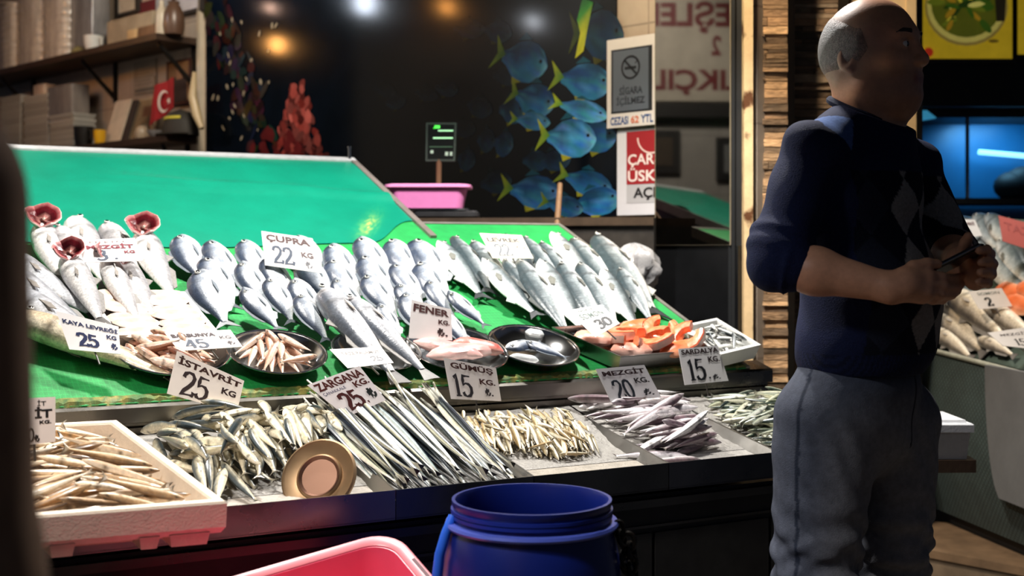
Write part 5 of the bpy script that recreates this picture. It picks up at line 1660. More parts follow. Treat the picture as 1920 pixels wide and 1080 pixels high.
# wooden stick leaning at the counter and the grey plastic bag
M_wood = mat('worn_wood', rough=.6, nz=.3, nscale=18, stretch=(4, 4, .6), bump=.1)
a, b = at(1041, 470, 4.43), at(1050, 345, 4.62)
m = MB((118, 88, 60))
m.tube([a, (a + b) / 2, b], [.011, .011, .010], 10)
o = m.build('wooden_stick', M_wood)
tag(o, 'brown wooden stick standing upright behind the sea bass', 'stick')
M_bag = mat('crumpled_plastic', rough=.22, nz=.3, nscale=12, bump=.8, bscale=24, spec=.6)
m = MB((150, 150, 152))
cbg = at(1190, 505, 4.28)
NB = 26
rings = []
for i in range(15):
    t = math.pi * i / 14
    ring = []
    for k in range(NB):
        a = 2 * math.pi * k / NB
        w = 1 + .16 * math.sin(5 * a + 3 * t) + .12 * math.sin(9 * a - 4 * t)
        ring.append(cbg + Vector((.085 * math.sin(t) * math.cos(a) * w, .06 * math.sin(t) * math.sin(a) * w, -.085 * math.cos(t) * (1 + .1 * math.sin(4 * a)))))
    rings.append(ring)
m.loft(rings, True, True)
o = m.build('plastic_bag', M_bag)
tag(o, 'crumpled grey plastic bag between the sea bass and the mirror', 'bag')
m = MB((40, 38, 36))
m.box((cbg.x, cbg.y + .01, (cbg.z - .085) / 2), (.14, .11, cbg.z - .085))
o = m.build('bin_stand', M_dark, smooth=False)
tag(o, 'dark narrow stand under the grey plastic bag', 'stand')

# ---------------------------------------------------------------- shelves on the left
M_shelf = mat('dark_wood', rough=.5, nz=.35, nscale=14, stretch=(1, 1, 3))
def shelf(s0, s1, z, d, label, brackets):
    root = thing('wall_shelf', wp((s0 + s1) / 2, d / 2, z - .035), label, 'shelf')
    m = MB((52, 36, 24))
    wbox(m, s0, s1, 0.001, d, z - .035, z)
    m.build('board', M_shelf, root, smooth=False)
    for s in brackets:
        m = MB((22, 20, 18))
        wbox(m, s - .012, s + .012, .001, .02, z - .28, z - .036)
        m.hexa([wp(s - .01, .02, z - .26), wp(s + .01, .02, z - .26), wp(s + .01, .02, z - .23), wp(s - .01, .02, z - .23)], [wp(s - .01, d - .05, z - .06), wp(s + .01, d - .05, z - .06), wp(s + .01, d - .05, z - .037), wp(s - .01, d - .05, z - .037)])
        m.build('bracket', M_dark, root, smooth=False)
ZU, ZL = 2.415, 1.865
s_end = wall_s(377)
shelf(s_end - 3.2, s_end, ZU, .28, 'upper dark wooden wall shelf with stacked wrapped containers', [wall_s(205, .05), wall_s(52, .05), s_end - .06])
shelf(s_end - 3.2, s_end - .0, ZL, .22, 'lower dark wooden wall shelf with cups, papers and foam trays', [wall_s(340, .05), wall_s(150, .05)])
def on_shelf(px, z, off):
    p = wall(px, HY, off)
    return Vector((p.x, p.y, z))
def item(name, px0, px1, py_top, zbase, off, dep, col, label, cat, mt, rr=.01, group=None, py_bot=None):
    """box-like thing on a shelf, spanning pixel columns px0..px1"""
    s0, s1 = wall_s(px0, off), wall_s(px1, off)
    zt_ = wall((px0 + px1) / 2, py_top, off).z
    c = wp((s0 + s1) / 2, off - dep / 2, (zbase + zt_) / 2)
    m = MB(col)
    m.rbox(c, (s1 - s0, dep, zt_ - zbase), (WD, WN, ZZ), min(rr, (s1 - s0) * .4, dep * .4))
    o = m.build(name, mt)
    return tag(o, label, cat, group)
M_wrap = mat('cling_wrapped', rough=.25, nz=.3, nscale=14, stretch=(1, 1, .3), bump=.6, bscale=16, coat=.5)
M_card2 = mat('old_cardboard', rough=.7, nz=.2, nscale=9)
def wrapped_stack(px0, px1, py_top, label, seed):
    """nested white tubs in one wrinkled plastic sleeve"""
    r_ = random.Random(seed)
    off, dep = .25, .17
    s0, s1 = wall_s(px0, off), wall_s(px1, off)
    zt_ = wall((px0 + px1) / 2, py_top, off).z
    root = thing('wrapped_tub_stack', wp((s0 + s1) / 2, off - dep / 2, ZU), label, 'container stack', 'wrapped tubs on the upper shelf')
    m = MB((178, 172, 162))
    rings = []
    for i in range(40):
        z = lerp(ZU + .001, zt_, i / 39)
        k = 1 - .05 * (i % 4 == 0)
        rings.append([wp((s0 + s1) / 2 + (s1 - s0) / 2 * k * math.copysign(abs(math.cos(a)) ** .6, math.cos(a)) * r_.uniform(.97, 1.0), off - dep / 2 + dep / 2 * k * math.copysign(abs(math.sin(a)) ** .6, math.sin(a)), z) for a in [2 * math.pi * q / 24 for q in range(24)]])
    m.loft(rings, True, True)
    m.build('sleeve', M_wrap, root)
    m = MB((196, 192, 184))
    m.lathe([((s1 - s0) * .44, 0), ((s1 - s0) * .46, .006), (0, .008)], wp((s0 + s1) / 2, off - dep / 2, zt_), (WD, WN, ZZ), 20)
    m.build('lid', M_plas, root)
wrapped_stack(-6, 24, 8, 'narrow white wrapped tub stack at the left end of the upper shelf', 1)
wrapped_stack(26, 72, -40, 'tall clear wrapped tub stack, second on the upper shelf', 2)
wrapped_stack(73, 119, -40, 'tall clear wrapped tub stack, third on the upper shelf', 3)
item('grey_packet', 122, 172, -20, ZU, .20, .12, (112, 112, 112), 'grey wrapped packet right of the clear tub stacks', 'packet', M_wrap)
def cup(name, px, off, z, r_, h, col, label, handle=False, mt=None):
    c = on_shelf(px, z, off)
    root = thing(name, c, label, 'cup')
    m = MB(col)
    m.lathe([(0, 0), (r_ * .8, 0), (r_ * .95, h * .5), (r_, h), (r_ * .9, h), (r_ * .85, h * .5), (r_ * .7, .006), (0, .006)], c, None, 24)
    m.build('cup_body', mt or M_plas, root)
    if handle:
        m = MB(col)
        m.tube([c + WD * (r_ * .9) + ZZ * h * .8, c + WD * (r_ * 1.5) + ZZ * h * .75, c + WD * (r_ * 1.55) + ZZ * h * .35, c + WD * (r_ * .85) + ZZ * h * .25], .006, 8)
        m.build('handle', mt or M_plas, root)
    return c
cup('white_mug', 176, .22, ZU, .058, .085, (196, 200, 196), 'white mug on the upper shelf beside the grey packet', True)
m = MB((112, 108, 70))
rings = []
cg = on_shelf(146, ZU, .23)
for i in range(7):
    t = i / 6
    rings.append([cg + WD * (.085 * math.cos(a) * (1 - t * t * .8) * (1 + .15 * math.sin(3 * a + i))) + WN * (.04 * math.sin(a) * (1 - t * .7)) + ZZ * (.045 * t) for a in [2 * math.pi * k / 14 for k in range(14)]])
m.loft(rings, True, True)
o = m.build('cloth', M_card2)
tag(o, 'crumpled olive cloth in front of the white mug', 'cloth')
item('beige_carton', 200, 286, 30, ZU, .19, .16, (150, 136, 112), 'large beige carton on the upper shelf', 'carton', M_card2)
item('small_carton', 237, 256, 55, ZU, .24, .05, (186, 156, 110), 'small tan carton in front of the large beige one', 'carton', M_card2)
item('wooden_box', 257, 291, 48, ZU, .25, .09, (112, 82, 56), 'brown wooden box beside the small tan carton', 'box', M_wood)
def bottle(name, px, off, z, prof, col, label, cat, mt):
    c = on_shelf(px, z, off)
    m = MB(col)
    m.lathe(prof, c, None, 24)
    return tag(m.build(name, mt), label, cat)
bottle('white_bottle', 303, .22, ZU, [(0, 0), (.032, 0), (.034, .09), (.03, .13), (.014, .16), (.014, .19), (0, .19)], (176, 166, 146), 'pale bottle on the upper shelf beside the brown jug', 'bottle', M_plas)
bottle('brown_jug', 326, .18, ZU, [(0, 0), (.05, 0), (.06, .05), (.055, .11), (.04, .15), (.03, .165), (.034, .18), (.028, .18), (.024, .16), (0, .16)], (84, 62, 48), 'brown jug near the right end of the upper shelf', 'jug', M_plas)
# stacked foam trays at the lower left, each its own
def foam_stack(px0, px1, py_top, n, label, off):
    s0, s1 = wall_s(px0, off), wall_s(px1, off)
    zt_ = wall((px0 + px1) / 2, py_top, off).z
    h = (zt_ - ZL) / n
    for i in range(n):
        m = MB(mixc((150, 148, 140), (176, 174, 166), rnd.random()))
        c = wp((s0 + s1) / 2 + rnd.uniform(-.004, .004), off - .08, ZL + h * (i + .5))
        rg_ = []
        for zz, k in ((-h / 2 + .001, .9), (h / 2 - .008, 1.0), (h / 2 - .001, 1.0), (h / 2 - .001, .9)):
            rg_.append([c + WD * (s1 - s0) / 2 * k * a_ + WN * .075 * k * b_ + ZZ * zz for a_, b_ in ((-1, -1), (1, -1), (1, 1), (-1, 1))])
        m.loft(rg_, True, True)
        o = m.build('foam_tray', M_foam, smooth=False)
        pos = 'topmost' if i == n - 1 else ('lowest' if i == 0 else '%s from the bottom' % ORD[i])
        tag(o, 'grey white foam tray, %s of %s' % (pos, label), 'foam tray', 'stacked foam trays')
foam_stack(-2, 36, 180, 8, 'the leftmost stack on the lower shelf', .21)
foam_stack(42, 88, 178, 8, 'the middle stack on the lower shelf', .22)
foam_stack(90, 136, 214, 6, 'the right stack on the lower shelf', .22)
item('grey_parcel', 88, 134, 160, ZL + .16, .21, .12, (120, 114, 108), 'grey parcel lying on top of the right foam tray stack', 'parcel', M_wrap)
item('white_parcel', 62, 82, 158, wall(65, 178, .22).z, .2, .08, (190, 170, 150), 'small pale parcel on top of the middle foam tray stack', 'parcel', M_wrap)
cup('yellow_cup', 187, .19, ZL, .036, .08, (210, 160, 20), 'yellow cup on the lower shelf')
cup('black_pot', 157, .16, ZL, .06, .12, (22, 20, 18), 'black pot left of the yellow cup', True)
def leaning(name, px0, px1, py_top, off, col, label, cat, inner=None, mt=None):
    s0, s1 = wall_s(px0, off), wall_s(px1, off)
    zt_ = wall((px0 + px1) / 2, py_top, off).z
    q = [wp(s0, off + .03, ZL), wp(s1, off + .03, ZL), wp(s1, off - .05, zt_), wp(s0, off - .05, zt_)]
    n_ = (q[1] - q[0]).cross(q[3] - q[0]).normalized()
    root = thing(name, (q[0] + q[1]) / 2, label, cat)
    m = MB(col)
    m.hexa([p - n_ * .012 for p in q], q)
    m.build('frame' if inner else 'board', mt or M_card2, root, smooth=False)
    if inner:
        m = MB()
        for (u0, v0, u1, v1, c) in inner:
            m.color(c).add([quadmap(q, a_, b_) + n_ * .001 for a_, b_ in ((u0, v0), (u1, v0), (u1, v1), (u0, v1))], [(0, 1, 2, 3)])
        m.build('picture', M_card2, root, smooth=False)
leaning('paper_pad', 203, 232, 186, .12, (186, 172, 152), 'pale paper pad leaning on the lower shelf', 'pad')
leaning('dark_book', 234, 244, 186, .13, (40, 30, 26), 'thin dark book beside the pale paper pad', 'book')
leaning('small_picture', 247, 292, 180, .10, (150, 132, 106), 'small dark centred picture leaning on the lower shelf', 'picture', [(.08, .06, .92, .94, (120, 98, 70)), (.2, .2, .8, .8, (46, 34, 28)), (.3, .1, .7, .35, (104, 100, 84)), (.35, .55, .65, .78, (104, 66, 44))])
bottle('cream_pot', 266, .19, ZL, [(0, 0), (.034, 0), (.04, .03), (.03, .06), (.02, .07), (0, .07)], (150, 134, 112), 'cream pot in front of the small leaning picture', 'pot', M_plas)
bottle('grey_bowl', 292, .19, ZL, [(0, 0), (.03, 0), (.05, .03), (.05, .034), (.028, .01), (0, .01)], (110, 108, 108), 'grey bowl right of the cream pot', 'bowl', M_plas)
# hat-like dark bag with a yellow stripe
c = on_shelf(338, ZL, .12)
root = thing('peaked_hat', c, 'dark cap with a yellow stripe at the right end of the lower shelf', 'hat')
m = MB((34, 32, 26))
m.lathe([(.13, 0), (.125, .04), (.11, .09), (.07, .13), (0, .15)], c, (WD, WN * .7, ZZ), 24)
m.build('crown', M_card2, root)
m = MB((190, 180, 60))
m.lathe([(.112, .088), (.115, .092), (.106, .102), (.1, .105)], c, (WD, WN * .72, ZZ), 24, R(40), R(140))
m.build('yellow_stripe', M_card2, root)
m = MB((36, 32, 24))
m.lathe([(.13, 0), (.17, .005), (.17, .012), (.128, .016)], c, (WD, WN * .7, ZZ), 24, R(20), R(160))
m.build('brim', M_card2, root)
# wall papers, flag, frames
def on_wall_rect(name, px0, px1, py0, py1, col, label, cat, inner=(), off=.012, border=None):
    s0, s1 = wall_s(px0, off), wall_s(px1, off)
    z1, z0 = wall((px0 + px1) / 2, py0, off).z, wall((px0 + px1) / 2, py1, off).z
    root = thing(name, wp((s0 + s1) / 2, off, z0), label, cat)
    m = MB(col)
    wbox(m, s0, s1, .001, off, z0, z1)
    m.build('frame' if border else 'sheet', M_card2, root, smooth=False)
    m = MB()
    P = lambda u, v, o: wp(lerp(s0, s1, u), off + o, lerp(z0, z1, v))
    for i, (u0, v0, u1, v1, c) in enumerate(inner):
        rectf(m, P, u0, v0, u1, v1, c, .001 + .0004 * i)
    if m.v:
        m.build('print', M_card2, root, smooth=False)
    return root, P
on_wall_rect('paper_notice', 250, 292, 114, 175, (150, 138, 122), 'printed paper notice on the wall between the shelves', 'notice', [(.08, .06, .92, .16, (96, 92, 84))] + [(.12, .28 + .11 * k, .86 - .1 * (k % 2), .30 + .11 * k, (110, 98, 86)) for k in range(6)])
on_wall_rect('dark_portrait', 312, 358, 112, 196, (56, 20, 16), 'dark framed portrait of a seated figure behind the red flag', 'picture', [(.08, .06, .92, .94, (110, 80, 50)), (.26, .06, .84, .62, (40, 26, 22)), (.42, .56, .66, .82, (128, 92, 66))], .02, True)
on_wall_rect('framed_certificate', 217, 258, -30, 27, (34, 28, 22), 'framed certificate above the beige carton', 'picture', [(.12, .1, .88, .95, (170, 160, 140))], .03, True)
on_wall_rect('framed_certificate', 322, 379, -30, 26, (30, 26, 24), 'framed certificate above the right end of the upper shelf', 'picture', [(.14, .12, .86, .95, (176, 176, 180))], .03, True)
on_wall_rect('red_pennant', 259, 290, 2, 27, (90, 14, 24), 'dark red pennant between the two framed certificates', 'pennant')
on_wall_rect('pale_plaque', 292, 320, -12, 25, (150, 156, 160), 'pale plaque beside the dark red pennant', 'plaque')
# red flag with a white crescent and star hanging on a short stick
s0, s1 = wall_s(289, .16), wall_s(327, .16)
z1, z0 = wall(308, 148, .16).z, wall(308, 222, .16).z
root = thing('small_flag', wp((s0 + s1) / 2, .16, ZL), 'small red flag with white crescent and star on the lower shelf', 'flag')
m = MB((150, 16, 26))
NFX, NFY = 12, 10
vs = []
for j in range(NFY + 1):
    for i in range(NFX + 1):
        u, v = i / NFX, j / NFY
        vs.append(wp(lerp(s0, s1, u) - .05 * (1 - v) * (1 - u), .16 + .008 * math.sin(u * 8), lerp(z0, z1, v) + .05 * u * (1 - v) - .03 * (1 - u)))
fcs = [(j * (NFX + 1) + i, j * (NFX + 1) + i + 1, (j + 1) * (NFX + 1) + i + 1, (j + 1) * (NFX + 1) + i) for j in range(NFY) for i in range(NFX)]
m.add(vs, fcs)
m.add([v - WN * .004 for v in vs], [f[::-1] for f in fcs])
m.build('cloth', M_card2, root)
m = MB((214, 206, 196))
fc_ = wp(lerp(s0, s1, .56), .172, lerp(z0, z1, .42))
pts, k2 = [], 22
for k in range(k2 + 1):
    a = R(40 + 280 * k / k2)
    pts.append((math.cos(a) * .062, math.sin(a) * .062))
inn = []
for k in range(k2 + 1):
    a = R(48 + 264 * k / k2)
    inn.append((.014 + math.cos(a) * .050, math.sin(a) * .050))
vs = [fc_ + WD * x + ZZ * y for x, y in pts] + [fc_ + WD * x + ZZ * y for x, y in inn]
m.add(vs, [(k, k + 1, k + k2 + 2, k + k2 + 1) for k in range(k2)])
st_ = [(.055 + (.022 if k % 2 == 0 else .009) * math.cos(math.pi * k / 5 + math.pi), (.022 if k % 2 == 0 else .009) * math.sin(math.pi * k / 5)) for k in range(10)]
m.add([fc_ + WD * x + ZZ * y for x, y in st_], [tuple(range(10))])
m.build('crescent_and_star', M_card2, root, smooth=False)
m = MB((90, 70, 50))
m.tube([wp(s0 - .02, .158, ZL), wp(s0 + .005, .158, z1 + .03)], .005, 8)
m.build('stick', M_wood, root)
# cream horn shaped lamp shade at the end of the lower shelf
m = MB((176, 158, 122))
c0 = on_shelf(365, ZL, .16)
m.tube([c0 + ZZ * .33 - WD * .0, c0 + ZZ * .2 - WD * .02, c0 + ZZ * .1 + WD * .02, c0 + ZZ * .02 + WD * .07], [.012, .024, .026, .014], 12)
o = m.build('cream_horn', M_plas)
tag(o, 'cream curved horn standing at the right end of the lower shelf', 'ornament')
# ---------------------------------------------------------------- bare bulbs under shades, mirrored in the glossy poster
M_shade = mat('enamel_shade', rough=.4, nz=.1)
def pendant(px, py, k, rad, col, strength, label):
    h = wall(px, py, .012)
    d = ray(px, py).normalized()
    r_ = d - WN * 2 * d.dot(WN)
    p = h + r_ * k
    root = thing('pendant_lamp', p, label, 'lamp', None)
    mt = mat('bulb_glow_%d' % round(col[0] * 1 + col[2] * 7 + strength), emit=strength, rough=.4)
    m = MB(col)
    m.ell(p, (rad, rad, rad * 1.25), n=16, m=10)
    m.build('bulb', mt, root)
    m = MB((40, 44, 42))
    m.lathe([(.02, rad * 1.9), (.03, rad * 1.5), (rad * 2.4, rad * .9), (rad * 2.5, rad * .8), (rad * 2.3, rad * .9), (.02, rad * 1.4)], p, None, 28)
    m.build('lamp_shade', M_shade, root)
    m = MB((16, 16, 16))
    m.tube([p + ZZ * rad * 1.8, Vector((p.x, p.y, 3.6))], .004, 6)
    m.build('cord', M_shade, root)
pendant(520, 84, 2.2, .045, (255, 178, 96), 120, 'warm pendant lamp hanging left of the picture, mirrored at the upper left of the poster')
pendant(507, 15, 2.0, .024, (255, 206, 180), 80, 'small pale pendant lamp left of the picture, highest one mirrored in the poster')
pendant(684, 6, 2.4, .06, (226, 238, 255), 95, 'white pendant lamp left of the picture, mirrored at the top middle of the poster')
pendant(838, 14, 2.5, .035, (255, 170, 84), 110, 'amber pendant lamp left of the picture, mirrored at the top of the poster')
pendant(1000, 41, 2.6, .030, (240, 246, 255), 90, 'cool white pendant lamp left of the picture, mirrored above the blue fish')
# ---------------------------------------------------------------- figures, grown as smooth implicit surfaces
class SDF:
    def __init__(s, lo, hi, h):
        s.lo, s.h = np.array(lo, float), h
        s.n = np.ceil((np.array(hi) - s.lo) / h).astype(int) + 1
        s.g = np.full(tuple(s.n), 9.0, dtype=np.float32)
    def _win(s, lo, hi, pad):
        a = np.clip(np.floor((np.array(lo) - pad - s.lo) / s.h).astype(int), 0, s.n)
        b = np.clip(np.ceil((np.array(hi) + pad - s.lo) / s.h).astype(int) + 1, 0, s.n)
        if np.any(b <= a):
            return None
        sl = tuple(slice(i, j) for i, j in zip(a, b))
        ax = [s.lo[k] + np.arange(a[k], b[k]) * s.h for k in range(3)]
        return sl, np.meshgrid(*ax, indexing='ij')
    def _put(s, sl, d, k, op):
        g = s.g[sl]
        if op == 'add':
            if k > 0:
                t = np.clip(.5 + .5 * (g - d) / k, 0, 1)
                s.g[sl] = g + (d - g) * t - k * t * (1 - t)
            else:
                s.g[sl] = np.minimum(g, d)
        elif op == 'sub':
            if k > 0:
                t = np.clip(.5 - .5 * (g + d) / k, 0, 1)
                s.g[sl] = g + (-d - g) * t + k * t * (1 - t)
            else:
                s.g[sl] = np.maximum(g, -d)
    def cap(s, a, b, ra, rb, k=.02, op='add', flat=None):
        a, b = np.array(a, float), np.array(b, float)
        m = max(ra, rb) + k * 2 + .01
        w = s._win(np.minimum(a, b), np.maximum(a, b), m)
        if w is None:
            return s
        sl, (X, Y, Z) = w
        ba = b - a
        t = ((X - a[0]) * ba[0] + (Y - a[1]) * ba[1] + (Z - a[2]) * ba[2]) / max(ba.dot(ba), 1e-9)
        t = np.clip(t, 0, 1)
        d = np.sqrt((X - a[0] - ba[0] * t) ** 2 + (Y - a[1] - ba[1] * t) ** 2 + (Z - a[2] - ba[2] * t) ** 2) - (ra + (rb - ra) * t)
        s._put(sl, d, k, op)
        return s
    def ell(s, c, r, ax=None, k=.02, op='add'):
        c = np.array(c, float)
        ax = np.eye(3) if ax is None else np.array([tuple(v) for v in ax], float)
        m = max(r) + k * 2 + .01
        w = s._win(c, c, m)
        if w is None:
            return s
        sl, (X, Y, Z) = w
        P = [(X - c[0]) * a[0] + (Y - c[1]) * a[1] + (Z - c[2]) * a[2] for a in ax]
        k0 = np.sqrt(sum((p / q) ** 2 for p, q in zip(P, r)))
        k1 = np.sqrt(sum((p / (q * q)) ** 2 for p, q in zip(P, r))) + 1e-9
        s._put(sl, k0 * (k0 - 1) / k1, k, op)
        return s
    def plane(s, p, n):
        """keep only the side the normal points away from"""
        sl, (X, Y, Z) = s._win(s.lo, s.lo + s.h * (s.n - 1), 0)
        d = (X - p[0]) * n[0] + (Y - p[1]) * n[1] + (Z - p[2]) * n[2]
        s.g = np.maximum(s.g, d.astype(np.float32))
        return s
    def warp(s, f):
        sl, (X, Y, Z) = s._win(s.lo, s.lo + s.h * (s.n - 1), 0)
        s.g = s.g + f(X, Y, Z).astype(np.float32)
        return s
    def mesh(s):
        """naive surface nets"""
        g = s.g
        ins = g < 0
        nx, ny, nz = g.shape
        cnt = np.zeros((nx - 1, ny - 1, nz - 1), np.int8)
        for dx in (0, 1):
            for dy in (0, 1):
                for dz in (0, 1):
                    cnt += ins[dx:nx - 1 + dx, dy:ny - 1 + dy, dz:nz - 1 + dz]
        act = (cnt > 0) & (cnt < 8)
        idx = np.full(act.shape, -1, np.int64)
        I = np.argwhere(act)
        idx[act] = np.arange(len(I))
        acc, num = np.zeros((len(I), 3)), np.zeros(len(I))
        cor = [(0, 0, 0), (1, 0, 0), (0, 1, 0), (1, 1, 0), (0, 0, 1), (1, 0, 1), (0, 1, 1), (1, 1, 1)]
        val = [g[I[:, 0] + c[0], I[:, 1] + c[1], I[:, 2] + c[2]] for c in cor]
        for i in range(8):
            for j in range(i + 1, 8):
                if sum(abs(cor[i][k] - cor[j][k]) for k in range(3)) != 1:
                    continue
                m = (val[i] < 0) != (val[j] < 0)
                t = val[i][m] / (val[i][m] - val[j][m])
                acc[m] += np.array(cor[i]) + (np.array(cor[j]) - np.array(cor[i])) * t[:, None]
                num[m] += 1
        V = s.lo + (I + acc / num[:, None]) * s.h
        F = []
        for ax in range(3):
            o = [np.array(v) for v in ((0, 0, 0), (0, 0, 0), (0, 0, 0), (0, 0, 0))]
            b, c = (ax + 1) % 3, (ax + 2) % 3
            sh = [slice(None)] * 3
            lo_, hi_ = [slice(None)] * 3, [slice(None)] * 3
            lo_[ax], hi_[ax] = slice(0, -1), slice(1, None)
            A, B = ins[tuple(lo_)], ins[tuple(hi_)]
            for sgn in (0, 1):
                E = np.argwhere((A & ~B) if sgn == 0 else (~A & B))
                E = E[(E[:, b] > 0) & (E[:, c] > 0) & (E[:, b] < g.shape[b] - 1) & (E[:, c] < g.shape[c] - 1)]
                def q(db, dc):
                    e = E.copy(); e[:, b] -= db; e[:, c] -= dc
                    return idx[e[:, 0], e[:, 1], e[:, 2]]
                Q = np.stack([q(1, 1), q(0, 1), q(0, 0), q(1, 0)], 1)
                F.append(Q if sgn == 0 else Q[:, ::-1])
        return V, np.concatenate(F)
def sdf_object(name, sdf, colf, mt, parent=None, base=None, relax=2, keep=None):
    V, F = sdf.mesh()
    for _ in range(relax):
        # light smoothing along the faces' edges
        S, C = np.zeros_like(V), np.zeros(len(V))
        for k in range(4):
            a, b = F[:, k], F[:, (k + 1) % 4]
            np.add.at(S, a, V[b]); np.add.at(C, a, 1)
            np.add.at(S, b, V[a]); np.add.at(C, b, 1)
        V = V * .5 + .5 * S / np.maximum(C, 1)[:, None]
    me = bpy.data.meshes.new(name)
    off = np.array(parent.location if parent is not None else base)
    me.from_pydata((V - off).tolist(), [], F.tolist())
    col = colf(V)
    arr = np.ones((len(V), 4), np.float32)
    arr[:, :3] = col
    ca = me.color_attributes.new('Col', 'FLOAT_COLOR', 'POINT')
    ca.data.foreach_set('color', arr.ravel())
    me.materials.append(mt)
    me.polygons.foreach_set('use_smooth', [True] * len(F))
    me.update()
    o = bpy.data.objects.new(name, me)
    COL.objects.link(o)
    if parent is not None:
        o.parent = parent
    else:
        o.location = off
    return o
def npcol(c):
    return np.array(lin(c))
def smooth01(a, b, x):
    t = np.clip((x - a) / (b - a), 0, 1)
    return t * t * (3 - 2 * t)
def blend(c, d, w):
    return c + (d - c) * w[:, None]
M_skin = mat('skin', rough=.45, nz=.10, nscale=70, bump=.06, bscale=260, spec=.45)
M_knit = mat('wool_knit', rough=.85, nz=.22, nscale=160, bump=.35, bscale=420, spec=.2)
M_denim = mat('denim', rough=.85, nz=.22, nscale=60, bump=.25, bscale=500, spec=.2)
M_hair = mat('short_hair', rough=.6, nz=.4, nscale=160, bump=.5, bscale=420)
M_leather = mat('dark_leather', rough=.45, nz=.2, nscale=30)

MY = 2.5
def MP(px, py, dy=0.0):
    return at(px, py, MY + dy)
X0 = (1608 - CX) / FPX * MY
FW = Vector((.76, -.65, 0)).normalized()        # the way his chest faces
RT = Vector((-.65, -.76, 0)).normalized()       # his right
def TB(s, f, z):
    return Vector((X0, MY, z)) + RT * s + FW * f
TA = (RT, FW, ZZ)
HF = Vector((.76, -.65, 0)).normalized()        # the way his face points
HR = Vector((-.65, -.76, 0)).normalized()
hb = MP(1641, 98)
def HB(f, s, z):                                # head: forward, to his right, up (from the head's middle)
    return hb + (HF * f + HR * s + ZZ * z) * .965
HA = (HF, HR, ZZ)
R_SH, R_EL, R_WR = TB(.165, -.02, 1.42), MP(1456, 492, -.175), MP(1672, 540, -.255)
L_SH, L_EL = TB(-.20, .03, 1.405), TB(-.225, .10, 1.225)
L_WR = MP(1802, 492, -.10)
man = thing('person', (X0, MY, 0), 'balding man in navy argyle sweater and jeans standing with a phone', 'person')
body = SDF((X0 - .36, MY - .42, -.01), (X0 + .42, MY + .36, 1.78), .0042)
# trunk and legs stay inside the clothes
body.ell(TB(0, 0, 1.28), (.16, .10, .20), TA, .03).ell(TB(0, .01, 1.06), (.15, .11, .16), TA, .03)
body.cap(TB(-.11, 0, 1.39), TB(.11, 0, 1.39), .045, .045, .02)
for s_, hx, kn, an_ in ((1, MP(1545, 790, -.06), MP(1520, 1120, -.08), MP(1512, 1530, -.05)), (-1, MP(1668, 790, .07), MP(1662, 1120, .05), MP(1650, 1530, .08))):
    body.cap(hx, kn, .075, .05, .02).cap(kn, an_, .05, .036, .02)
    body.cap(an_, an_ + FW * .16 - ZZ * .055, .036, .028, .015)
# arms
body.cap(R_SH - ZZ * .02, R_EL, .036, .038, .015).cap(L_SH - ZZ * .02, L_EL, .036, .038, .015)
body.cap(R_EL, R_EL.lerp(R_WR, .35), .041, .043, .02).cap(R_EL.lerp(R_WR, .35), R_WR, .043, .0265, .02)
body.cap(L_EL, L_EL.lerp(L_WR, .4), .041, .041, .02).cap(L_EL.lerp(L_WR, .4), L_WR, .041, .027, .02)
# neck and head
body.cap(HB(-.025, 0, -.075), HB(-.03, 0, -.235), .062, .072, .03).cap(HB(.0, 0, -.10), HB(-.0, 0, -.19), .052, .060, .03)
body.ell(HB(-.012, 0, .020), (.094, .076, .092), HA, .02)
body.ell(HB(-.022, 0, .0), (.090, .077, .085), HA, .03)
body.ell(HB(.030, 0, -.055), (.064, .058, .068), HA, .03)
body.cap(HB(.060, -.016, -.098), HB(.060, .016, -.098), .026, .026, .03)
body.cap(HB(.0, .048, -.085), HB(.055, .022, -.103), .024, .022, .03).cap(HB(.0, -.048, -.085), HB(.055, -.022, -.103), .024, .022, .03)
body.cap(HB(.04, 0, -.118), HB(-.0, 0, -.135), .030, .04, .03)                 # double chin
body.ell(HB(.066, 0, .026), (.020, .050, .020), HA, .02)                        # brow ridge
for q in (1, -1):
    body.ell(HB(.084, q * .033, .006), (.013, .016, .011), HA, .012, 'sub')     # eye sockets
    body.ell(HB(.072, q * .033, .006), (.013, .014, .011), HA, .004)            # lids
    body.ell(HB(.055, q * .042, -.030), (.026, .022, .024), HA, .02)            # cheeks
    body.ell(HB(.097, q * .014, -.030), (.011, .008, .008), HA, .006)           # nostril wings
    ec = HB(-.024, q * .079, -.014)
    ea = (Vector(HF * .93 + ZZ * -.2 + HR * (q * .3)).normalized(), HR * q, Vector(ZZ * .97 + HF * .2).normalized())
    body.ell(ec, (.020, .009, .032), ea, .006)
    body.ell(ec + HR * q * .008 + HF * .003, (.011, .006, .021), ea, .004, 'sub')
    body.ell(ec + HF * .010 + HR * q * .001 - ZZ * .004, (.006, .006, .008), ea, .004)
    body.ell(ec - ZZ * .027 + HF * .004, (.008, .006, .008), ea, .005)
body.cap(HB(.080, 0, .016), HB(.103, 0, -.022), .009, .0115, .012)              # nose
body.ell(HB(.102, 0, -.027), (.011, .011, .009), HA, .008)
body.cap(HB(.088, -.014, -.057), HB(.088, .014, -.057), .009, .009, .01)        # lips
body.cap(HB(.086, -.012, -.070), HB(.086, .012, -.070), .0095, .0095, .008)
body.cap(HB(.102, -.02, -.0635), HB(.102, .02, -.0635), .0035, .0035, .004, 'sub')
body.ell(HB(.080, 0, -.097), (.018, .02, .016), HA, .015)                       # chin
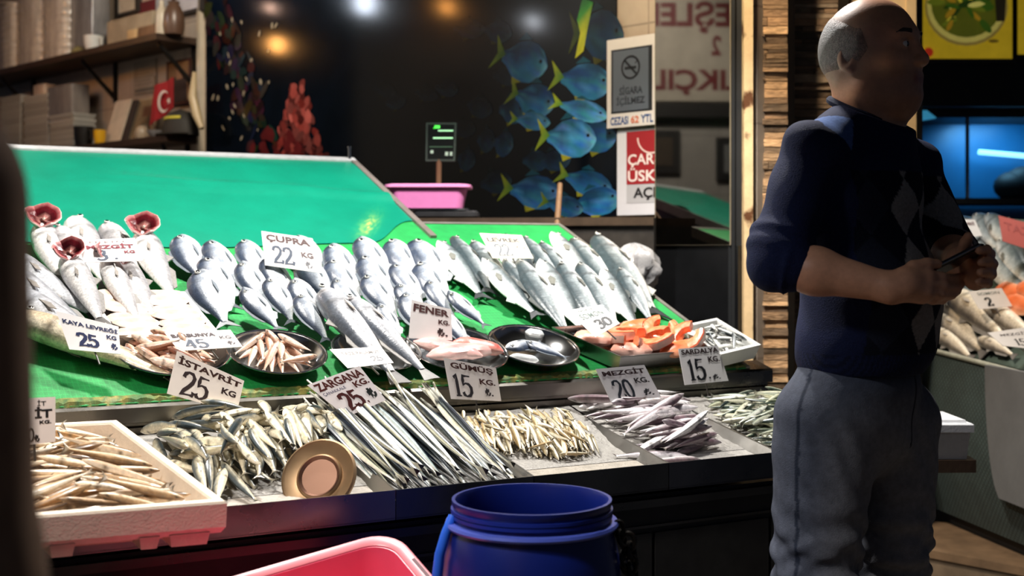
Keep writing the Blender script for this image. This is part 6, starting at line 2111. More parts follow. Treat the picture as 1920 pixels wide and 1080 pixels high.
# right hand: palm, four fingers wrapped under the phone, thumb along its top
def fingers(sd, chains):
    for ch in chains:
        for (a, ra), (b, rb) in zip(ch, ch[1:]):
            sd.cap(a, b, ra, rb, .004)
rp = MP(1716, 533, -0.265)
body.cap(R_WR, MP(1700, 530, -0.260), .026, .026, .02)
body.cap(MP(1700, 520, -0.260), MP(1738, 519, -0.255), .020, .016, .012).cap(MP(1700, 540, -0.265), MP(1734, 548, -0.260), .022, .018, .012).cap(MP(1700, 548, -0.260), MP(1726, 556, -0.255), .016, .014, .01)
fingers(body, [
 [(MP(1738, 516, -0.258), .0105), (MP(1766, 520, -0.245), .0098), (MP(1788, 523, -0.220), .009), (MP(1800, 519, -0.195), .008)],
 [(MP(1738, 531, -0.262), .0108), (MP(1769, 537, -0.250), .010), (MP(1792, 539, -0.225), .009), (MP(1802, 533, -0.198), .008)],
 [(MP(1734, 545, -0.262), .0104), (MP(1763, 552, -0.252), .0096), (MP(1784, 553, -0.228), .0088), (MP(1795, 546, -0.202), .008)],
 [(MP(1726, 556, -0.256), .0094), (MP(1749, 563, -0.248), .0086), (MP(1767, 563, -0.228), .008), (MP(1776, 556, -0.208), .0074)],
 [(MP(1688, 522, -0.250), .0145), (MP(1712, 501, -0.255), .0128), (MP(1738, 494, -0.252), .0108), (MP(1758, 495, -0.245), .0092)],
])
# left hand on the far edge of the phone, thumb up, fingers curled round its end
body.cap(L_WR, MP(1824, 508, -0.170), .027, .026, .02)
body.ell(MP(1828, 512, -0.180), (.024, .020, .034), (Vector((.9, -.4, 0)).normalized(), Vector((.4, .9, 0)).normalized(), ZZ), .01)
fingers(body, [
 [(MP(1842, 488, -0.190), .0108), (MP(1856, 476, -0.215), .0100), (MP(1850, 468, -0.240), .0092), (MP(1836, 470, -0.252), .008)],
 [(MP(1848, 502, -0.195), .0110), (MP(1861, 495, -0.220), .0102), (MP(1854, 490, -0.245), .0094), (MP(1840, 492, -0.256), .008)],
 [(MP(1847, 518, -0.195), .0106), (MP(1859, 514, -0.220), .0098), (MP(1852, 510, -0.243), .009), (MP(1838, 511, -0.254), .008)],
 [(MP(1842, 532, -0.192), .0096), (MP(1852, 532, -0.214), .0088), (MP(1846, 529, -0.234), .0082), (MP(1834, 529, -0.244), .0074)],
 [(MP(1812, 498, -0.180), .0145), (MP(1806, 475, -0.205), .0125), (MP(1810, 456, -0.220), .011), (MP(1816, 443, -0.230), .0092)],
])
SKN, STB, LIP = npcol((204, 146, 112)), npcol((132, 100, 84)), npcol((130, 66, 58))
hbn, HFn, HRn = np.array(hb), np.array(HF), np.array(HR)
def head_coords(V):
    d = V - hbn
    return d @ HFn, d @ HRn, d[:, 2]
def hair_cut(X, Y, Z):
    d0, d1, d2 = X - hbn[0], Y - hbn[1], Z - hbn[2]
    f = d0 * HFn[0] + d1 * HFn[1]
    s_ = np.abs(d0 * HRn[0] + d1 * HRn[1])
    # kept: behind the temples, below the crown, above the nape
    k1 = f - (.040 - .35 * np.maximum(d2, 0) - .75 * np.maximum(-d2 - .004, 0))
    k2 = d2 - (.060 + .55 * np.maximum(-f - .005, 0))
    k3 = -(d2 + .066 + .25 * np.maximum(f + .03, 0) * -1)
    return np.maximum(np.maximum(k1, k2), k3)
def skin_col(V):
    f, s_, z = head_coords(V)
    c = np.repeat(SKN[None], len(V), 0)
    onhead = (z > -.16) & (np.abs(f) < .2) & (np.abs(s_) < .12)
    beard = smooth01(.0, .04, f) * smooth01(-.03, -.055, z) * smooth01(-.145, -.12, z) * onhead
    c = blend(c, STB, beard * .55)
    lips = np.exp(-(((z + .0635) / .010) ** 2)) * smooth01(.084, .094, f) * (np.abs(s_) < .024) * onhead
    c = blend(c, LIP, lips * .8)
    hc = hair_cut(V[:, 0], V[:, 1], V[:, 2])
    c = blend(c, npcol((120, 112, 106)), smooth01(.035, -.02, hc) * onhead * .6)
    return c
sdf_object('body', body, skin_col, M_skin, man, relax=1)
# short grey hair round the back and sides, bald on top
hair = SDF(hbn - .16, hbn + .16, .0034)
hair.ell(HB(-.012, 0, .020), (.0965, .0785, .0935), HA, .02).ell(HB(-.022, 0, .0), (.0935, .0805, .087), HA, .03)
sl, (X, Y, Z) = hair._win(hair.lo, hair.lo + hair.h * (hair.n - 1), 0)
hair.g = hair.g + (.0005 + .012 * np.clip((hair_cut(X, Y, Z) + .035) / .07, 0, 1)).astype(np.float32)
sdf_object('hair', hair, lambda V: blend(np.repeat(npcol((118, 114, 112))[None], len(V), 0), npcol((150, 110, 88)), smooth01(-.05, .0, hair_cut(V[:, 0], V[:, 1], V[:, 2]))), M_hair, man, relax=1)
for q in (1, -1):
    m = MB((44, 34, 30))
    m.tube([HB(.0835, q * .014, .027), HB(.0865, q * .026, .033), HB(.079, q * .042, .033), HB(.068, q * .054, .027)], [.0035, .0048, .0045, .0025], 8)
    m.build('eyebrow', M_hair, man)
    m = MB((222, 216, 208))
    m.ell(HB(.0735, q * .033, .005), (.0125, .0125, .0095), HA, 16, 10)
    m.build('eye', M_eye, man)
    m = MB((30, 20, 16))
    m.ell(HB(.0842, q * .0325, .005), (.0025, .0055, .0055), HA, 12, 8)
    m.build('iris', M_eye, man)
# sweater
sw = SDF((X0 - .34, MY - .36, .93), (X0 + .40, MY + .36, 1.56), .0038)
sw.ell(TB(0, -.01, 1.315), (.178, .122, .165), TA, .03).ell(TB(0, .030, 1.135), (.158, .136, .155), TA, .06)
sw.ell(TB(0, .01, 1.03), (.160, .128, .10), TA, .05)
sw.cap(TB(-.13, -.015, 1.41), TB(.13, -.015, 1.41), .060, .060, .03)
for q in (1, -1):
    sw.cap(HB(-.03, q * .03, -.165), (R_SH if q > 0 else L_SH) + ZZ * .004, .056, .054, .02)
sw.cap(HB(.012, 0, -.17), TB(0, .045, 1.34), .070, .085, .03)
sw.cap(TB(0, -.02, 1.44), HB(-.026, 0, -.165), .085, .074, .03)
cuffR = R_EL.lerp(R_WR, .12)
sw.cap(R_SH, R_EL, .060, .056, .02).cap(R_EL, cuffR, .056, .053, .012)
cuffL = L_EL.lerp(L_WR, .25)
sw.cap(L_SH, L_EL, .060, .056, .02).cap(L_EL, cuffL, .056, .053, .012)
for i, t in enumerate((.78, .92)):                                   # rolled folds above the elbow
    p = R_SH.lerp(R_EL, t)
    d = (R_EL - R_SH).normalized()
    sw.ell(p, (.062, .062, .012), (d.orthogonal().normalized(), d.cross(d.orthogonal()).normalized(), d), .02)
dR = (R_WR - R_EL).normalized()
sw.ell(cuffR, (.059, .059, .012), (dR.orthogonal().normalized(), dR.cross(dR.orthogonal()).normalized(), dR), .006)
dL = (L_WR - L_EL).normalized()
sw.ell(cuffL, (.058, .058, .012), (dL.orthogonal().normalized(), dL.cross(dL.orthogonal()).normalized(), dL), .006)
def wrinkle(X, Y, Z):
    d = (X - X0) * RT.x + (Y - MY) * RT.y
    w = .0022 * np.sin(Z * 46 + X * 38 + 2.2 * np.sin(d * 14 + Z * 6)) * smooth01(.10, .2, np.abs(d))
    w += .0025 * np.sin(Z * 48 + d * 20) * smooth01(1.12, 1.02, Z)
    w += .0022 * np.sin((Z + d) * 55) * smooth01(1.3, 1.42, Z)
    return w
sw.warp(wrinkle)
# neckline and hem are cut clean
cn = np.array(HB(-.022, 0, -.122))
sw.plane(cn, np.array(Vector(HF * .42 + ZZ * .91).normalized()))
sw.plane((0, 0, .985), (0, 0, -1))
NVY, BLU, GRY, DK = npcol((22, 29, 60)), npcol((78, 104, 156)), npcol((138, 132, 126)), npcol((13, 16, 30))
def sweater_col(V):
    d = V - np.array((X0, MY, 0))
    s_ = d @ np.array(RT)
    f = d @ np.array(FW)
    z = V[:, 2]
    c = np.repeat(NVY[None], len(V), 0)
    # argyle panel on the left half of the chest: two columns of tall grey diamonds on dark ground
    front = (f > .0) & (z > 1.02) & (z < 1.385)
    panel = front & (s_ < .075)
    a = ((s_ - .041) / .038 + (z - 1.315) / .056) / 2 + .5
    b = ((s_ - .041) / .038 - (z - 1.315) / .056) / 2 + .5
    ia, ib = np.floor(a).astype(int), np.floor(b).astype(int)
    grey = ((ia + ib) % 2 == 0)
    row = ia - ib
    c[front & (s_ < .14)] = DK
    c[panel & grey] = GRY
    c[front & (s_ >= .075) & (s_ < .14) & grey] = npcol((30, 34, 48))
    # one light blue lozenge on his right shoulder and one faint below it
    sh = np.array(TB(.135, .0, 1.455))
    dd = V - sh
    u, v = dd @ np.array(RT), dd @ np.array(Vector(FW * .7 - ZZ * .7).normalized())
    c[(np.abs(u) / .042 + np.abs(v) / .06 < 1) & (z > 1.36) & (f > -.1)] = BLU
    rib = (z < 1.03) & (np.abs(s_) < .25)
    c = np.where(rib[:, None], NVY[None] * (.8 + .25 * np.sign(np.sin(s_ * 900)))[:, None], c)
    return c
sdf_object('sweater', sw, sweater_col, M_knit, man, relax=1)
m = MB((16, 22, 48))
nr = np.array(Vector(HF * .42 + ZZ * .91).normalized())
cN = Vector(cn)
nA = HR
nB = Vector(nr).cross(HR)
m.tube([cN + nA * .073 * math.cos(a) + nB * .074 * math.sin(a) - Vector(nr) * .004 for a in [2 * math.pi * k / 36 for k in range(37)]], .0085, 8, False)
m.build('collar', M_knit, man)
# jeans
je = SDF((X0 - .34, MY - .32, .03), (X0 + .34, MY + .34, 1.05), .0055)
je.ell(TB(0, .0, .955), (.156, .118, .11), TA, .03).ell(TB(0, -.015, .86), (.160, .122, .10), TA, .04)
LEG = [(MP(1548, 790, -.055), MP(1526, 1120, -.08), MP(1516, 1570, -.05)), (MP(1666, 790, .07), MP(1664, 1120, .05), MP(1650, 1570, .08))]
for hx, kn, an_ in LEG:
    je.cap(hx, kn, .104, .080, .022).cap(kn, an_, .078, .066, .02)
def jw(X, Y, Z):
    w = .0055 * np.sin(Z * 88 + 30 * (X - X0) + 2.4 * np.sin(Y * 26 + X * 19)) * smooth01(.80, .62, Z) * smooth01(.40, .52, Z)
    w += .003 * np.sin(Z * 150 - 44 * (X - X0) + 2 * np.sin(X * 40)) * smooth01(.74, .60, Z) * smooth01(.40, .52, Z)
    w += .004 * np.sin(Z * 60 + (X + Y) * 30) * smooth01(.35, .15, Z)
    w += .0022 * np.sin((Z * .8 + X * 1.2 + .03 * np.sin(X * 30)) * 62) * smooth01(.74, .80, Z) * smooth01(.95, .86, Z)
    return w
je.warp(jw)
je.plane((0, 0, 1.03), (0, 0, 1)).plane((0, 0, .045), (0, 0, -1))
DNM, DNL = npcol((68, 72, 84)), npcol((150, 146, 144))
def jean_col(V):
    d = V - np.array((X0, MY, 0))
    f, s_ = d @ np.array(FW), d @ np.array(RT)
    z = V[:, 2]
    c = np.repeat(DNM[None], len(V), 0)
    fade = smooth01(-.02, .10, f) * smooth01(.35, .6, z) * smooth01(1.0, .86, z)
    c = blend(c, DNL, fade * .6)
    fly = (np.abs(s_ + .012) < .004) & (f > .05) & (z > .84)
    c[fly] = npcol((24, 28, 38))
    side = (np.abs(f + .03) < .004) & (np.abs(s_) > .1) & (z > .3)
    c[side] = npcol((30, 36, 50))
    return c
sdf_object('jeans', je, jean_col, M_denim, man, relax=1)
for hx, kn, an_ in LEG:
    sh = SDF(np.array(an_) - .30, np.array(an_) + .30, .0065)
    f0 = Vector((an_.x, an_.y, .035))
    sh.cap(f0 - FW * .05, f0 + FW * .17, .042, .036, .02).cap(f0 + ZZ * .045 - FW * .02, f0 + FW * .05 + ZZ * .02, .042, .036, .03)
    sh.plane((0, 0, .003), (0, 0, -1))
    sdf_object('shoe', sh, lambda V: np.where((V[:, 2] < .022)[:, None], npcol((16, 16, 16))[None], npcol((44, 34, 28))[None]), M_leather, man, relax=1)
# the phone he holds
M_phone = mat('phone_glass', rough=.15, nz=.0)
pa, pb = MP(1762, 499, -.245), MP(1832, 464, -.245)
px_ = (pb - pa).normalized()
pn = Vector((-.25, .35, .9)).normalized()
pn = (pn - px_ * pn.dot(px_)).normalized()
pyv = pn.cross(px_)
pc = (pa + pb) / 2 + pyv * .030
root = thing('mobile_phone', pc, 'thin dark mobile phone held in both hands by the man in the sweater', 'phone')
m = MB((20, 20, 24))
m.rbox(pc, ((pb - pa).length + .03, .068, .008), (px_, pyv, pn), .008)
m.build('case', M_phone, root)
m = MB((8, 9, 12))
m.rbox(pc + pn * .0042, ((pb - pa).length + .02, .060, .0006), (px_, pyv, pn), .006)
m.build('screen', M_phone, root)
m = MB((150, 150, 152))
m.tube([pc - pyv * .0342 - px_ * ((pb - pa).length / 2 + .006), pc - pyv * .0342 + px_ * ((pb - pa).length / 2 + .006)], .0018, 6)
m.build('metal_edge', M_steel2, root)
# ---------------------------------------------------------------- the blurred figure at the left edge
FX, FY = -.542, .80
fig = thing('person', (FX, FY, 0), 'person in a dark brown coat, out of focus at the left edge of the picture', 'person')
fb = SDF((FX - .30, FY - .26, -.01), (FX + .30, FY + .26, 1.66), .011)
fb.ell((FX, FY, 1.52), (.075, .095, .115), None, .02).cap((FX, FY - .01, 1.46), (FX, FY - .01, 1.30), .052, .058, .03)
fb.cap((FX, FY + .09, 1.52), (FX, FY + .105, 1.49), .012, .014, .02)
fb.ell((FX, FY, 1.1), (.15, .10, .25), None, .03)
for q in (1, -1):
    fb.cap((FX + q * .16, FY, 1.28), (FX + q * .19, FY, 1.0), .04, .036, .02).cap((FX + q * .19, FY, 1.0), (FX + q * .19, FY + .04, .78), .036, .026, .02)
    fb.ell((FX + q * .19, FY + .05, .72), (.02, .035, .05), None, .01)
    for j in range(4):
        fb.cap((FX + q * .19, FY + .028 + .015 * j, .69), (FX + q * .186, FY + .03 + .014 * j, .62 + .008 * abs(j - 1)), .0095, .008, .003)
    fb.cap((FX + q * .19, FY + .08, .73), (FX + q * .185, FY + .10, .67), .011, .009, .006)
    fb.cap((FX + q * .09, FY, .85), (FX + q * .09, FY, .45), .07, .05, .02).cap((FX + q * .09, FY, .45), (FX + q * .09, FY, .06), .05, .04, .02)
    fb.cap((FX + q * .09, FY - .03, .04), (FX + q * .09, FY + .15, .035), .04, .035, .02)
sdf_object('body', fb, lambda V: np.repeat(npcol((150, 110, 88))[None], len(V), 0), M_skin, fig)
ct = SDF((FX - .34, FY - .26, .40), (FX + .34, FY + .26, 1.45), .010)
ct.ell((FX, FY, 1.16), (.19, .13, .24), None, .04).ell((FX, FY, .80), (.19, .135, .32), None, .06)
ct.cap((FX - .13, FY, 1.275), (FX + .13, FY, 1.275), .07, .07, .05).cap((FX, FY, 1.30), (FX, FY, 1.37), .085, .075, .03)
for q in (1, -1):
    ct.cap((FX + q * .160, FY, 1.265), (FX + q * .172, FY, 1.02), .062, .058, .03).cap((FX + q * .172, FY, 1.02), (FX + q * .200, FY + .03, .78), .058, .066, .02)
ct.plane((0, 0, .46), (0, 0, -1)).plane((0, 0, 1.39), (0, 0, 1))
sdf_object('coat', ct, lambda V: np.repeat(npcol((138, 108, 86))[None], len(V), 0), mat('coat_wool', rough=.9, nz=.2, nscale=30, spec=.2), fig)
hr = SDF((FX - .14, FY - .16, 1.38), (FX + .14, FY + .14, 1.68), .009)
hr.ell((FX, FY - .014, 1.535), (.084, .100, .112), None, .02).plane((FX, FY + .05, 1.55), (0, .75, -.66))
sdf_object('hair', hr, lambda V: np.repeat(npcol((34, 26, 22))[None], len(V), 0), M_hair, fig)
tq = SDF((FX - .26, FY - .2, .05), (FX + .26, FY + .2, .95), .010)
for q in (1, -1):
    tq.cap((FX + q * .09, FY, .85), (FX + q * .09, FY, .45), .088, .07, .02).cap((FX + q * .09, FY, .45), (FX + q * .09, FY, .08), .068, .06, .02)
sdf_object('trousers', tq, lambda V: np.repeat(npcol((26, 26, 30))[None], len(V), 0), M_denim, fig)
for q in (1, -1):
    sh = SDF((FX + q * .09 - .12, FY - .18, -.02), (FX + q * .09 + .12, FY + .28, .16), .008)
    sh.cap((FX + q * .09, FY - .04, .045), (FX + q * .09, FY + .16, .04), .05, .043, .02)
    sh.plane((0, 0, .003), (0, 0, -1))
    sdf_object('shoe', sh, lambda V: np.repeat(npcol((22, 20, 18))[None], len(V), 0), M_leather, fig)
# ---------------------------------------------------------------- the neighbouring stall on the right
rA, rB, rC, rD = at(1738, 648, 5.0), at(1990, 712, 4.1), at(1780, 404, 5.75), at(2060, 420, 5.0)
rN = (rB - rA).cross(rC - rA).normalized()
if rN.z < 0:
    rN = -rN
rD = onplane(2060, 420, rA, rN)
def rpl(px, py, h=0.0):
    return onplane(px, py, rA + rN * h, rN)
rU = (rB - rA).normalized()
rV = rN.cross(rU)
if rV.y < 0:
    rV = -rV
stall2 = thing('fish_stall', Vector((rA.x + .3, rA.y - .2, 0)), 'neighbouring fish stall at the right with net covered curved front', 'market stall')
m = MB((70, 84, 76))
m.hexa([p - rN * .05 for p in (rA, rB, rD, rC)], [rA, rB, rD, rC])
m.build('display_bed', mat('grey_green_bed', rough=.6, nz=.2, nscale=20), stall2, smooth=False)
# curved net covered front
Rr_ = Vector((rB.x - rA.x, rB.y - rA.y, 0)).normalized()
outn = Vector((Rr_.y, -Rr_.x, 0))
if outn.x > 0:
    outn = -outn
M_net = mat('net_cloth', rough=.7, nz=.2, nscale=14, pattern=net_pattern(Rr_, ZZ, .016, .016, .3, -.6, True))
m = MB((58, 70, 66))
NX, NZ = 24, 14
vs = []
for j in range(NZ + 1):
    v = j / NZ
    for i in range(NX + 1):
        u = i / NX
        top = rA.lerp(rB, u)
        z = lerp(.20, top.z - .002, v)
        bulge = .05 * math.sin(math.pi * v) + .03 * v
        p = Vector((top.x, top.y, z)) + outn * (bulge + .015)
        vs.append(p)
fs = [(j * (NX + 1) + i, j * (NX + 1) + i + 1, (j + 1) * (NX + 1) + i + 1, (j + 1) * (NX + 1) + i) for j in range(NZ) for i in range(NX)]
m.add(vs, fs)
m.build('net_front', M_net, stall2)
m = MB((176, 176, 160))
m.tube([rA.lerp(rB, k / 12) + outn * .05 for k in range(13)], .009, 8)
m.build('front_edge', M_alu, stall2)
m = MB((16, 16, 16))
q = [Vector((p.x, p.y, 0)) - outn * .02 for p in (rA, rB)]
q += [Vector((rD.x, rD.y, 0)), Vector((rC.x, rC.y, 0))]
m.hexa(q, [Vector((p.x, p.y, .72)) for p in q])
m.build('base', M_matt, stall2, smooth=False)
# rounded grey panel at the frame's edge
m = MB((92, 91, 90))
rings = []
for i in range(13):
    z = lerp(.36, .82, i / 12)
    e = .28 * (1 - math.sqrt(max(0, 1 - ((.82 - z) / .47) ** 2)))
    a, b = at(1880, HY, 4.42), at(2010, HY, 3.98)
    a = Vector((a.x, a.y, z)).lerp(Vector((b.x, b.y, z)), e)
    b = Vector((b.x, b.y, z))
    rings.append([a + outn * .07, b + outn * .07, b + outn * .05, a + outn * .05])
m.loft(rings, True, True)
m.build('grey_side_panel', M_plain, stall2, smooth=False)
# fish on it
rb = make_hake(21, (.05, .02), (96, 90, 84), (196, 182, 160), (236, 226, 208))
rf = make_bass(22, (.04, .02))
RF = [
 ((1792, 412), (1868, 486), 0, .03, 'dark backed silver fish farthest left at the back of the neighbouring stall'),
 ((1826, 404), (1884, 478), 0, .04, 'dark backed silver fish, second from the left at the back of the neighbouring stall'),
 ((1848, 404), (1908, 470), 0, .05, 'dark backed silver fish, third from the left at the back of the neighbouring stall'),
 ((1872, 452), (1936, 540), 0, .04, 'silver fish below the red board of the neighbouring stall'),
 ((1852, 470), (1930, 560), 0, .03, 'silver fish beside the left hand of the man, on the neighbouring stall'),
 ((1778, 520), (1846, 590), 0, .03, 'silver fish just behind the phone holding hands'),
 ((1788, 548), (1890, 640), 1, .06, 'big tan bodied fish in the middle of the neighbouring stall'),
 ((1762, 556), (1832, 640), 1, .04, 'tan bodied fish left of the big one on the neighbouring stall'),
 ((1758, 590), (1850, 662), 1, .03, 'slim pale fish near the front edge of the neighbouring stall'),
 ((1754, 618), (1824, 672), 1, .04, 'short white fish nearest the front edge of the neighbouring stall'),
 ((1836, 570), (1950, 640), 1, .04, 'pale fish running under the lower card of the neighbouring stall'),
 ((1836, 634), (1905, 668), 1, .035, 'reddish white fish beside the lower card of the neighbouring stall'),
]
for h, t, k, hh, lab in RF:
    place_fish('market_fish', rb if k else rf, rpl(*h, hh), rpl(*t, hh * .6), rN, lab, 'fish', None, flip=bool(k))
for i, (a, b, w, lab) in enumerate([((1868, 540), (1915, 556), .045, 'orange salmon piece upper left on the neighbouring stall'), ((1880, 560), (1940, 580), .045, 'orange salmon piece in the middle of the neighbouring stall salmon'), ((1905, 536), (1960, 560), .045, 'orange salmon piece at the right edge on the neighbouring stall')]):
    strip_piece('salmon_piece', rpl(*a, .03), rpl(*b, .03), w, .02, SAL, lab, 'salmon fillet', None, rN)
yw = R(-8)
def rcard(px4, h, label, lines, col=(240, 234, 230)):
    bm = ((px4[0][0] + px4[1][0]) / 2, (px4[0][1] + px4[1][1]) / 2)
    return card(px4, rpl(bm[0], bm[1], h).y, .5, label, lines, col)
rcard([(1800, 448), (1842, 442), (1828, 412), (1784, 410)], .08, 'white card behind the man\'s left wrist on the neighbouring stall', [('HAMSİ', (.1, .66, .9, .88), 'b', (110, 70, 70)), ('20', (.2, .1, .6, .52), 'dig', GY)])
rcard([(1836, 580), (1898, 574), (1878, 540), (1816, 546)], .09, 'white card with 2 beside the salmon of the neighbouring stall', [('SOMON', (.2, .72, .86, .86), 'n', (110, 120, 116)), ('2', (.30, .1, .52, .58), 'digb', BK)])
rcard([(1880, 648), (1950, 656), (1935, 612), (1852, 624)], .09, 'white card at the front of the neighbouring stall, lowest of its cards', [('MEZGİT', (.2, .68, .86, .84), 'n', (90, 80, 80)), ('15', (.44, .12, .7, .5), 'dig', BK)])
rcard([(1880, 452), (1960, 478), (1950, 424), (1872, 404)], .09, 'pinkish red board standing at the back of the neighbouring stall', [('TAZE', (.1, .5, .9, .8), 'n', (180, 90, 90))], (198, 104, 100))
# ---------------------------------------------------------------- blue lit display case behind it
cs_ = thing('display_case', at(1830, 470, 6.5), 'glass fronted display case glowing blue behind the neighbouring stall', 'display case')
def atz(px, Y, z):
    p = at(px, HY, Y)
    return Vector((p.x, Y, z))
zt_, zb2 = at(1800, 222, 6.5).z, at(1800, 372, 6.5).z
x0, x1 = at(1660, HY, 6.5).x, at(2030, HY, 6.5).x
m = MB((40, 120, 170))
m.add([(x0, 6.82, zb2 - .2), (x1, 6.82, zb2 - .2), (x1, 6.82, zt_), (x0, 6.82, zt_)], [(0, 1, 2, 3)])
m.build('back_panel', mat('painted_metal', rough=.35, nz=.12, nscale=5), cs_, smooth=False)
m = MB((20, 22, 24))
for (a0_, a1_, z0, z1, y0, y1) in ((x0, x1, zt_, zt_ + .10, 6.45, 6.85), (x0, x1, zb2 - .03, zb2, 6.45, 6.80), (x0, x1, zb2 - .75, zb2 - .2, 6.42, 6.8)):
    m.hexa([(a0_, y0, z0), (a1_, y0, z0), (a1_, y1, z0), (a0_, y1, z0)], [(a0_, y0, z1), (a1_, y0, z1), (a1_, y1, z1), (a0_, y1, z1)])
m.build('case_frame', M_matt, cs_, smooth=False)
m = MB((120, 130, 134))
for px in (1815,):
    a = at(px, HY, 6.46)
    m.box((a.x, 6.47, (zt_ + zb2) / 2), (.014, .02, zt_ - zb2))
m.build('glazing_bar', M_alu, cs_, smooth=False)
m = MB((130, 210, 255))
ta, tb = at(1835, 285, 6.7), at(2010, 300, 6.7)
m.tube([ta, tb], .014, 10)
m.build('blue_tube', mat('blue_tube_glow', emit=2.2, rough=.4), cs_)
light('case_light', 'AREA', (at(1870, 240, 6.62).x, 6.62, zt_ - .02), 3.2, (.25, .65, 1.0), (at(1870, 300, 6.75).x, 6.75, zb2), .35)
m = MB((30, 32, 34))
for px, r_ in ((1900, .10), (1925, .12)):
    a = at(px, 352, 6.6)
    m.ell((a.x, 6.62, zb2 + r_ * .7), (r_, .08, r_ * .8))
m.build('dark_goods', M_matt, cs_)
# small blue lit strip lamp left of the case
m = MB((60, 150, 190))
a, b = at(1690, 222, 6.3), at(1755, 206, 6.3)
m.hexa([(a.x, 6.3, a.z), (b.x, 6.3, a.z), (b.x - .03, 6.4, a.z), (a.x + .03, 6.4, a.z)], [(a.x, 6.3, a.z + .006), (b.x, 6.3, a.z + .006), (b.x - .04, 6.32, b.z), (a.x + .03, 6.32, b.z)])
o = m.build('strip_light', mat('strip_glow', emit=.55, rough=.4), smooth=False)
tag(o, 'small blue glowing strip light behind the shoulder of the man in the sweater', 'lamp')
# dark canopy over the case
m = MB((14, 14, 15))
z0, z1 = at(1800, 200, 6.35).z, at(1800, 112, 6.35).z
m.hexa([(x0, 6.34, z0), (x1 + .4, 6.34, z0), (x1 + .4, 6.9, z0), (x0, 6.9, z0)], [(x0, 6.34, z1), (x1 + .4, 6.34, z1), (x1 + .4, 6.9, z1), (x0, 6.9, z1)])
o = m.build('dark_canopy', M_matt, smooth=False)
tag(o, 'black canopy band between the yellow menu board and the blue case', 'canopy')
# ---------------------------------------------------------------- lit yellow menu boards
M_back = mat('backlit_print', rough=.3, nz=.10, nscale=12, emit=.34)
def menu(px0, px1, pyb, label, plate=True):
    Y = 6.3
    a, b = at(px0, pyb + 4, Y), at(px1, pyb - 6, Y)
    t = at(px0, -120, Y)
    root = thing('menu_board', Vector(((a.x + b.x) / 2, Y, a.z)), label, 'sign')
    m = MB((30, 30, 32))
    m.hexa([(a.x - .02, Y + .003, a.z - .02), (b.x + .02, Y + .003, a.z - .02), (b.x + .02, Y + .1, a.z - .02), (a.x - .02, Y + .1, a.z - .02)], [(a.x - .02, Y + .003, t.z), (b.x + .02, Y + .003, t.z), (b.x + .02, Y + .1, t.z), (a.x - .02, Y + .1, t.z)])
    m.build('housing', M_matt, root, smooth=False)
    m = MB((206, 172, 34))
    m.add([(a.x, Y, a.z), (b.x, Y, a.z), (b.x, Y, t.z), (a.x, Y, t.z)], [(0, 1, 2, 3)])
    lay = [.0]
    def disc(cx, cy, rx, ry, c, n=28, rot=0):
        lay[0] += .0004
        pts = []
        for k in range(n):
            q = 2 * math.pi * k / n
            x, y = rx * math.cos(q), ry * math.sin(q)
            pts.append(at(cx + x * math.cos(rot) - y * math.sin(rot), cy + x * math.sin(rot) + y * math.cos(rot), Y - lay[0]))
        m.color(c).add(pts, [tuple(range(n))])
    if plate:
        disc(1812, 12, 78, 74, (150, 128, 60)); disc(1812, 10, 74, 70, (206, 190, 96)); disc(1812, 8, 66, 62, (92, 96, 24))
        r_ = random.Random(5)
        for k in range(46):
            q, rr = r_.random() * 6.28, 58 * math.sqrt(r_.random())
            c = r_.choice([(214, 196, 60), (60, 92, 22), (110, 120, 30), (40, 62, 18), (226, 214, 110), (170, 130, 30)])
            disc(1812 + rr * math.cos(q), 8 + rr * math.sin(q) * .92, r_.uniform(6, 18), r_.uniform(3, 7), c, 12, q + r_.uniform(-.5, .5))
        lay[0] += .0004
        disc(1741, 98, 9, 9, (190, 50, 26), 16)
        disc(1863, 77, 10, 3.5, (110, 90, 26), 10)
        pts = [at(x, y, Y - lay[0] - .0004) for x, y in ((1868, 40), (1884, 40), (1890, -60), (1862, -60))]
        m.color((40, 34, 20)).add(pts, [(0, 1, 2, 3)])
    m.build('printed_face', M_back, root, smooth=False)
menu(1730, 1898, 106, 'yellow backlit menu board with a plate of food at the upper right')
menu(1908, 2080, 98, 'second yellow menu board, cut by the right edge of the picture', False)
# black pole left of the menu
m = MB((12, 12, 13))
a, b = at(1718, HY, 6.1), at(1729, HY, 6.1)
m.hexa([(a.x, 6.1, 0), (b.x, 6.1, 0), (b.x, 6.16, 0), (a.x, 6.16, 0)], [(a.x, 6.1, 3.3), (b.x, 6.1, 3.3), (b.x, 6.16, 3.3), (a.x, 6.16, 3.3)])
struct(m.build('trim_5', M_matt, smooth=False))
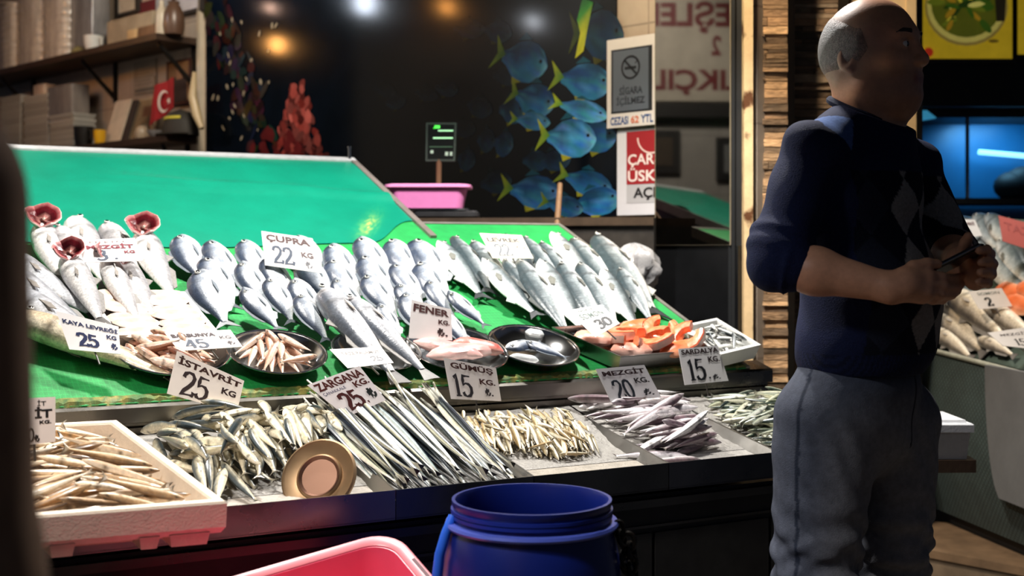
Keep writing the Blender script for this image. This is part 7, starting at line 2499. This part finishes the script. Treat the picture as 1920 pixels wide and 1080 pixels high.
# ---------------------------------------------------------------- step, board and white foam box at the right
M_plank = mat('worn_plank', rough=.5, nz=.3, nscale=9, stretch=(1, 1, 1), bump=.1)
za = .15
def floorpt(px, py, z):
    d = ray(px, py)
    return CAMP + d * ((z - CZ) / d.z)
q = [floorpt(1640, 1012, za), floorpt(1960, 1072, za), floorpt(1980, 998, za), floorpt(1640, 968, za)]
m = MB((104, 82, 60))
m.hexa([Vector((p.x, p.y, za - .028)) for p in q], q)
o1 = thing('platform_step', (sum(p.x for p in q) / 4, sum(p.y for p in q) / 4, 0), 'worn brown wooden step below the neighbouring stall', 'step')
m.build('tread', M_plank, o1, smooth=False)
m = MB((104, 88, 70))
ins = [p.lerp((q[0] + q[1] + q[2] + q[3]) / 4, .04) for p in q]
m.hexa([Vector((p.x, p.y, 0)) for p in ins], [Vector((p.x, p.y, za - .028)) for p in ins])
m.build('riser_panel', M_plank, o1, smooth=False)
# wooden ledge on a post
YB = 3.42
l0, l1 = at(1700, 872, YB), at(1833, 868, YB)
zl = at(1780, 864, YB).z
root = thing('wooden_ledge', (l0.x, YB + .1, 0), 'thick dark wooden ledge under the white lidded box beside the jeans', 'ledge')
m = MB((84, 64, 48))
m.hexa([(l0.x - .1, YB, zl - .035), (l1.x, YB + .01, zl - .035), (l1.x + .02, YB + .24, zl - .035), (l0.x - .1, YB + .24, zl - .035)], [(l0.x - .1, YB, zl), (l1.x, YB + .01, zl), (l1.x + .02, YB + .24, zl), (l0.x - .1, YB + .24, zl)])
m.build('ledge_board', M_plank, root, smooth=False)
m = MB((50, 40, 32))
m.box((l0.x - .03, YB + .14, (zl - .035) / 2), (.06, .06, zl - .035))
m.build('post', M_plank, root, smooth=False)
bx0, bx1 = at(1690, HY, YB).x, at(1824, HY, YB).x
zlid, ztop = at(1780, 812, YB).z, at(1780, 795, YB + .0).z
root = thing('white_foam_box', ((bx0 + bx1) / 2, YB + .11, zl), 'white foam box with lid on the wooden ledge behind the jeans', 'box')
m = MB((206, 202, 196))
m.loft([[Vector((a_, b_, z)) for a_, b_ in ((bx0 + e, YB + .01 + e), (bx1 - e, YB + .01 + e), (bx1 - e, YB + .22 - e), (bx0 + e, YB + .22 - e))] for z, e in ((zl + .001, .010), (zlid, .002))], True, True)
m.build('box_body', M_foam, root, smooth=False)
m = MB((226, 226, 228))
m.loft([[Vector((a_, b_, z)) for a_, b_ in ((bx0 + e, YB + .005 + e), (bx1 + .006 - e, YB + .005 + e), (bx1 + .006 - e, YB + .225 - e), (bx0 + e, YB + .225 - e))] for z, e in ((zlid + .001, 0), (ztop - .004, 0), (ztop, .004), (ztop, .016), (ztop + .008, .018))], True, True)
m.build('lid', M_foam, root, smooth=False)
